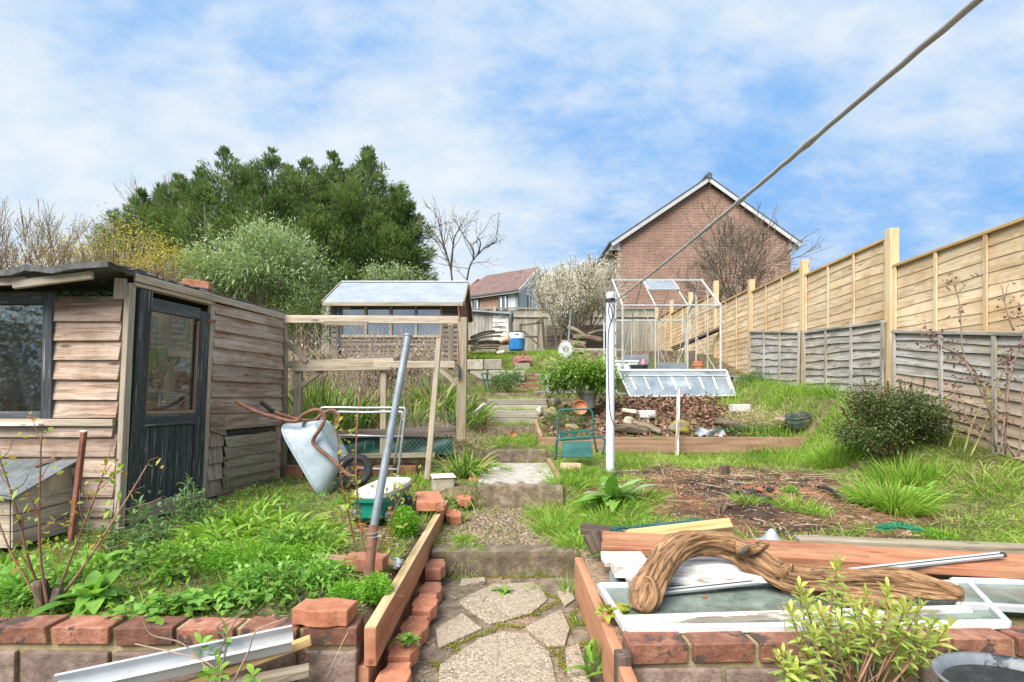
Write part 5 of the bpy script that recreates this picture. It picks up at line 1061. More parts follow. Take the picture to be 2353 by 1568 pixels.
for k, (a, b, r0, r1, lb) in enumerate([(P(1935, 1378, 2.05), P(2088, 1396, 2.02), .03, .018, 'short thick broken branch tucked beneath the arched log'), (P(1860, 1352, 2.12), P(2100, 1378, 2.06), .016, .012, 'thin split branch lying along the underside of the arched log')]):
    t = MB(); t.tube(spl([a, a.lerp(b, .4)+V((0, 0, .012)), b], 10), splv([r0*.8, r0, r1], 10), 14, warp=lambda u, a: 1+.18*math.sin(5*a+u*9)); o = t.build('branch', M['log'], smooth=True); tag(o, lb, 'branch')
def plank(name, a, b, w_, th_, mat, label, up=(0, 0, 1), cat='plank', bev=.003, jit=.0): t = MB(); t.bar(a, b, w_, th_, up=up); o = t.build(name, M[mat], bevel=bev, jit=jit); return tag(o, label, cat)
plank('plank', P(1383, 1246, 2.76), P(1990, 1282, 2.50), .22, .045, 'redplank', 'wide red-orange plank with its cut end beside the path grass', up=(0, -.1, 1))
plank('plank', P(1790, 1272, 2.60), P(2700, 1320, 2.34), .22, .04, 'redplank', 'second orange plank running off the right edge under the white trim', up=(0, -.1, 1))
plank('plank', P(1830, 1246, 2.92), P(2420, 1270, 2.72), .10, .06, 'weathered', 'weathered timber length behind the orange planks')
plank('plank', P(1400, 1238, 2.95), P(1680, 1206, 2.88), .07, .045, 'yellowstick', 'pale yellow batten lying over the green netting', up=(0, -.6, 1))
plank('plank', P(1336, 1216, 2.95), P(1402, 1222, 2.9), .07, .05, 'darkwood', 'dark rotten timber stub behind the left end of the red plank', jit=.008)
plank('plank', P(1350, 1250, 2.75), P(1382, 1240, 2.72), .05, .10, 'darkwood', 'dark splintered block under the left end of the red plank', jit=.008)
plank('plank', P(1408, 1306, 2.42), P(1790, 1300, 2.40), .12, .055, 'flakywhite', 'upper flaking white board under the arch of the log')
plank('plank', P(1440, 1332, 2.33), P(1850, 1322, 2.30), .10, .03, 'flakywhite', 'lower flaking white board beneath the arch of the log')
plank('plank', P(1385, 1285, 2.55), P(1480, 1285, 2.55), .12, .04, 'flakywhite', 'short white painted offcut beneath the red plank end')
def strip(a, b, label):
    th = thing('white_trim', label, 'trim', (a+b)/2); t = MB(); t.bar(a, b, .028, .018, up=(0, -.5, 1)); t.build('profile', M['upvc'], th, bevel=.003); n = V((0, -.5, 1)).normalized(); t = MB(); t.bar(a+n*.0095+V((0, -.004, 0)), b+n*.0095+V((0, -.004, 0)), .004, .002, up=(0, -.5, 1)); t.build('rubber_seal', M['rubber'], th); return th
sth = strip(P(1486, 1364, 2.2), P(2300, 1275, 2.45), 'long white window trim laid across the planks behind the log')
t = MB(); t.tube([P(2297, 1276, 2.45), P(2308, 1275, 2.453)], .013, 10); t.build('end_plug', M['darkplastic'], sth)
def winframe(label, q, bars, zt, mat='mossglass', w_=.026):
    th = thing('window_sash', label, 'window', (q[0]+q[2])/2); a, b, c, d = q; t = MB(); n = V((0, 0, .004)); t.hexa([a, b, c, d, a+n, b+n, c+n, d+n]); t.build('pane', M[mat], th)
    for p, r in ((a, b), (b, c), (c, d), (d, a)): t = MB(); t.bar(p+n*2, r+n*2, w_, .03); t.build('frame', M['flakywhite' if random.random() < .0 else 'upvc'], th, bevel=.004, jit=.001)
    for p, r in bars: t = MB(); t.bar(p+n*3, r+n*3, .032, .03); t.build('glazing_bar', M['flakywhite'], th, bevel=.004, jit=.002)
winframe('old white window sash with dirty glass lying under the log on the wall', [P(1440, 1452, 1.9), P(2315, 1440, 1.93), P(2225, 1345, 2.35), P(1378, 1352, 2.32)], [(P(1428, 1434, 1.96), P(2228, 1408, 2.06))], 0)
winframe('second dirty glass sash at the right edge behind the log end', [P(2205, 1396, 2.08), P(2640, 1420, 2.08), P(2640, 1350, 2.36), P(2190, 1340, 2.34)], [], 0)
t = MB(); t.sheet(lambda u, v: P(1400+230*u, 1292+60*v, 2.5-.25*v)+V((0, 0, -.045+.01*math.sin(9*u+5*v))), 12, 6); o = t.build('slate_sheet', M['slate'], solid=.01); tag(o, 'broken dark slate sheet under the white boards beside the path', 'slate')
# dark tub at the bottom right corner
t = MB(); c = P(2330, 1590, 1.42); t.lathe([(.05, -.16), (.13, -.16), (.165, .0), (.178, .02), (.185, .028), (.182, .034), (.170, .028), (.155, .0), (.13, -.10), (.02, -.11)], 56, Matrix.Translation(c)@Matrix.Diagonal((1.05, .85, 1, 1))); o = t.build('plastic_tub', M['tubplastic'], smooth=True); tag(o, 'black round plastic tub at the bottom right corner of the garden', 'tub')
t = MB(); t.lathe([(.001, .005), (.157, .006)], 40, Matrix.Translation(c)@Matrix.Diagonal((1.05, .85, 1, 1)), close=False); t.build('dark_disc', M['char'], o)  # dark disc added across the mouth so the tub reads dark inside
# white gutter length and battens leaning on the left wall
def gutter():
    a, b = P(120, 1588, 1.62), P(672, 1468, 1.86); th = thing('gutter_length', 'white plastic gutter length leaning along the left retaining wall', 'gutter', (a+b)/2); u = (b-a).normalized(); n = V((-.12, -.55, .8)); n = (n-u*n.dot(u)).normalized(); s = n.cross(u).normalized()
    pr = [(-.030, .030), (-.036, .034), (-.038, -.012), (-.02, -.03), (.02, -.03), (.04, -.010), (.042, .020), (.034, .022)]
    t = MB(); t.sheet(lambda f, g: a.lerp(b, f)+s*pr[int(round(g*7))][0]+n*pr[int(round(g*7))][1], 1, 7); t.build('channel', M['upvc'], th, solid=.004)
    t = MB(); t.bar(a-s*.034+n*.034, b-s*.034+n*.034, .012, .006, up=n); t.build('lip', M['upvc'], th)
gutter()
plank('batten', P(330, 1612, 1.72), P(715, 1472, 1.87), .03, .03, 'yellowstick', 'thin weathered batten beneath the white gutter', cat='batten', jit=.003)
plank('batten', P(300, 1622, 1.66), P(712, 1540, 1.84), .05, .03, 'weathered', 'wider grey batten leaning lowest against the left wall', cat='batten', jit=.003)
t = MB(); t.bar(P(640, 1488, 1.87), P(700, 1500, 1.9), .02, .005); t.tube(spl([P(690, 1498, 1.89), P(706, 1508, 1.89), P(702, 1518, 1.89)], 4), .005, 6); o = t.build('metal_bracket', M['rust']); tag(o, 'rusty bracket on the end of the gutter beside the wall', 'bracket')
plank('plank', P(735, 1283, 2.75), P(925, 1300, 2.72), .075, .03, 'planter', 'brown board lying behind the foot of the metal pole')
t = MB(); t.sheet(lambda u, v: P(905+22*u, 1285+22*v, 2.65)+V((0, .02*math.sin(5*u+4*v), .01*math.sin(9*v))), 6, 6); o = t.build('plastic_scrap', M['tray'], solid=.003); tag(o, 'pale blue plastic scrap beside the long board', 'scrap')
# ---------------------------------------------------------------- planter contents
def rock(px, py, Y, sx, sy, sz, label, mat='mossrock', cat='rock', rz=0, name='rock'):
    c = P(px, py, Y); t = MB(); o1, o2, o3 = (random.uniform(0, 9) for _ in range(3))
    def f(u, v):
        th_, ph = u*math.pi, v*6.28318; q = V((math.sin(th_)*math.cos(ph), math.sin(th_)*math.sin(ph), math.cos(th_)))
        k = 1+.16*math.sin(3*q.x+o1)*math.cos(2.6*q.y+o2)+.12*math.sin(4.4*q.z+o3+2*q.x)+.04*math.sin(11*q.x+9*q.y+o1); q = V((q.x*sx, q.y*sy, q.z*sz))*k
        return c+Euler((0, 0, rz)).to_matrix()@q
    t.sheet(f, 16, 24); o = t.build(name, M[mat], smooth=True); return tag(o, label, cat)
rock(1560, 985, 6.85, .15, .12, .10, 'round moss-topped rock in the raised bed behind the white stake')
rock(1445, 968, 7.0, .07, .06, .06, 'pale upright stump end among rocks in the raised bed', 'stone')
rock(1480, 980, 6.9, .09, .06, .05, 'mossy pale stone between the logs in the raised bed', 'mossrock')
rock(1315, 985, 7.0, .10, .08, .07, 'flat mossy stone behind the kneeler hoop', 'mossrock')
rock(1268, 950, 7.6, .09, .08, .09, 'rounded dark mossy boulder at the corner of the raised bed', 'mossrock')
rock(1277, 922, 8.1, .08, .07, .07, 'pale cream stone above the mossy boulder by the steps', 'limestone')
rock(1240, 945, 7.85, .045, .05, .07, 'small pinkish stone at the end of the timber step', 'limestone')
for k, (a, b, r, lb) in enumerate([(P(1405, 985, 6.85), P(1490, 992, 6.75), .06, 'grey log lying in the raised bed right of the white post'), (P(1450, 970, 7.0), P(1520, 995, 6.75), .05, 'short broken log crossing behind the grey log'), (P(1640, 968, 7.0), P(1730, 990, 6.8), .065, 'pale split log at the middle of the raised bed')]):
    t = MB(); t.tube(spl([a, a.lerp(b, .5)+V((0, 0, .02)), b], 6), splv([r*.8, r, r*.85], 6), 14, warp=lambda u, x: 1+.12*math.sin(4*x+u*6)); o = t.build('rotting_log', M['deadwood'], smooth=True); tag(o, lb, 'log')
def pot(px, py, Y, prof, mat, label, rot=(0, 0, 0), name='plant_pot', sc=1): t = MB(); t.lathe([(r*sc, z*sc) for r, z in prof], 28, Matrix.Translation(P(px, py, Y))@Euler(rot).to_matrix().to_4x4()); o = t.build(name, M[mat], smooth=False, bevel=0); return tag(o, label, 'pot')
PP = [(.10, 0), (.135, .22), (.148, .22), (.152, .27), (.142, .27), (.13, .22), (.06, .20)]
pot(1352, 938, 7.75, PP, 'greypot', 'dark grey plastic pot holding the laurel bush', sc=1.0)
pot(1325, 945, 7.55, PP, 'terra', 'orange terracotta pot lying tipped among leaves beside the grey pot', (R(70), R(25), 0), sc=.72)
pot(1722, 917, 8.6, PP, 'terrapale', 'small pale terracotta pot tipped before the glazed panel', (R(-60), R(40), 0), sc=.42)
pot(1838, 990, 6.75, [(.09, 0), (.145, .07), (.16, .15), (.15, .19), (.162, .21), (.15, .215), (.135, .18), (.12, .06)], 'glaze', 'dark green glazed bowl with a brown rim at the right of the raised bed', (R(10), R(-14), 0))
plank('plank', P(1780, 962, 6.95), P(1878, 972, 6.7), .16, .025, 'weathered', 'wide weathered board resting over the glazed bowl', up=(.15, -.3, 1))
plank('plank', P(1862, 974, 6.9), P(2000, 1062, 5.8), .09, .03, 'weathered', 'grey board sloping down from the raised bed into the lawn')
for px, py, w_, lb in ((1485, 952, .24, 'white plastic trough half buried by brown leaves behind the log'), (1700, 938, .26, 'white plastic trough half buried by leaves below the glazed panel')):
    t = MB(); t.box(P(px, py, 7.6), (w_, .14, .11), (0, 0, .05)); o = t.build('white_trough', M['upvc'], bevel=.012, seg=2); tag(o, lb, 'trough')
t = MB(); t.box(P(1446, 945, 7.5), (.2, .12, .06), (0, .1, 0)); o = t.build('stone_block', M['limestone'], bevel=.01, jit=.006); tag(o, 'small pale concrete block in the leaves right of the white post', 'block')
t = MB(); t.sheet(lambda u, v: P(1600+65*u, 985+20*v, 6.75)+V((0, .03*math.sin(8*u+v*3), .02*math.sin(11*u)*math.cos(7*v))), 14, 8); o = t.build('plastic_sheet', M['greybag'], smooth=True); tag(o, 'crumpled grey plastic sheet showing beside the mossy rock', 'sheet')
# ---------------------------------------------------------------- scraps round the bonfire patch
def scrap(px, py, Y, w_, l, h, mat, label, name, cat, dz=0):
    c = Gd(px, Y, dz); o1 = random.uniform(0, 9); t = MB(); t.sheet(lambda u, v: c+V(((u-.5)*w_, (v-.5)*l, h*(.5+.5*math.sin(6*u+o1)*math.cos(5*v+o1))*(1-abs(2*u-1)**3)*(1-abs(2*v-1)**3))), 16, 12); o = t.build(name, M[mat], smooth=True, solid=.004); return tag(o, label, cat)
scrap(1765, 1228, 3.0, .17, .14, .12, 'greybag', 'crumpled grey plastic bag corner behind the red plank', 'plastic_bag', 'bag')
scrap(1715, 1236, 2.98, .12, .08, .02, 'blue', 'flat scrap of blue plastic beside the grey bag', 'plastic_scrap', 'scrap')
rock(1745, 1126, 3.95, .03, .03, .022, 'brown stone among the black bonfire embers', 'brick'); rock(1620, 1372, 2.1, .013, .01, .007, 'small orange pebble on the dirty window glass', 'brick')
for px, py, Y, s in ((1420, 1088, 5.0, .05), (1665, 1062, 5.1, .0), (1755, 1135, 3.9, .05), (1725, 1108, 4.2, .035), (1700, 1130, 4.05, .03), (1770, 1100, 4.2, .03)):
    if s: rock(px, 0, Y, s, s, s*.55, {1420: 'black charred lump at the back left edge of the bonfire patch', 1755: 'largest black ember lump in the bonfire patch', 1725: 'black ember lump behind the brown bonfire stone', 1700: 'small black ember left of the brown bonfire stone', 1770: 'small black ember at the top right of the embers'}[px], 'char', 'ember', name='ember').location.z = g1((px-S)*Y/S, Y)
t = MB(); c = Gd(1665, 5.05); t.tube([c, c+V((0, 0, .10))], [.05, .045], 14, warp=lambda u, a: 1+.1*math.sin(5*a)); o = t.build('tree_stump', M['darkwood']); tag(o, 'small dark sawn stump at the top of the bonfire patch', 'stump')
t = MB(); t.tube(spl([Gd(1880, 4.25, .03), Gd(1905, 4.1, .05), Gd(1930, 3.95, .03)], 5), .014, 7); o = t.build('charred_stick', M['char']); tag(o, 'charred stick at the right of the bonfire patch', 'stick')
# ---------------------------------------------------------------- clutter at the top of the garden
Yb = 13.2; t = MB(); c = P(1187, 806, Yb); t.lathe([(.17, 0), (.20, .02), (.21, .2), (.215, .30), (.205, .305)], 28, Matrix.Translation(c)); o = t.build('water_butt', M['blue'], smooth=False); tag(o, 'blue barrel with white top and black lid before the back fence', 'barrel')
t = MB(); t.lathe([(.205, .303), (.205, .42), (.19, .46)], 28, Matrix.Translation(c)); t.build('white_shoulder', M['white'], o); t = MB(); t.lathe([(.20, .455), (.205, .47), (.19, .49), (.12, .50)], 28, Matrix.Translation(c)); t.build('lid', M['darkplastic'], o); t = MB(); t.box(c+V((0, -.205, .40)), (.10, .01, .03)); t.build('handle', M['darkplastic'], o)
mb = MB()
for r in range(3):
    for k in range(3):
        if r == 2 and k == 2: continue
        mb.box(V((-.72+.36*k+.08*(r % 2), 9.95+random.uniform(-.02, .02), E+.18+.21*r)), (.34, .2, .2), (0, 0, random.uniform(-.04, .04)))
o = mb.build('block_wall', M['cblock'], bevel=.012, jit=.006); tag(o, 'low wall of weathered concrete blocks left of the brick steps', 'wall')
pot(1150, 785, 10.2, [(.05, 0), (.055, .14), (.075, .15), (.07, .2), (.05, .2)], 'terrapale', 'pale clay pipe end lying on the block wall', (R(20), R(70), 0), 'clay_pipe')
pot(1158, 782, 10.3, [(.05, 0), (.06, .1), (.07, .11), (.05, .11)], 'terrapale', 'pinkish clay pipe collar beside the pale clay pipe', (R(80), R(10), .5), 'clay_pipe')
pot(1142, 812, 9.9, [(.03, 0), (.035, .14), (.03, .15)], 'limestone', 'short pale pipe lying at the foot of the clay pipes', (R(10), R(80), 0), 'clay_pipe')
for k in range(7):
    a = P(1080+random.uniform(-5, 5), 806-6*k+random.uniform(0, 8), 10.4); b = P(1150+random.uniform(-15, 5), 800-7*k+random.uniform(-5, 10), 10.5+.05*k)
    t = MB(); t.tube(spl([a, a.lerp(b, .5)+V((0, 0, .03)), b], 4), .022, 8); o = t.build('stacked_branch', M['deadwood']); tag(o, 'weathered branch in the heap on top of the block wall', 'branch', 'branches heaped on the block wall')
t = MB(); c = P(1200, 832, 11); t.hexa([c+V((-.22, -.1, -.1)), c+V((.22, -.1, -.1)), c+V((.22, .2, -.1)), c+V((-.22, .2, -.1)), c+V((-.20, -.1, .06)), c+V((.22, -.1, .06)), c+V((.22, .2, .15)), c+V((-.2, .2, .15))]); o = t.build('rusty_tank', M['tray_rust'], bevel=.02); tag(o, 'rusty red metal box below the blue barrel', 'metal box')
t = MB(); t.tube(spl([c+V((-.2, -.2, -.1)), c+V((-.05, -.22, .0)), c+V((.08, -.2, .02)), c+V((.18, -.15, -.02))], 5), .035, 8); t.bar(c+V((-.02, -.2, -.1)), c+V((.02, -.18, .22)), .06, .03); t.build('bent_lid', M['tray_rust'], o)
t = MB(); t.box(P(1200, 843, 10.6), (.3, .14, .14), (0, 0, .06)); o = t.build('concrete_block', M['cblock'], bevel=.01, jit=.006); tag(o, 'single pale concrete block in front of the rusty metal box', 'block')
# sun face ornament on a pole
th = thing('garden_pole', 'thin grey pole standing beside the white sun ornament', 'pole', P(1303, 905, 9.8)); t = MB(); t.tube([P(1302, 905, 9.8), P(1306, 790, 9.8), P(1312, 712, 9.8)], .018, 10); t.build('tube', M['galv'], th)
th = thing('sun_ornament', 'white sun-shaped garden ornament with wavy rays', 'ornament', P(1298, 803, 9.7)); c = P(1300, 803, 9.72); t = MB(); m = 26
for k in range(m):
    a = 6.283*k/m; pts = [c+V((math.cos(a+d)*r, 0, math.sin(a+d)*r)) for r, d in ((.085, 0), (.11, .1), (.135, .05), (.155, .18))]; t.tube(spl(pts, 3), splv([.011, .010, .007, .002], 3), 6)
t.build('rays', M['white'], th); t = MB(); t.lathe([(.066, -.008), (.078, -.008), (.078, .008), (.066, .008)], 32, Matrix.Translation(c)@Euler((R(90), 0, 0)).to_matrix().to_4x4(), close=True); t.build('ring', M['white'], th)
t = MB()
for pts in ([(-.045, .025), (-.025, .03), (-.01, .022)], [(.045, .025), (.025, .03), (.01, .022)], [(0, .02), (.004, -.005), (-.008, -.012)], [(-.035, -.028), (0, -.045), (.035, -.028)], [(-.06, 0), (-.04, -.01), (-.03, 0)], [(.06, 0), (.04, -.01), (.03, 0)], [(-.03, .055), (0, .045), (.03, .055)]): t.tube(spl([c+V((x, 0, z)) for x, z in pts], 4), .006, 6)
t.build('face', M['white'], th)
# log pile under the blossom tree
for k, (a, b, r, lb) in enumerate([(P(1305, 752, 12.6), P(1352, 778, 12.4), .06, 'upper pale log of the heap below the blossom tree'), (P(1318, 775, 12.5), P(1385, 782, 12.3), .07, 'middle log of the heap below the blossom tree'), (P(1290, 790, 12.3), P(1345, 795, 12.2), .08, 'lower dark log of the heap beside the sun ornament'), (P(1350, 770, 12.8), P(1395, 760, 12.8), .05, 'short log at the right end of the heap')]):
    t = MB(); t.tube(spl([a, a.lerp(b, .5)+V((0, 0, .03)), b], 5), r, 12, warp=lambda u, x: 1+.12*math.sin(3*x+u*5)); o = t.build('heaped_log', M['deadwood'], smooth=True); tag(o, lb, 'log')
t = MB(); t.box(P(1365, 808, 12.2), (1.4, .3, .10), (0, .01, 0)); o = t.build('stone_slab', M['cblock'], bevel=.02, jit=.01); tag(o, 'long stone slab below the log heap behind the laurel', 'slab')
th = thing('hand_trolley', 'dark green wire plant stand left of the timber steps', 'plant stand', P(1112, 900, 8.9))
for pts in ([(1108, 858), (1113, 880), (1118, 903)], [(1116, 858), (1122, 880), (1126, 900)], [(1104, 862), (1116, 858), (1128, 860)], [(1106, 873), (1120, 871)]): t = MB(); t.tube(spl([P(*p, 8.9) for p in pts], 4), .012, 6); t.build('rod', M['greenpaint'], th)
t = MB(); t.tube([P(1086, 952, 7.4), P(1114, 928, 7.3)], .022, 10); o = t.build('white_pipe', M['upvc']); tag(o, 'white pipe end propped in dry grass left of the timber steps', 'pipe')
pot(1178, 1000, 7.2, PP, 'terra', 'red plastic cup lying in the grass on the upper path', (R(75), R(30), 0), 'plastic_cup', .3)
# ---------------------------------------------------------------- grass and ground cover
def scatter(x0, x1, y0, y1, n, mask):
    x = rng.uniform(x0, x1, n); y = rng.uniform(y0, y1, n); k = rng.random(n) < np.clip(mask(x, y), 0, 1); x, y = x[k], y[k]
    return np.stack([x, y, gz(x, y)-.004], 1)
def bl(p, Lm, Lv, W, droop=.45, lean=.5, nseg=3, prof='grass', rvf=None, fold=0):
    n = len(p); d = np.stack([rng.normal(size=n)*lean, rng.normal(size=n)*lean, np.ones(n)], 1); L = Lm*np.exp(rng.normal(size=n)*Lv)
    return blades(p, d, L, W*(.7+.6*rng.random(n)), droop*(.4+1.2*rng.random(n)), nseg, prof, up=sph(n), rv=None if rvf is None else np.clip(rvf(p)+rng.normal(size=n)*.16, 0, 1), fold=fold)
cl = lambda x, y, s=1.0, o=0.0: .5+.5*hnoise(x+o, y-o, s)
fen = lambda y: FX(y)-.08
right = lambda x, y: (x > .46) & (x < fen(y)) & ((x < 2.6) | (y > 1.0))
tone = lambda p: .42+.2*hnoise(p[:, 0], p[:, 1], 1.7)+.14*hnoise(p[:, 0]+5, p[:, 1], 4)+.06*hnoise(p[:, 0], p[:, 1]+3, 9)
def m_right(x, y): return right(x, y)*(y > 2.95)*(y < 6.5)*(1-.985*burnmask(x, y))*(.2+.8*sm(cl(x, y, 1.7, 3), .1, .75))
def m_slope(x, y): return right(x, y)*(x > 2.9+.12*(y-6))*(y > 5.8)*(y < 9.6)*(.5+.5*cl(x, y, 1.7))
def m_left(x, y): return (x < -.62)*(x > -4)*(y > 2.05)*(y < 5.5)*((x < -.6) & ~((x < -2.45) & (y > 3.75)))*(.25+.7*sm(cl(x, y, 1.9, 2), .1, .6))
def m_path(x, y): return (x > -.66)*(x < .5)*(y > 3.3)*(y < 9.6)*np.where(y < 4.45, .14+.8*sm(x, .12, .45)+.6*sm(-x, .35, .5), np.where(y < 6.1, .25*sm(np.abs(x-.05), .2, .4)+.7*sm(x, .28, .45), .7))
def m_top(x, y): return (x > -1.6)*(x < 1.9)*(y > 10.3)*(y < 16.5)*(.6+.4*cl(x, y, 1.5))
def make_grass():
    P1 = scatter(.4, 4.6, 2.9, 6.55, 70000, m_right); P2 = scatter(2.6, 4.7, 5.8, 9.6, 15000, m_slope); P3 = scatter(-4, -.58, 2.0, 5.5, 38000, m_left); P4 = scatter(-.68, .52, 3.3, 9.6, 15000, m_path); P5 = scatter(-1.6, 1.9, 10.3, 16.5, 14000, m_top)
    near = scatter(-4, -.58, 2.0, 3.3, 14000, m_left)
    v, f, r = join([bl(P1, .085, .40, .0052, .5, .55, rvf=tone), bl(P2, .16, .35, .008, .4, .35, rvf=lambda p: tone(p)-.05), bl(P3, .06, .45, .0046, .5, .6, rvf=lambda p: tone(p)-.02), bl(near, .05, .4, .0036, .5, .6, rvf=tone), bl(P4, .075, .4, .005, .5, .6, rvf=tone), bl(P5, .13, .4, .012, .4, .4, rvf=lambda p: tone(p)+.05)])
    o = npmesh('grass', v, f, r, M['grass']); tag(o, 'short bright green grass over the lawns, beds and path edges', 'grass', kind='stuff')
    # straw and dead stalks
    S1 = scatter(.5, 4.6, 2.75, 6.4, 11000, lambda x, y: right(x, y)*(.15+.6*(burnmask(x, y) > .1)*cl(x, y, 3)+.5*(x > 3)*(y < 5))); S2 = scatter(-4, -.6, 2.05, 5.4, 7000, lambda x, y: .4*m_left(x, y)+.25*cl(x, y, 3)*(x > -2.4))
    n = len(S1)+len(S2); p = np.concatenate([S1, S2]); d = np.stack([rng.normal(size=n), rng.normal(size=n), np.abs(rng.normal(size=n))*.22], 1)
    dd = blades(p+np.array([0, 0, .012]), d, .07*np.exp(rng.normal(size=n)*.6)+.02, .0036, .1, 2, 'grass', up=sph(n))
    o = npmesh('straw', *dd, M['straw']); tag(o, 'scattered dead straw and stalks over the soil', 'straw', kind='stuff')
    # chips and crumbs on bare ground
    C = np.concatenate([scatter(.6, 3.4, 2.9, 5.4, 5500, lambda x, y: burnmask(x, y)*right(x, y)), scatter(-.5, .45, 3.3, 4.5, 5000, lambda x, y: .8*(x < .4)+0*y), scatter(-3.5, -.6, 2, 3.5, 2500, lambda x, y: .6+0*x), scatter(-.5, .38, 1.95, 3.2, 700, lambda x, y: .05+sm(np.abs(x-0), .2, .42)*.6)])
    n = len(C); d = sph(n); d[:, 2] *= .3; o = npmesh('debris', *blades(C+np.array([0, 0, .008]), d, .008+.022*rng.random(n)**2, .006+.01*rng.random(n), 0, 1, 'strap', up=sph(n)), M['debris']); tag(o, 'wood chips and crumbs over the bare soil', 'debris', kind='stuff')
    # twigs on the path
    q = scatter(-.46, .36, 2.0, 3.2, 260, lambda x, y: .1+.9*sm(-x, .1, .3)); n = len(q); d = sph(n); d[:, 2] *= .15; o = npmesh('twig_litter', *blades(q+np.array([0, 0, .02]), d, .05+.09*rng.random(n), .003, 0, 2, 'strap', up=sph(n)), M['debris']); tag(o, 'fine fallen twigs along the left of the paved path', 'twigs', kind='stuff')
    # weeds: small round-leaved cover in the left bed
    W_ = scatter(-4, -.62, 2.03, 5.3, 13000, lambda x, y: ((x > -2.7) | (y < 3.6))*(.05+.8*sm(cl(x, y, 1.3, 7), .45, .8))); n = len(W_); d = np.stack([rng.normal(size=n), rng.normal(size=n), .25+.9*rng.random(n)], 1)
    W_[:, 2] += .01+.05*rng.random(n)
    v, f, r = blades(W_, d, .016+.026*rng.random(n), .012+.018*rng.random(n), .25, 2, 'leaf', rv=np.clip(.45+.3*hnoise(W_[:, 0], W_[:, 1], 2.3)+.2*rng.normal(size=n), 0, 1))
    o = npmesh('weeds', v, f, r, M['weeds']); tag(o, 'mixed low leafy weeds covering the left bed', 'weeds', kind='stuff')
    mo = []
    for (x0, y0, x1, y1) in ((-.30, 2.86, -.06, 2.58), (-.06, 2.58, .12, 2.66), (.12, 2.66, .30, 2.86), (-.08, 2.52, .10, 2.5), (-.3, 2.3, -.05, 2.50), (-.35, 2.45, -.2, 2.2), (.13, 2.45, .22, 2.15), (.2, 2.25, .36, 2.35), (.2, 2.15, .3, 2.0), (-.33, 2.18, -.2, 1.95), (.10, 2.5, .2, 2.42), (.26, 2.45, .34, 2.7), (.12, 3.0, .3, 2.8), (-.4, 3.19, .3, 3.2)):
        k = int(90+700*math.hypot(x1-x0, y1-y0)); t = rng.random(k); mo.append(np.stack([x0+(x1-x0)*t+rng.normal(size=k)*.012, y0+(y1-y0)*t+rng.normal(size=k)*.012, np.full(k, E-1.131)], 1))
    mo = np.concatenate(mo); n = len(mo); d = np.stack([rng.normal(size=n), rng.normal(size=n), .8+0*rng.random(n)], 1); o = npmesh('moss', *blades(mo, d, .006+.008*rng.random(n), .006, 0, 1, 'strap', up=sph(n)), M['moss']); tag(o, 'yellow-green moss in the joints of the crazy paving', 'moss', kind='stuff')
    # brown leaves in the raised bed and along the glazed panel
    x = rng.uniform(.45, 4.0, 6500); y = rng.uniform(6.65, 8.6, 6500); k = rng.random(6500) < np.where((x > 1.4) & (x < 3.5) & (y > 7.2), .95, .38)*(x < 3.3+.3*rng.random(6500)); x, y = x[k], y[k]; n = len(x); z = gz(x, y)+rng.random(n)*np.where((x > 1.4) & (x < 3.4) & (y > 7.5), .16, .05)
    o = npmesh('fallen_leaves', *blades(np.stack([x, y, z], 1), sph(n)*[1, 1, .5], .05+.04*rng.random(n), .03+.02*rng.random(n), .2, 2, 'leaf', up=sph(n), fold=.15), M['litter']); tag(o, 'drift of dry brown fallen leaves in the raised bed', 'fallen leaves', kind='stuff')
make_grass()
def tuft(name, label, cat, specs, group=None, mat='lushgrass', org=None, kind=None):
    """specs: list of (px, Y, n, L, W, droop, lean, spread, dz)"""
    parts = []
    for (px, Y, n, L, W_, dr, lean, sp, dz) in specs:
        c = Gd(px, Y, dz); a = rng.uniform(0, 6.283, n); r = sp*np.sqrt(rng.random(n)); x = c.x+r*np.cos(a); y = c.y+r*np.sin(a); p = np.stack([x, y, np.full(n, c.z)+(gz(x, y)-g1(c.x, c.y) if dz == 0 else 0)-.005], 1)
        rad = r/sp; d = np.stack([np.cos(a)*lean*(rad+.15)+rng.normal(size=n)*.15, np.sin(a)*lean*(rad+.15)+rng.normal(size=n)*.15, np.ones(n)], 1)
        LL = L*(.55+.6*rng.random(n)); parts.append(blades(p, d, LL, W_*(.7+.5*rng.random(n)), dr*(.5+1.0*rng.random(n)), 5, 'strap' if W_ > .012 else 'grass', up=sph(n)))
    o = npmesh(name, *join(parts), M[mat], org=org); return tag(o, label, cat, group, kind or ('stuff' if len(specs) > 2 else None))
tuft('grass_clump', 'large bright grass clump arching beside the dock at the right of the bonfire patch', 'grass clump', [(2050, 3.75, 800, .38, .008, .55, .75, .18, 0), (2010, 3.85, 300, .3, .007, .5, .6, .14, 0)])
tuft('grass_clump', 'tall grass clump at the foot of the dark evergreen shrub', 'grass clump', [(2070, 4.5, 320, .36, .009, .3, .5, .2, 0), (2120, 4.35, 120, .30, .009, .3, .5, .15, 0)])
tuft('grass_clump', 'bright grass mound at the end of the raised bed board', 'grass clump', [(1925, 5.4, 800, .30, .008, .4, .7, .26, 0)])
tuft('grass_clump', 'low sprawling grass patch in the soil left of the big clump', 'grass clump', [(1830, 3.75, 260, .19, .006, .5, .9, .14, 0), (1880, 3.6, 140, .16, .006, .5, .9, .08, 0)])
tuft('grass_clump', 'small round grass tuft in the bonfire soil above the yellow batten', 'grass clump', [(1715, 3.8, 220, .14, .005, .5, .9, .09, 0)])
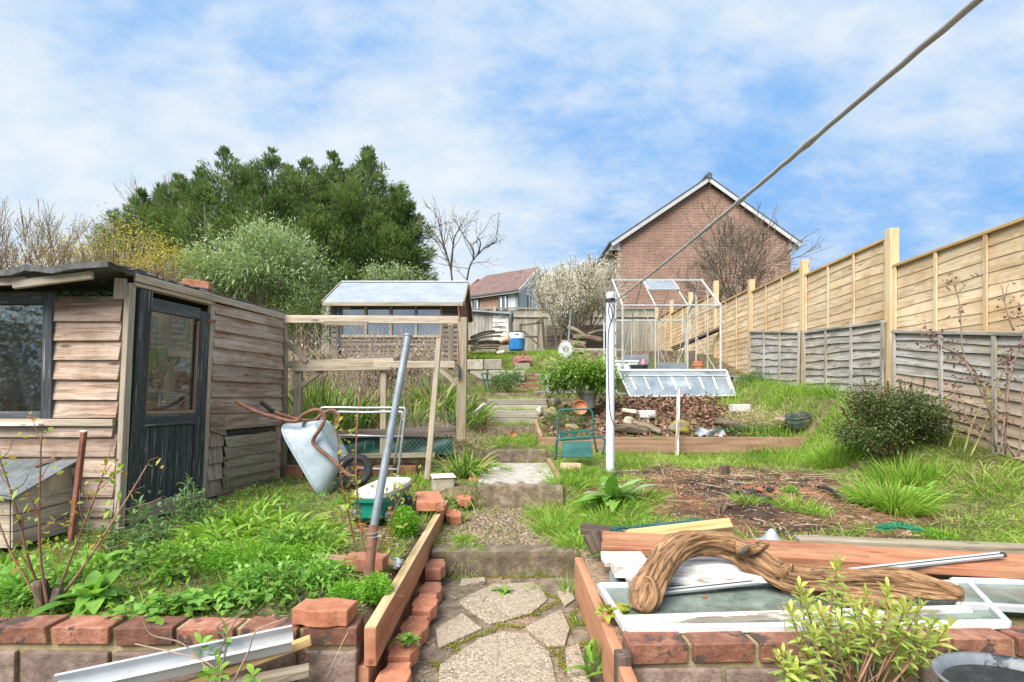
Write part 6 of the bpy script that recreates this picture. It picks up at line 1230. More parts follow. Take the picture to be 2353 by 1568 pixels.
tuft('grass_clump', 'thick grass bank spilling onto the right edge of the gravel terrace', 'grass clump', [(1285, 3.75, 420, .26, .0065, .6, .8, .18, 0), (1260, 4.15, 340, .24, .006, .6, .8, .16, 0), (1330, 3.35, 300, .22, .006, .6, .8, .12, 0), (1300, 4.55, 240, .22, .006, .5, .7, .14, 0)])
tuft('grass_clump', 'lush grass around the foot of the dock and white post', 'grass clump', [(1400, 3.7, 420, .20, .006, .6, .8, .26, 0), (1455, 4.1, 380, .18, .006, .6, .8, .26, 0), (1350, 4.8, 300, .17, .006, .6, .8, .22, 0), (1330, 5.3, 300, .16, .006, .6, .8, .26, 0), (1450, 5.7, 300, .16, .006, .6, .8, .26, 0), (1380, 4.2, 300, .2, .006, .6, .8, .2, 0)])
tuft('grass_clump', 'pale grass tuft hanging over the lowest step', 'grass clump', [(1072, 3.27, 170, .21, .006, 1.0, 1.0, .06, .0)])
tuft('grass_clump', 'small green tuft on the gravel terrace behind the lowest step', 'grass clump', [(1065, 3.5, 120, .11, .006, .5, .8, .06, 0)])
tuft('grass_clump', 'grass tuft at the right foot of the lowest step', 'grass clump', [(1305, 2.95, 60, .16, .006, .4, .5, .03, 0)])
tuft('grass_clump', 'few grass blades beside the orange board right of the path', 'grass clump', [(1330, 2.55, 30, .13, .006, .4, .5, .02, 0)])
tuft('grass_clump', 'short grass tuft between the step and the upper paving slab', 'grass clump', [(1225, 2.98, 60, .10, .004, .5, .9, .035, 0), (1155, 2.95, 0+50, .06, .004, .5, .9, .03, 0)])
tuft('grass_clump', 'green tuft growing in the crack of the pale slab', 'grass clump', [(1165, 5.35, 90, .075, .005, .5, .9, .06, .035)])
tuft('grass_clump', 'bright spiky tuft against the middle grey fence panel', 'grass clump', [(1920, 6.9, 120, .32, .010, .2, .35, .12, 0)])
tuft('grass_clump', 'grass fringe along the foot of the small grey fence panels', 'grass clump', [(1880, 7.2, 260, .24, .009, .25, .4, .22, 0), (1800, 7.6, 220, .22, .009, .25, .4, .25, 0), (1960, 6.7, 200, .26, .009, .25, .4, .2, 0), (1840, 8.2, 160, .2, .009, .25, .4, .2, 0)])
tuft('strappy_plant', 'arching dark green strap-leaved clump beside the thick concrete step', 'plant', [(1060, 5.1, 150, .55, .017, .6, .75, .14, 0), (1085, 5.3, 80, .5, .015, .7, .8, .1, 0)], mat='strap')
tuft('strappy_plant', 'smaller strap-leaved clump below the arching one at the terrace edge', 'plant', [(1062, 4.45, 80, .34, .012, .6, .7, .08, 0), (1050, 4.05, 50, .26, .010, .7, .7, .06, 0), (1098, 4.55, 30, .2, .01, .7, .7, .05, 0)], mat='strap')
tuft('strappy_plant', 'strap leaves around the pale stone block by the cart', 'plant', [(1000, 4.35, 90, .26, .010, .7, .8, .12, 0), (968, 4.6, 70, .22, .010, .7, .8, .12, 0)], mat='strap')
tuft('iris_clump', 'tall iris-like clump inside the left end of the timber frame', 'plant', [(745, 6.0, 130, .85, .024, .35, .35, .25, 0), (800, 6.2, 110, .75, .022, .4, .4, .25, 0)], mat='strap')
tuft('iris_clump', 'yellowing strap-leaved clump rising above the middle rail at left', 'plant', [(740, 7.2, 130, .75, .022, .4, .4, .35, 0), (700, 7.0, 90, .7, .022, .4, .4, .25, 0)], mat='strap')
tuft('iris_clump', 'straw-streaked strappy clump in the middle of the timber frame', 'plant', [(930, 6.5, 150, .62, .018, .5, .5, .35, 0), (860, 6.8, 120, .6, .018, .5, .5, .35, 0)], mat='strap')
tuft('iris_clump', 'arching clump behind the right post of the timber frame', 'plant', [(990, 7.4, 170, .8, .02, .55, .5, .35, 0), (1075, 7.6, 170, .7, .018, .7, .7, .25, 0), (1035, 6.9, 100, .6, .018, .6, .5, .25, 0)], mat='strap')
tuft('dry_grass', 'bleached dead grass beside the right post of the timber frame', 'grass clump', [(1020, 6.3, 340, .34, .007, .8, .8, .3, 0), (1090, 6.7, 260, .3, .007, .9, .9, .22, 0), (960, 6.1, 240, .34, .007, .7, .7, .3, 0)], mat='straw')
tuft('dry_grass', 'tangle of dead grass among the plants on the bank behind the frame', 'grass clump', [(860, 6.1, 200, .34, .007, .7, .7, .4, 0), (930, 7.6, 260, .5, .008, .6, .6, .5, 0), (800, 7.8, 200, .5, .008, .6, .6, .5, 0), (700, 6.6, 160, .5, .008, .6, .6, .3, 0)], mat='straw')
tuft('dry_grass', 'matted dead grass around the teal cart and cables', 'grass clump', [(800, 3.75, 170, .22, .004, 1.0, 1.2, .18, 0), (775, 3.4, 100, .2, .004, 1.0, 1.2, .16, 0)], mat='straw')
tuft('dry_grass', 'dead grass behind the netting at the edge of the bonfire soil', 'grass clump', [(1560, 3.15, 260, .16, .004, 1.1, 1.6, .25, 0), (1480, 3.2, 160, .15, .004, 1.1, 1.5, .18, 0)], mat='straw')
tuft('grass_clump', 'glossy broad-bladed clump in front of the shed threshold', 'plant', [(515, 3.3, 150, .36, .022, .8, .75, .18, 0), (460, 3.1, 100, .32, .021, .8, .75, .15, 0), (580, 3.45, 140, .34, .022, .8, .75, .18, 0), (645, 3.3, 120, .30, .02, .8, .75, .18, 0), (720, 3.2, 80, .22, .017, .8, .75, .16, 0), (560, 3.0, 60, .22, .017, .8, .75, .16, 0)])
tuft('grass_clump', 'arching broad-bladed clump in the middle of the left bed', 'plant', [(470, 2.75, 80, .22, .015, .85, .8, .1, 0), (370, 2.85, 70, .2, .015, .85, .8, .11, 0)])
tuft('grass_clump', 'broad-bladed clump at the left edge before the nest box', 'plant', [(15, 2.85, 60, .24, .02, .6, .6, .14, 0), (60, 2.75, 40, .2, .02, .6, .6, .1, 0)])
tuft('grass_clump', 'fine arching clump below the wheelbarrow nose', 'plant', [(790, 4.05, 90, .2, .007, .8, .8, .12, 0), (760, 3.9, 60, .18, .007, .8, .8, .1, 0)])
tuft('grass_clump', 'green tufts under the wheelbarrow and walking frame', 'grass clump', [(600, 4.6, 120, .16, .008, .6, .6, .2, 0), (920, 4.9, 140, .22, .008, .6, .6, .22, 0), (960, 5.2, 120, .24, .009, .6, .6, .2, 0), (690, 4.35, 80, .12, .006, .6, .7, .2, 0)])
tuft('grass_clump', 'yellow-green lush grass tangle on the far right slope', 'grass clump', [(2250, 4.1, 380, .24, .006, .6, .8, .35, 0), (2320, 3.9, 240, .2, .006, .6, .8, .3, 0), (2200, 3.4, 220, .16, .006, .6, .9, .3, 0)], mat='grass')
# ---------------------------------------------------------------- leafy plants
def leafplant(name, label, cat, c, n, L, W_, mat, elev=(.2, 1.1), droop=.5, prof='leaf', nseg=6, fold=.18, rise=0, group=None, jit=.02):
    c = V(c); a = np.arange(n)*2.39996+rng.normal(size=n)*.25; e = np.linspace(elev[0], elev[1], n)+rng.normal(size=n)*.16; p = np.tile(np.array(c), (n, 1))+rng.normal(size=(n, 3))*[jit, jit, .005]; p[:, 2] += rise*np.linspace(0, 1, n)
    d = np.stack([np.cos(a)*np.cos(e), np.sin(a)*np.cos(e), np.sin(e)], 1); up = np.stack([-np.cos(a)*np.sin(e), -np.sin(a)*np.sin(e), np.cos(e)], 1)
    o = npmesh(name, *blades(p, d, L*(.7+.45*rng.random(n)), W_*(.8+.3*rng.random(n)), droop*(.5+rng.random(n)), nseg, prof, up=up, fold=fold), M[mat], smooth=True); return tag(o, label, cat, group)
leafplant('dock', 'large dock with broad grey-green leaves in the grass below the white post', 'plant', Gd(1412, 4.0), 34, .38, .11, 'dock', (.3, 1.35), .45)
leafplant('dock', 'broad-leaved dock beside the arching grass clump', 'plant', Gd(2120, 4.0), 22, .25, .07, 'bigleaf', (.25, 1.2), .4)
leafplant('foxglove_rosette', 'pale green rosette of large soft leaves behind the left wall', 'plant', Gd(205, 2.2, .03), 30, .2, .072, 'bigleaf', (.1, 1.1), .5)
leafplant('broad_leaf_plant', 'upright broad-leaved plant below the iron stake', 'plant', Gd(235, 2.75, .03), 20, .2, .075, 'bigleaf', (.2, 1.2), .4)
leafplant('broad_leaf_plant', 'pale broad-leaved weed left of the iron stake foot', 'plant', Gd(165, 2.72, .02), 14, .2, .09, 'bigleaf', (.2, 1.0), .4)
leafplant('broad_leaf_plant', 'wide leaves cut by the left edge of the picture above the wall', 'plant', Gd(8, 2.4), 14, .2, .06, 'bigleaf', (.2, 1.2), .4)
for k, (px, Y, lb) in enumerate([(345, 2.1, 'round-leaved weed patch right of the pale rosette'), (400, 2.12, 'low scalloped weed on the wall top left of the middle'), (450, 2.2, 'scalloped weed patch behind the fourth coping brick'), (500, 2.25, 'dark leafy weed behind the fifth coping brick'), (550, 2.22, 'large-leaved weed left of the bare black soil')]):
    n = 70; c = Gd(px, Y); p = np.array(c)+rng.normal(size=(n, 3))*[.06, .05, .0]+np.stack([np.zeros(n), np.zeros(n), .015+.05*rng.random(n)], 1); d = np.stack([rng.normal(size=n), rng.normal(size=n), .3+.6*rng.random(n)], 1)
    o = npmesh('weed_plant', *blades(p, d, .03+.03*rng.random(n), .028+.02*rng.random(n), .3, 4, 'spoon', fold=.12), M['weeds' if k % 2 else 'bigleaf'], smooth=True); tag(o, lb, 'weed', kind='stuff')
def feathery(px, Y, n, r, h, label, mat='fern', Lf=.045):
    c = np.array(Gd(px, Y)); m = n; a = rng.uniform(0, 6.283, m); t = rng.random(m); rr = r*np.sqrt(rng.random(m)); p = c+np.stack([rr*np.cos(a), rr*np.sin(a), h*t*(1-.45*(rr/r)**2)], 1); d = np.stack([np.cos(a)*(rr/r), np.sin(a)*(rr/r), .45+.5*rng.random(m)], 1)+rng.normal(size=(m, 3))*.7
    o = npmesh('feathery_plant', *blades(p, d, Lf*.6*(.5+.9*rng.random(m)), .0055, .3, 2, 'leaf', up=sph(m), rv=np.clip(.15+.75*t+.15*rng.normal(size=m), 0, 1)), M[mat]); return tag(o, label, 'plant')
feathery(927, 3.3, 2600, .085, .19, 'bright feathery green plant between the cart and the board')
feathery(862, 2.28, 1300, .07, .11, 'feathery green plant at the foot of the metal pole'); feathery(795, 2.3, 1200, .07, .08, 'low feathery plant behind the loose pale brick')
feathery(545, 2.6, 2000, .15, .17, 'wide mound of bright feathery foliage in the left bed'); feathery(610, 2.68, 1100, .12, .11, 'lower feathery mound right of the wide one in the left bed'); feathery(500, 2.72, 700, .10, .10, 'small feathery sprig left of the wide mound'); feathery(690, 2.75, 1800, .15, .07, 'low feathery spread left of the brown board'); feathery(800, 4.0, 700, .08, .1, 'small feathery plant under the pole and cart')
feathery(2150, 3.2, 500, .10, .05, 'low fine weeds beside the green net'); feathery(1815, 4.1, 300, .05, .06, 'small green weed beside the black embers')
def spikes(name, label, cat, stems, mat='bluegreen', Lf=.07, Wf=.014, per=34, sm_='greencane', t0=.25, parent=None):
    """upright stems with whorled narrow leaves (euphorbia-like): stems list of (base, top)"""
    ps = []; ds = []; ts = MB(); rv = []
    for a, b in stems:
        a, b = V(a), V(b); mid = a.lerp(b, .5)+V((random.uniform(-.02, .02), random.uniform(-.02, .02), 0)); q = spl([a, mid, b], 5); ts.tube(q, splv([.0034, .0028, .0016], 5), 5)
        for k in range(per):
            t = t0+(1-t0)*(k/per)**.8; i = min(int(t*(len(q)-1)), len(q)-2); p = q[i].lerp(q[i+1], t*(len(q)-1)-i); an = k*2.4; u = (b-a).normalized(); ps.append(p); el = .15+1.0*t**3; ds.append((math.cos(an)*(1.15-el*.75), math.sin(an)*(1.15-el*.75), el*.8)); rv.append(min(max(.2+.6*t+random.gauss(0, .15), 0), 1))
    n = len(ps); o = npmesh(name, *blades(np.array(ps), np.array(ds), Lf*(.55+.6*rng.random(n)), Wf, .35, 3, 'leaf', rv=np.array(rv), fold=.1), M[mat], parent, smooth=True); tag(o, label, cat); ts.build('stems', M[sm_], o, smooth=True); return o
spikes('spurge', 'grey-green leafy spurge stems against the shed door', 'plant', [(Gd(320+random.uniform(-15, 15), 3.3+random.uniform(-.1, .1)), P(x, y, 3.35)) for x, y in ((318, 1155), (300, 1180), (338, 1170), (350, 1195))], Lf=.085)
spikes('spurge', 'leafy spurge stem in front of the door threshold corner', 'plant', [(Gd(432+random.uniform(-8, 8), 3.45), P(x, y, 3.45)) for x, y in ((433, 1095), (445, 1115), (420, 1130))], Lf=.08)
spikes('spurge', 'low spurge stems at the shed corner post', 'plant', [(Gd(x, 3.15), P(x+random.uniform(-5, 5), y, 3.2)) for x, y in ((205, 1185), (250, 1175), (262, 1200), (275, 1225), (240, 1215), (300, 1230), (330, 1240))], Lf=.07)
st = []
for x, y in ((1835, 1345), (1925, 1290), (1938, 1352), (1850, 1385), (1895, 1425), (1960, 1385), (2005, 1400), (2050, 1400), (2095, 1385), (2040, 1350), (1985, 1440), (1900, 1490), (1940, 1470), (2070, 1470), (2110, 1440), (2150, 1425), (2020, 1500), (1880, 1540), (1960, 1545), (2090, 1535), (1925, 1425), (2010, 1455), (1975, 1405), (2060, 1430), (1815, 1405), (1870, 1450), (2130, 1490), (1850, 1500), (1795, 1500), (2080, 1395), (2030, 1545), (1990, 1365), (2170, 1455), (1910, 1362), (1845, 1360), (2120, 1390), (1880, 1400), (2185, 1430), (2145, 1470), (2000, 1420), (2060, 1500)):
    yb = random.uniform(1.5, 1.78); st.append((P(1960+.45*(x-1960)+random.gauss(0, 14), min(y+170, 1600), yb), P(x, y, yb+random.uniform(-.04, .06))))
spikes('euphorbia', 'large yellow-green leafy bush spilling over the right brick wall', 'bush', st, 'euph', .06, .0125, 26, 'cane', .45)
spikes('euphorbia', 'yellow leaf sprig low against the front of the right wall', 'bush', [(P(1830, 1600, 1.5), P(1785, 1505, 1.52)), (P(1830, 1600, 1.5), P(1830, 1545, 1.5)), (P(1850, 1600, 1.5), P(1815, 1530, 1.52))], 'euph', .06, .014, 26, 'cane')
for (a, b, lb) in ((P(480, 1600, 1.62), P(474, 1545, 1.64), 'leafy weed tip at the bottom edge left of the dry stems'), (P(512, 1600, 1.62), P(508, 1528, 1.64), 'upright leafy weed below the middle of the white gutter'), (P(575, 1600, 1.62), P(580, 1545, 1.64), 'bright leafy weed tip under the grey batten'), (P(495, 1530, 1.8), P(520, 1440, 1.82), 'grey-green leafy shoot rising before the coping bricks'), (P(470, 1510, 1.8), P(462, 1478, 1.8), 'tiny green sprig just above the white gutter')):
    spikes('wall_weed', lb, 'weed', [(a, b)], 'weeds', .06, .02, 10)
random.seed(9); mb = MB()
for i in range(46):
    a = P(random.uniform(1835, 2010), random.uniform(1530, 1600), random.uniform(1.55, 1.7)); b = a+V((random.gauss(0, .06), random.gauss(0, .04), random.uniform(.08, .2))); mb.tube(spl([a, a.lerp(b, .5)+V((random.gauss(0, .02), 0, .01)), b], 4), .0016, 4, False)
o = mb.build('dry_twigs', M['twig']); tag(o, 'tangle of dead brown twigs at the base of the yellow-green bush', 'twigs', kind='stuff')
leafplant('path_weed', 'small leafy weed growing among the path edging bricks', 'weed', P(938, 1474, 2.12), 26, .06, .02, 'weeds', (.2, 1.2), .4, jit=.02)
leafplant('path_weed', 'tall leafy weed at the right edge of the path by the sleeper', 'weed', P(1358, 1520, 2.05)+V((0, 0, -.06)), 20, .13, .02, 'weeds', (.7, 1.4), .3, rise=.08)
leafplant('path_weed', 'tiny weed on the path before the lowest step', 'weed', V((-.04, 2.93, E-1.13)), 18, .06, .025, 'weeds', (.1, .9), .3)
leafplant('red_weed', 'red and green cranesbill weed at the left end of the window sash', 'weed', P(1420, 1410, 2.05), 46, .05, .035, 'youngleaf', (.1, 1.2), .4, jit=.025)
# shrubs by leaf clouds
def shrub(name, label, cat, c, rad, n, L, W_, mat, stems=24, clump=26, csize=.28, smat='twig', up=.5, group=None, hollow=.55, droop=.3, base=None, nseg=2):
    c = np.array(c); rad = np.array(rad); cc = sph(clump*3); cc = cc[(cc[:, 2] > -.55)][:clump]; cc = cc*(hollow+(1-hollow)*rng.random((len(cc), 1)))
    k = rng.integers(0, len(cc), n); off = rng.normal(size=(n, 3))*csize; q = cc[k]+off; p = c+q*rad; d = nrm(q)*.8+rng.normal(size=(n, 3))*.6+[0, 0, up]
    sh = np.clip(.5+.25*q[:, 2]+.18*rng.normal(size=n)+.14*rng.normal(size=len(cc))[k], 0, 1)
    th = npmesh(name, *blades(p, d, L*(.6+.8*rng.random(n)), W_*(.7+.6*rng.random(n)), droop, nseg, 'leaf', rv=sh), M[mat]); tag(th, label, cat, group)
    b = V(base) if base is not None else V((c[0], c[1], g1(c[0], c[1]))); t = MB()
    for i in range(stems):
        e = V(c+cc[i % len(cc)]*rad*(.9+.2*random.random())); r0 = .012*max(rad); s0 = b+V((random.uniform(-.15, .15)*rad[0], random.uniform(-.15, .15)*rad[1], 0)); t.tube(spl([s0, s0.lerp(e, .5)+V((0, 0, .1*rad[2])), e], 4), splv([r0, r0*.7, r0*.25], 4), 5)
    t.build('stems', M[smat], th, smooth=True); return th
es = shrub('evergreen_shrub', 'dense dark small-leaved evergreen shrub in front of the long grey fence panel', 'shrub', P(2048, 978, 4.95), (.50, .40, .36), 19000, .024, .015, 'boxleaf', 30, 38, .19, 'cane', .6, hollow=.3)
t_ = [(P(2120, 1010, 4.8), P(2172, 940, 4.75)), (P(2150, 1030, 4.75), P(2185, 975, 4.7)), (P(2010, 960, 4.9), P(1988, 880, 4.95)), (P(2080, 960, 4.9), P(2068, 885, 4.95)), (P(2110, 960, 4.9), P(2122, 880, 4.95)), (P(2045, 960, 4.9), P(2040, 890, 4.95)), (P(1980, 985, 4.9), P(1958, 905, 4.95)), (P(1960, 1000, 4.9), P(1935, 945, 4.9)), (P(2095, 960, 4.9), P(2095, 890, 4.95))]
for q in t_: spikes('shoot', None, None, [(q[0], q[0]+(q[1]-q[0])*1.15)], 'boxleaf', .034, .016, 60, 'cane', parent=es)
ls = shrub('laurel_bush', 'leafy bright green bush in a pot left of the white post', 'shrub', P(1335, 868, 7.75), (.50, .36, .29), 5200, .062, .026, 'laurel', 30, 40, .26, 'greencane', .3, base=P(1352, 925, 7.75), hollow=.4)
for q in [(P(1330, 870, 7.75), P(1326, 770, 7.8)), (P(1320, 870, 7.75), P(1318, 790, 7.8)), (P(1340, 870, 7.75), P(1345, 800, 7.7)), (P(1300, 880, 7.75), P(1290, 815, 7.7)), (P(1370, 870, 7.6), P(1378, 822, 7.6))]: spikes('shoot', None, None, [q], 'laurel', .08, .03, 20, parent=ls)
shrub('low_shrub', 'low bluish green bushy plant left of the brick steps', 'shrub', P(1165, 880, 8.95), (.3, .25, .17), 2600, .05, .014, 'bluegreen', 14, 30, .25, 'greencane')
shrub('low_shrub', 'small grey-leaved plant at the right of the glazed panel by the fence', 'shrub', P(1735, 880, 8.9), (.28, .2, .17), 1100, .05, .012, 'bluegreen', 12, 18, .3, 'greencane', .2)
shrub('heather', 'straggly brown and grey heather at the right of the raised bed', 'shrub', P(1745, 965, 7.0), (.38, .28, .16), 3600, .03, .006, 'straw', 40, 40, .3, 'twig', .5)
shrub('heather', 'small greyish heather behind the kneeler in the raised bed', 'shrub', P(1300, 968, 7.2), (.26, .2, .14), 2200, .03, .007, 'bluegreen', 30, 30, .3, 'twig', .5)
shrub('low_shrub', 'grey-green leafy tangle below the glazed bowl', 'shrub', P(1720, 992, 6.8), (.34, .12, .07), 1100, .04, .014, 'bluegreen', 10, 20, .3, 'greencane')
# dark netting bundles
def netting(pts, w_, mat, label, n=260):
    c = spl(pts, 10); t = MB()
    for k in range(n):
        i = random.randint(0, len(c)-4); s = [c[min(i+j*2, len(c)-1)]+V((random.gauss(0, w_), random.gauss(0, w_), abs(random.gauss(0, w_*.6)))) for j in range(4)]; t.tube(spl(s, 3), .0016, 3, False)
    o = t.build('garden_netting', M[mat]); return tag(o, label, 'netting')
netting([P(1370, 1222, 2.95), P(1450, 1222, 2.98), P(1540, 1212, 3.02), P(1620, 1203, 3.05)], .022, 'darknet', 'bundled dark green garden netting behind the red plank', 360)
netting([P(2020, 1218, 3.05), P(2060, 1212, 3.1), P(2105, 1220, 3.05)], .018, 'greennet', 'bright green net heap beyond the orange planks', 420)
# ---------------------------------------------------------------- bare stems: roses
def stemtree(mb, tips, p, d, L, r, lev, wob=.25, kids=(2, 3), shrink=.68, spread=.7, up=.15, segs=4, minr=.0012, n=5, rs=.62):
    q = [V(p)]; dd = V(d).normalized(); s = L/segs
    for i in range(segs):
        dd = (dd+V((random.gauss(0, wob), random.gauss(0, wob), random.gauss(0, wob)+up))*.5).normalized(); q.append(q[-1]+dd*s)
    rad = [max(r*(1-.42*i/segs), minr) for i in range(segs+1)]; mb.tube(q, rad, n if r > .012 else (4 if lev > 1 else 3), False)
    for i in range(1, segs+1): tips.append((q[i], dd.copy(), lev))
    if lev <= 0: return
    for k in range(random.randint(*kids)):
        i = random.randint(max(1, segs//2), segs); a = V((random.gauss(0, 1), random.gauss(0, 1), random.gauss(0, .6))); nd = (dd+a.normalized()*spread).normalized(); stemtree(mb, tips, q[i], nd, L*shrink*random.uniform(.75, 1.2), max(rad[i]*rs, minr), lev-1, wob, kids, shrink, spread, up, segs, minr, n, rs)
    stemtree(mb, tips, q[-1], dd, L*shrink, max(rad[-1]*.85, minr), lev-1, wob, kids, shrink, spread, up, segs, minr, n, rs)
def leaves_at(tips, per, L, W_, mat, name, parent, levmax=1, prob=1.0, jit=.02, droop=.3, nseg=2):
    ps = []; ds = []
    for p, d, lev in tips:
        if lev > levmax or random.random() > prob: continue
        for _ in range(per): ps.append((p.x+random.gauss(0, jit), p.y+random.gauss(0, jit), p.z+random.gauss(0, jit))); ds.append((d.x*.5+random.gauss(0, .6), d.y*.5+random.gauss(0, .6), d.z*.5+random.gauss(0, .6)))
    n = len(ps); 
    if n: return npmesh(name, *blades(np.array(ps), np.array(ds), L*(.6+.7*rng.random(n)), W_, droop, nseg, 'leaf', fold=.0), M[mat], parent)
def rose(label, canes, tipsleaf, mat='cane', seed=1, leafmat='youngleaf', Lf=.04, per=3, rad=.006, sidek=.5, jit=.02, nm='rose_bush', cat='rose', ts=1.0):
    random.seed(seed); th = thing(nm, label, cat, canes[0][0]); mb = MB(); tips = []
    for pts in canes:
        q = spl(pts, 5); mb.tube(q, [rad*(1-.6*i/(len(q)-1)) for i in range(len(q))], 7)
        for i in range(3, len(q)):
            if random.random() < sidek: stemtree(mb, tips, q[i], (q[i]-q[i-1]).normalized()+V((random.gauss(0, .8), random.gauss(0, .5), random.gauss(0, .4))), random.uniform(.05, .16)*ts, rad*.4, 0 if ts < 2 else 1, .3)
        tips += [(q[-1], (q[-1]-q[-2]).normalized(), 0)]*2
        for i in range(2, len(q)):   # thorns
            for _ in range(2): a = V((random.gauss(0, 1), random.gauss(0, 1), random.gauss(0, .5))).normalized(); mb.tube([q[i], q[i]+a*.012], [.002, .0005], 3, False)
    mb.build('canes', M[mat], th, smooth=True); leaves_at(tips, per, Lf, Lf*.55, leafmat, 'leaves', th, 0, tipsleaf, jit); return th
Z3 = lambda l, y: [P(a, b, y) for a, b in l]
rose('young rose canes with yellow leaf buds beside the leaning metal pole', [Z3([(838, 1330), (815, 1250), (800, 1180), (785, 1110), (778, 1040), (775, 990)], 2.7), Z3([(845, 1320), (830, 1220), (820, 1120), (818, 1040), (822, 960), (826, 890)], 2.75), Z3([(846, 1318), (870, 1260), (905, 1180), (930, 1120)], 2.72)], .6, seed=4, per=2, Lf=.036, rad=.0065)
rose('bare thorny rose with a gnarled stump at the left edge of the wall bed', [Z3([(110, 1400), (70, 1300), (40, 1180), (15, 1100), (-10, 1030)], 2.15), Z3([(110, 1400), (95, 1300), (90, 1200), (92, 1100), (95, 1000)], 2.1), Z3([(120, 1400), (160, 1290), (215, 1150), (240, 1080)], 2.2), Z3([(120, 1400), (200, 1290), (290, 1150), (338, 1070)], 2.2), Z3([(100, 1400), (60, 1330), (20, 1260), (-20, 1150)], 2.1)], .35, seed=8, per=3, Lf=.032, rad=.006)
t = MB(); t.tube(spl([P(108, 1425, 2.15), P(100, 1380, 2.13), P(92, 1335, 2.12)], 4), splv([.035, .03, .026], 4), 10, warp=lambda u, a: 1+.15*math.sin(3*a+u*6)); t.tube(spl([P(112, 1425, 2.15), P(125, 1385, 2.15), P(133, 1350, 2.16)], 4), splv([.03, .026, .022], 4), 10); o = t.build('rose_stump', M['deadwood'], smooth=True); tag(o, 'gnarled cut rose stump at the foot of the left canes', 'stump')
rose('tall bare rose with dark red young leaves against the long grey fence panel', [Z3([(2330, 1050), (2290, 980), (2255, 900), (2215, 820), (2205, 700), (2190, 650)], 4.2)[:], Z3([(2300, 1040), (2310, 950), (2325, 850), (2350, 780), (2365, 700)], 4.1), Z3([(2290, 1030), (2240, 980), (2200, 930), (2190, 880)], 4.3), Z3([(2290, 1040), (2262, 900), (2220, 830), (2150, 790), (2135, 770)], 4.25), Z3([(2310, 1045), (2312, 900), (2318, 830)], 4.15), Z3([(2340, 1050), (2350, 960), (2352, 880), (2400, 800)], 4.0), Z3([(2330, 760), (2315, 720), (2300, 650)], 4.0)], .6, 'twig', 12, 'roseleaf', .036, 4, .008, .55, .03)
rose('thin greenish rose canes left of the dark-leaved rose by the fence', [Z3([(2215, 1040), (2240, 960), (2290, 880), (2330, 800)], 4.4), Z3([(2230, 1050), (2262, 980), (2275, 930), (2260, 880)], 4.35), Z3([(2180, 1030), (2195, 980), (2175, 930)], 4.5)], .5, 'greencane', 23, 'yellowleaf', .035, 3, .008, .4)
random.seed(31); t = MB()
for a, b in (((1650, 1190), (1668, 1130)), ((1660, 1180), (1690, 1120)), ((1655, 1190), (1640, 1145)), ((1672, 1160), (1715, 1128))): t.tube(spl([P(*a, 3.6), P((a[0]+b[0])/2+random.uniform(-4, 4), (a[1]+b[1])/2, 3.6), P(*b, 3.6)], 4), splv([.006, .004, .002], 4), 5)
o = t.build('dead_stem', M['straw'] if False else M['twig'], smooth=True); tag(o, 'pale bare branching dead stem in the bonfire soil', 'dead stem')
# bare trailing stems in front of the left wall
t = MB()
for pts in ([(500, 1580), (520, 1480), (500, 1440), (560, 1410)], [(510, 1580), (505, 1500), (545, 1420), (580, 1360)], [(530, 1580), (570, 1500), (590, 1450), (660, 1420)], [(480, 1540), (420, 1480), (350, 1460), (330, 1430)], [(520, 1560), (470, 1520), (400, 1500), (310, 1480)]): t.tube(spl([P(a, b, 1.72) for a, b in pts], 6), splv([.004, .003, .0025, .0015], 6), 5)
o = t.build('dry_stems', M['twig'], smooth=True); tag(o, 'thin dry trailing stems in front of the left retaining wall', 'dry stems')
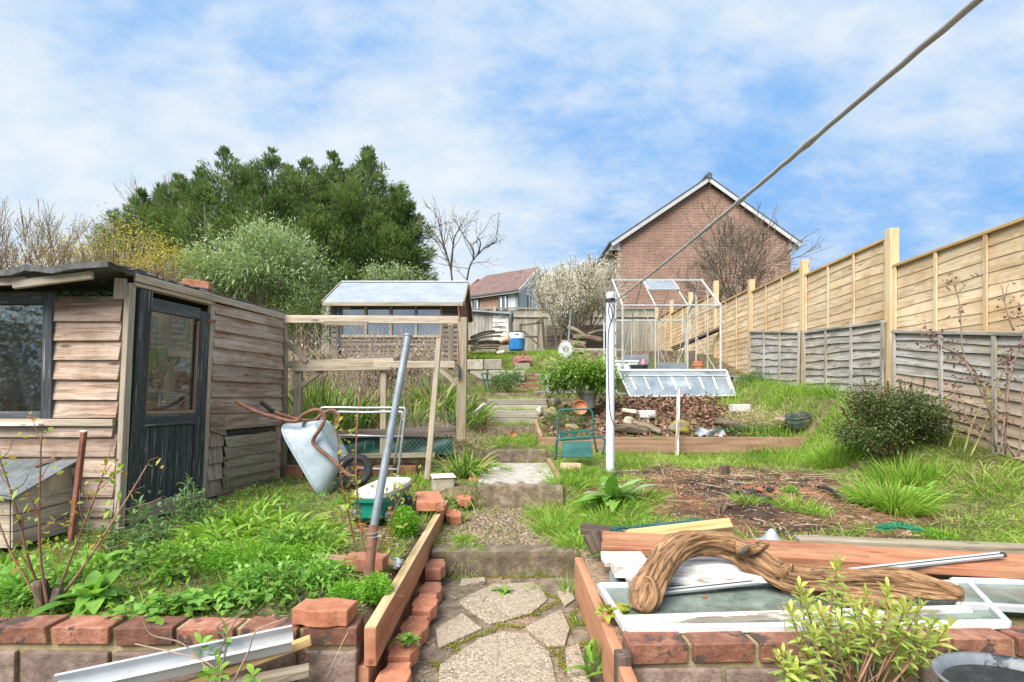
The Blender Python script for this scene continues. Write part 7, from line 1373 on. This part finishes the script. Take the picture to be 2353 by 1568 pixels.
# ---------------------------------------------------------------- trees
def conifer(px, top, R_, Y, label, zlo, n=9500, seed=0, lean=0):
    tp = P(px, top, Y); z0 = g1(tp.x, Y); H = tp.z-z0; th = thing('conifer', label, 'tree', (tp.x, Y, z0), 0, 'overgrown conifers behind the sheds'); random.seed(seed)
    t = MB(); t.tube([V((tp.x, Y, z0-.2)), V((tp.x+.1, Y, z0+H*.5)), V((tp.x, Y, z0+H*.97))], [.17, .11, .02], 8); t.build('trunk', M['bark'], th, smooth=True)
    r = np.random.default_rng(seed); nb = 135; tb = zlo+(1-zlo)*r.random(nb)**.8; az = r.uniform(0, 6.283, nb)
    env = R_*np.minimum(1, (1.0-tb)/.34)**.62*(.5+.5*np.minimum(1, (tb-zlo+.12)/.2)); env = env*np.where(tb > .88, .62, 1); bl_ = env*(.5+.72*r.random(nb))+.15; el = .30+.85*tb**2+r.normal(size=nb)*.15
    st = np.stack([np.full(nb, tp.x), np.full(nb, Y), z0+H*np.minimum(tb, .985)-bl_*np.sin(el)*.75], 1); bd = np.stack([np.cos(az)*np.cos(el), np.sin(az)*np.cos(el), np.sin(el)], 1)
    k = r.choice(nb, n, p=bl_/bl_.sum()); s = .25+.75*r.random(n)**.6; side = nrm(np.cross(bd[k], [0, 0, 1.])); upv = np.cross(side, bd[k])
    lat = r.normal(size=n)*(1.12-s)*.42*bl_[k]; vert = r.normal(size=n)*.07*bl_[k]; p = st[k]+bd[k]*(bl_[k]*s)[:, None]+side*lat[:, None]+upv*vert[:, None]
    p[:, 2] = np.minimum(p[:, 2], tp.z); p[:, 2] -= .08*(lat/np.maximum(bl_[k], .1))**2*bl_[k]
    d = bd[k]*1.0+side*(np.sign(lat)*.55)[:, None]+r.normal(size=(n, 3))*.28+[0, 0, .15]
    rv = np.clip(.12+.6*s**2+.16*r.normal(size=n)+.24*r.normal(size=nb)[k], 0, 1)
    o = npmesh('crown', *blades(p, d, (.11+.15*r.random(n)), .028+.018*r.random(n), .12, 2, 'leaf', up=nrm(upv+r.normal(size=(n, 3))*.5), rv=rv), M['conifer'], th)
    b = MB()
    for i in range(0, nb, 2): a = V(st[i]); b.tube([a, a+V(bd[i])*bl_[i]*.5, a+V(bd[i])*bl_[i]*.9], [.03, .018, .006], 4, False)
    b.build('limbs', M['bark'], th)
for k, (px, top, R_, Y, zlo, lb) in enumerate([(325, 438, 1.7, 21.5, .15, 'leftmost dark conifer among bare twigs'), (410, 402, 2.0, 22, .12, 'second conifer from the left with a ragged top'), (520, 342, 2.2, 21.5, .12, 'tall conifer left of the middle of the group'), (625, 342, 2.2, 22.5, .12, 'conifer in the middle of the group with several leaders'),
        (705, 365, 2.0, 21, .14, 'slightly lower conifer right of the middle of the group'), (768, 352, 1.7, 22, .2, 'conifer with a ragged pointed tip left of the tallest spike'), (848, 343, 2.0, 21, .34, 'rightmost tall conifer ending in a sharp spike'), (915, 428, 1.35, 20.5, .35, 'shorter conifer leaning out at the right edge of the group'), (880, 470, 1.9, 20.6, .33, 'low broad conifer side at the right above the summerhouse'), (470, 430, 2.1, 20.2, .1, 'low front conifer behind the yellow bushes'), (600, 420, 2.1, 20.0, .1, 'front conifer behind the pale green shrub'), (740, 450, 2.0, 20, .15, 'front conifer right of the pale green shrub'), (575, 372, 1.9, 23, .15, 'conifer filling the gap between the two middle peaks'), (665, 384, 2.1, 23.2, .15, 'lower conifer behind the dip right of the middle peaks'), (805, 392, 2.0, 22.6, .2, 'conifer behind the dip left of the sharp spike'), (368, 428, 1.9, 23, .15, 'conifer filling between the two leftmost peaks'), (460, 385, 2.0, 23, .15, 'conifer behind the dip left of the tall one')]):
    conifer(px, top, R_, Y, lb, zlo, 17000, 50+k)
def baretree(name, label, px, Y, top, r0, lev, mat, seed, spread=.6, wob=.2, up=.12, kids=(2, 3), lean=(0, 0), leafs=None, shrink=.7, nst=1, L0=.34, mr=1.0, group=None):
    random.seed(seed); b = Gd(px, Y); tp = P(px, top, Y); H = tp.z-b.z; th = thing(name, label, 'tree', b, 0, group); mb = MB(); tips = []
    for s in range(nst): stemtree(mb, tips, b+V((random.gauss(0, .12*(nst > 1)), random.gauss(0, .12*(nst > 1)), -.05)), V((lean[0]+random.gauss(0, .22*(nst > 1)), lean[1]+random.gauss(0, .2*(nst > 1)), 1)), H*L0*random.uniform(.85, 1.15), r0*random.uniform(.8, 1.1), lev, wob, kids, shrink, spread, up, 5, .0055*Y/12*mr, 6)
    mb.build('branches', M[mat], th, smooth=True)
    if leafs:
        for (per, L, W_, m_, lm, pr, jit) in leafs: leaves_at(tips, per, L, W_, m_, 'blossom' if m_ == 'blossom' else 'buds', th, lm, pr, jit, .2, 1)
    return th
bud = [(2, .05, .028, 'budleaf', 1, .8, .04)]
baretree('bare_tree', 'leggy bare budding tree at the left edge above the shed', 40, 13, 430, .05, 4, 'twig', 3, .5, .18, .25, (2, 3), nst=4, leafs=bud, L0=.33)
baretree('bare_tree', 'thin budding tree between the left edge tree and the yellow bush', 165, 13.5, 455, .035, 4, 'twig', 5, .45, .2, .25, (2, 2), nst=3, leafs=[(3, .06, .035, 'yellowleaf', 1, .45, .05)], L0=.32)
baretree('bare_tree', 'bare twiggy tree behind the left conifers', 300, 24, 425, .07, 5, 'twig', 6, .5, .2, .2, (2, 3), nst=3, L0=.30, mr=.6)
baretree('bare_tree', 'bare twigs rising behind the second conifer', 450, 25, 392, .07, 5, 'twig', 9, .5, .2, .25, (2, 3), nst=3, L0=.30, mr=.6)
rose('slender dark bare forked sapling behind the summerhouse ridge', [Z3([(1042, 690), (1036, 620), (1022, 575), (1004, 545), (984, 528)], 14.5), Z3([(1036, 620), (1040, 575), (1045, 545), (1062, 515)], 14.5), Z3([(1026, 585), (1016, 550), (1006, 503)], 14.5)], .5, 'darkwood', 15, 'budleaf', .05, 2, .03, .5, .05, 'bare_tree', 'tree', 5)
rose('second dark bare sapling arching right behind the summerhouse', [Z3([(1066, 690), (1078, 618), (1092, 592), (1112, 572), (1140, 556)], 14.3), Z3([(1088, 598), (1086, 572), (1068, 545)], 14.3), Z3([(1098, 585), (1104, 560), (1098, 545)], 14.3)], .5, 'darkwood', 18, 'budleaf', .05, 2, .028, .5, .05, 'bare_tree', 'tree', 5)
baretree('bare_tree', 'spreading bare tree beyond the new fence before the brick house', 1692, 16, 462, .11, 6, 'bark', 24, .85, .2, .07, (1, 3), nst=3, leafs=[(1, .045, .03, 'budleaf', 1, .25, .05)], L0=.25, shrink=.74, mr=.9)
baretree('bare_tree', 'smaller bare twiggy tree at the right corner of the brick house', 1862, 17, 540, .05, 4, 'bark', 27, .7, .2, .08, (2, 3), nst=2, leafs=[(1, .05, .035, 'budleaf', 1, .5, .05)], L0=.3, shrink=.72)
baretree('blossom_tree', 'white blossoming bushy tree before the brick house', 1340, 15.2, 572, .06, 5, 'bark', 33, .62, .22, .18, (2, 3), nst=5, leafs=[(3, .06, .046, 'blossom', 2, .85, .13)], L0=.27, shrink=.76)
baretree('blossom_tree', 'smaller white blossoming stem left of the large blossom tree', 1285, 15.8, 585, .05, 4, 'bark', 38, .6, .2, .2, (2, 3), nst=3, leafs=[(4, .065, .05, 'blossom', 2, .8, .13)], L0=.3, shrink=.72)
# pale green buddleia, yellow bushes and undergrowth
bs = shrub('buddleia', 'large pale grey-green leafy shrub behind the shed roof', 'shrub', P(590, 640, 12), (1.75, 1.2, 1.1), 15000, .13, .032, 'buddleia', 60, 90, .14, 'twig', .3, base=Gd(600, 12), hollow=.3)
for q in [(P(x+random.uniform(-8, 8), y+50, 11.6), P(x, y, 11.6)) for x, y in ((480, 520), (520, 560), (555, 525), (600, 510), (640, 545), (455, 560), (690, 580), (575, 540), (430, 575))]: spikes('shoot', None, None, [q], 'buddleia', .16, .035, 34, 'twig', parent=bs)
shrub('yellow_bush', 'yellow-leaved budding bush above the middle of the shed roof', 'shrub', P(245, 565, 14.5), (1.8, 1.0, .9), 1900, .07, .035, 'yellowleaf', 90, 60, .16, 'twig', .3, base=Gd(260, 14.5), hollow=.3)
shrub('yellow_bush', 'sparser yellow budding bush right of the first yellow one', 'shrub', P(400, 610, 13.5), (1.4, .9, .6), 1900, .065, .035, 'yellowleaf', 80, 50, .17, 'twig', .3, base=Gd(400, 13.5), hollow=.3)
shrub('hedge_thicket', 'tangled brown and olive thicket behind the shed roof', 'shrub', P(250, 640, 15.5), (4.2, .8, 1.1), 5200, .09, .04, 'budleaf', 220, 140, .14, 'twig', .3, base=Gd(250, 15.5), hollow=.2)
shrub('hedge_thicket', 'dark ivy-green undergrowth between the pale shrub and the summerhouse', 'shrub', P(690, 745, 11.3), (1.0, .7, .75), 3200, .08, .03, 'conifer', 50, 60, .18, 'twig', .3, hollow=.3)
shrub('low_shrub', 'yellowish green bush at the foot of the conifers above the summerhouse roof', 'shrub', P(905, 640, 15), (.85, .6, .45), 1500, .09, .035, 'buddleia', 60, 30, .2, 'twig', .3)
t = MB(); random.seed(77)
for k in range(240):
    px = random.uniform(655, 1040); Y = random.uniform(6.6, 9.2); a = Gd(px, Y); h = random.uniform(.5, 1.15); b = a+V((random.gauss(0, .22), random.gauss(0, .2), h)); t.tube(spl([a, a.lerp(b, .5)+V((random.gauss(0, .05), 0, .05)), b], 5), splv([.007, .006, .003], 5), 4, False)
o = t.build('dead_stalks', M['twig'], smooth=True); tag(o, 'tall bare dead stalks standing in front of the summerhouse window', 'dead stalks', kind='stuff')
# arching thorny stems in front of the summerhouse

# what the shed window mirrors: garden growth behind and left of the camera
shrub('hedge_bush', 'dark hedge bush mirrored in the lower part of the shed window', 'shrub', (-9.6, -3.2, E+.4), (1.9, 1.2, 1.5), 6000, .13, .06, 'boxleaf', 40, 60, .16, 'twig', .3)
th = thing('bare_tree', 'bare garden tree mirrored in the shed window glass', 'tree', (-9.0, -5.5, g1(-9, -5.5))); random.seed(61); mb = MB(); stemtree(mb, [], V((-9.0, -5.5, g1(-9, -5.5))), V((.05, 0, 1)), 1.9, .09, 5, .2, (2, 3), .72, .7, .1, 5, .006, 6); mb.build('branches', M['bark'], th, smooth=True)

tuft('grass_clump', 'long bright grass over the upper path before the timber steps', 'grass clump', [(1150, 6.9, 260, .17, .007, .5, .7, .2, 0), (1220, 6.7, 240, .17, .007, .5, .7, .16, 0), (1125, 6.4, 200, .16, .007, .5, .7, .16, 0), (1215, 7.3, 120, .14, .007, .5, .7, .12, 0)])
tuft('grass_clump', 'little grass tuft growing on the lower timber tread', 'grass clump', [(1195, 8.1, 70, .08, .005, .5, .9, .10, .0)])
tuft('grass_clump', 'thin grass tuft at the side of the lower timber step', 'grass clump', [(1205, 7.86, 50, .14, .007, .5, .6, .06, 0)])
x = rng.uniform(.9, 3.2, 420); y = rng.uniform(3.0, 5.6, 420); k = burnmask(x, y) > .2; x, y = x[k], y[k]; n = len(x); d = sph(n); d[:, 2] = abs(d[:, 2])*.18
o = npmesh('burnt_twigs', *blades(np.stack([x, y, gz(x, y)+.012], 1), d, .06+.16*rng.random(n)**2, .005, .05, 3, 'strap', up=sph(n)), M['debris']); tag(o, 'burnt and dead twigs strewn over the bonfire soil', 'twigs', kind='stuff')
random.seed(5); mb = MB()
for i in range(420):
    px = random.uniform(1490, 1985); Y = random.uniform(3.2, 5.6); c = Gd(px, Y)
    if burnmask(c.x, c.y) < .3: continue
    s = .006+.022*random.random()**3; mb.box(c+V((0, 0, s*.25)), (s, s*random.uniform(.6, 1.3), s*.7), (random.uniform(0, 3), random.uniform(0, 3), random.uniform(0, 3)))
o = mb.build('rubble', M['brick'], bevel=.001, jit=.002); tag(o, 'small brick and clay crumbs in the bonfire soil', 'rubble', kind='stuff')
mb = MB()
for i in range(160):
    c = Gd(random.gauss(1735, 60), random.gauss(4.1, .35)); s = .008+.02*random.random()**2; mb.box(c+V((0, 0, s*.3)), (s, s, s*.7), (random.uniform(0, 3), random.uniform(0, 3), random.uniform(0, 3)))
o = mb.build('charcoal', M['char'], jit=.002); tag(o, 'broken charcoal scattered about the embers', 'charcoal', kind='stuff')
mb = MB()
for i in range(130):
    c = Gd(random.gauss(700, 40), random.gauss(2.35, .1)); s = .006+.016*random.random()**2; mb.box(c+V((0, 0, s*.3)), (s, s, s*.7), (random.uniform(0, 3), random.uniform(0, 3), random.uniform(0, 3)))
o = mb.build('charcoal', M['char'], jit=.002); tag(o, 'black soil crumbs and charcoal in the left bed near the pole', 'charcoal', kind='stuff')

tuft('dry_grass', 'bleached grass drooping over the left edge of the timber steps', 'grass clump', [(1100, 6.9, 200, .32, .007, .8, .8, .2, 0), (1110, 7.5, 160, .3, .007, .8, .8, .18, 0), (1095, 6.1, 160, .28, .007, .8, .8, .18, 0)], mat='straw')
tuft('grass_clump', 'mixed grass on the bank left of the upper path', 'grass clump', [(1095, 5.8, 200, .2, .008, .6, .8, .2, 0), (1110, 6.6, 200, .2, .008, .6, .8, .2, 0), (1105, 7.9, 200, .22, .008, .6, .8, .25, 0)], mat='grass')
tuft('grass_clump', 'grass creeping over the right edge of the pale slab', 'grass clump', [(1262, 5.2, 130, .12, .006, .6, .9, .14, 0), (1255, 5.7, 120, .12, .006, .6, .9, .12, 0), (1285, 4.75, 140, .14, .006, .6, .9, .12, 0)], mat='grass')
tuft('grass_clump', 'small weeds along the foot of the thick concrete step', 'grass clump', [(1130, 4.42, 50, .07, .006, .6, .9, .08, 0), (1200, 4.42, 40, .06, .006, .6, .9, .1, 0), (1240, 4.4, 60, .09, .006, .6, .9, .08, 0)], mat='grass')
spikes('spurge', 'tall leafy spurge between the shed corner and the broad clump', 'plant', [(Gd(355+random.uniform(-12, 12), 3.0), P(x, y, 3.0)) for x, y in ((352, 1200), (368, 1215), (340, 1220), (385, 1225))], Lf=.08)
spikes('spurge', 'leafy spurge stems behind the pale rosette', 'plant', [(Gd(x, 2.6), P(x+random.uniform(-6, 6), y, 2.6)) for x, y in ((275, 1290), (300, 1280), (322, 1300), (340, 1290))], Lf=.065)

G1 = scatter(-3.6, -.6, 2.05, 5.4, 2600, lambda x, y: .3*m_left(x, y)+.5*m_left(x, y)*sm(cl(x, y, 2.6, 9), .3, .8)); G2 = scatter(.5, 4.5, 2.9, 6.5, 4200, lambda x, y: .75*m_right(x, y)*sm(cl(x, y, 2.2, 4), .25, .8)); G3 = scatter(-.66, .5, 3.3, 9.5, 900, lambda x, y: .5*m_path(x, y))
o = npmesh('long_grass', *join([bl(G1, .13, .35, .0062, .9, .7, 4, rvf=tone), bl(G2, .15, .35, .006, .9, .7, 4, rvf=tone), bl(G3, .13, .35, .006, .9, .7, 4, rvf=tone)]), M['grass']); tag(o, 'longer uncut grass blades straggling through the beds, lawn and path', 'grass', kind='stuff')

shrub('hedge_thicket', 'tangle of brown bramble stems on the bank below the summerhouse', 'shrub', P(900, 845, 8.4), (1.3, .7, .42), 1500, .06, .02, 'straw', 150, 80, .2, 'twig', .4, base=Gd(900, 8.4), hollow=.3)
shrub('hedge_thicket', 'brown bramble stems behind the left posts of the timber framework', 'shrub', P(705, 850, 7.6), (.5, .5, .5), 700, .05, .018, 'straw', 70, 40, .2, 'twig', .4, base=Gd(705, 7.6), hollow=.3)
for k, (px, Y, r, h, m_, lb) in enumerate([(400, 2.55, .17, .10, 'weeds', 'leafy green weed mound left of the wide feathery mound'), (620, 2.4, .15, .08, 'bigleaf', 'pale leafy weed mound in front of the feathery mounds'), (690, 3.0, .17, .09, 'weeds', 'low leafy weed mound left of the rose by the pole'), (180, 2.5, .2, .11, 'weeds', 'dark leafy weed mound behind the pale rosette'), (440, 3.5, .22, .16, 'bluegreen', 'leafy weed mound at the foot of the shed door'), (740, 2.5, .12, .06, 'bigleaf', 'small pale weed mound near the brown brick'), (60, 2.3, .16, .10, 'bigleaf', 'leafy weed mound at the left edge below the thorny rose')]):
    c = Gd(px, Y); tag(shrub('weed_mound', lb, 'weed', c+V((0, 0, h*.5)), (r, r*.8, h), 620, .036, .018, m_, 8, 16, .3, 'greencane', .5, base=c, hollow=.3), kind='stuff')
tuft('grass_clump', 'tall pale grass clump below the hatch of the shed', 'grass clump', [(560, 3.9, 130, .30, .012, .7, .7, .18, 0)])
tuft('grass_clump', 'tall arching grass clump between the feathery mounds and the cart', 'grass clump', [(735, 3.0, 120, .26, .011, .75, .75, .14, 0)])
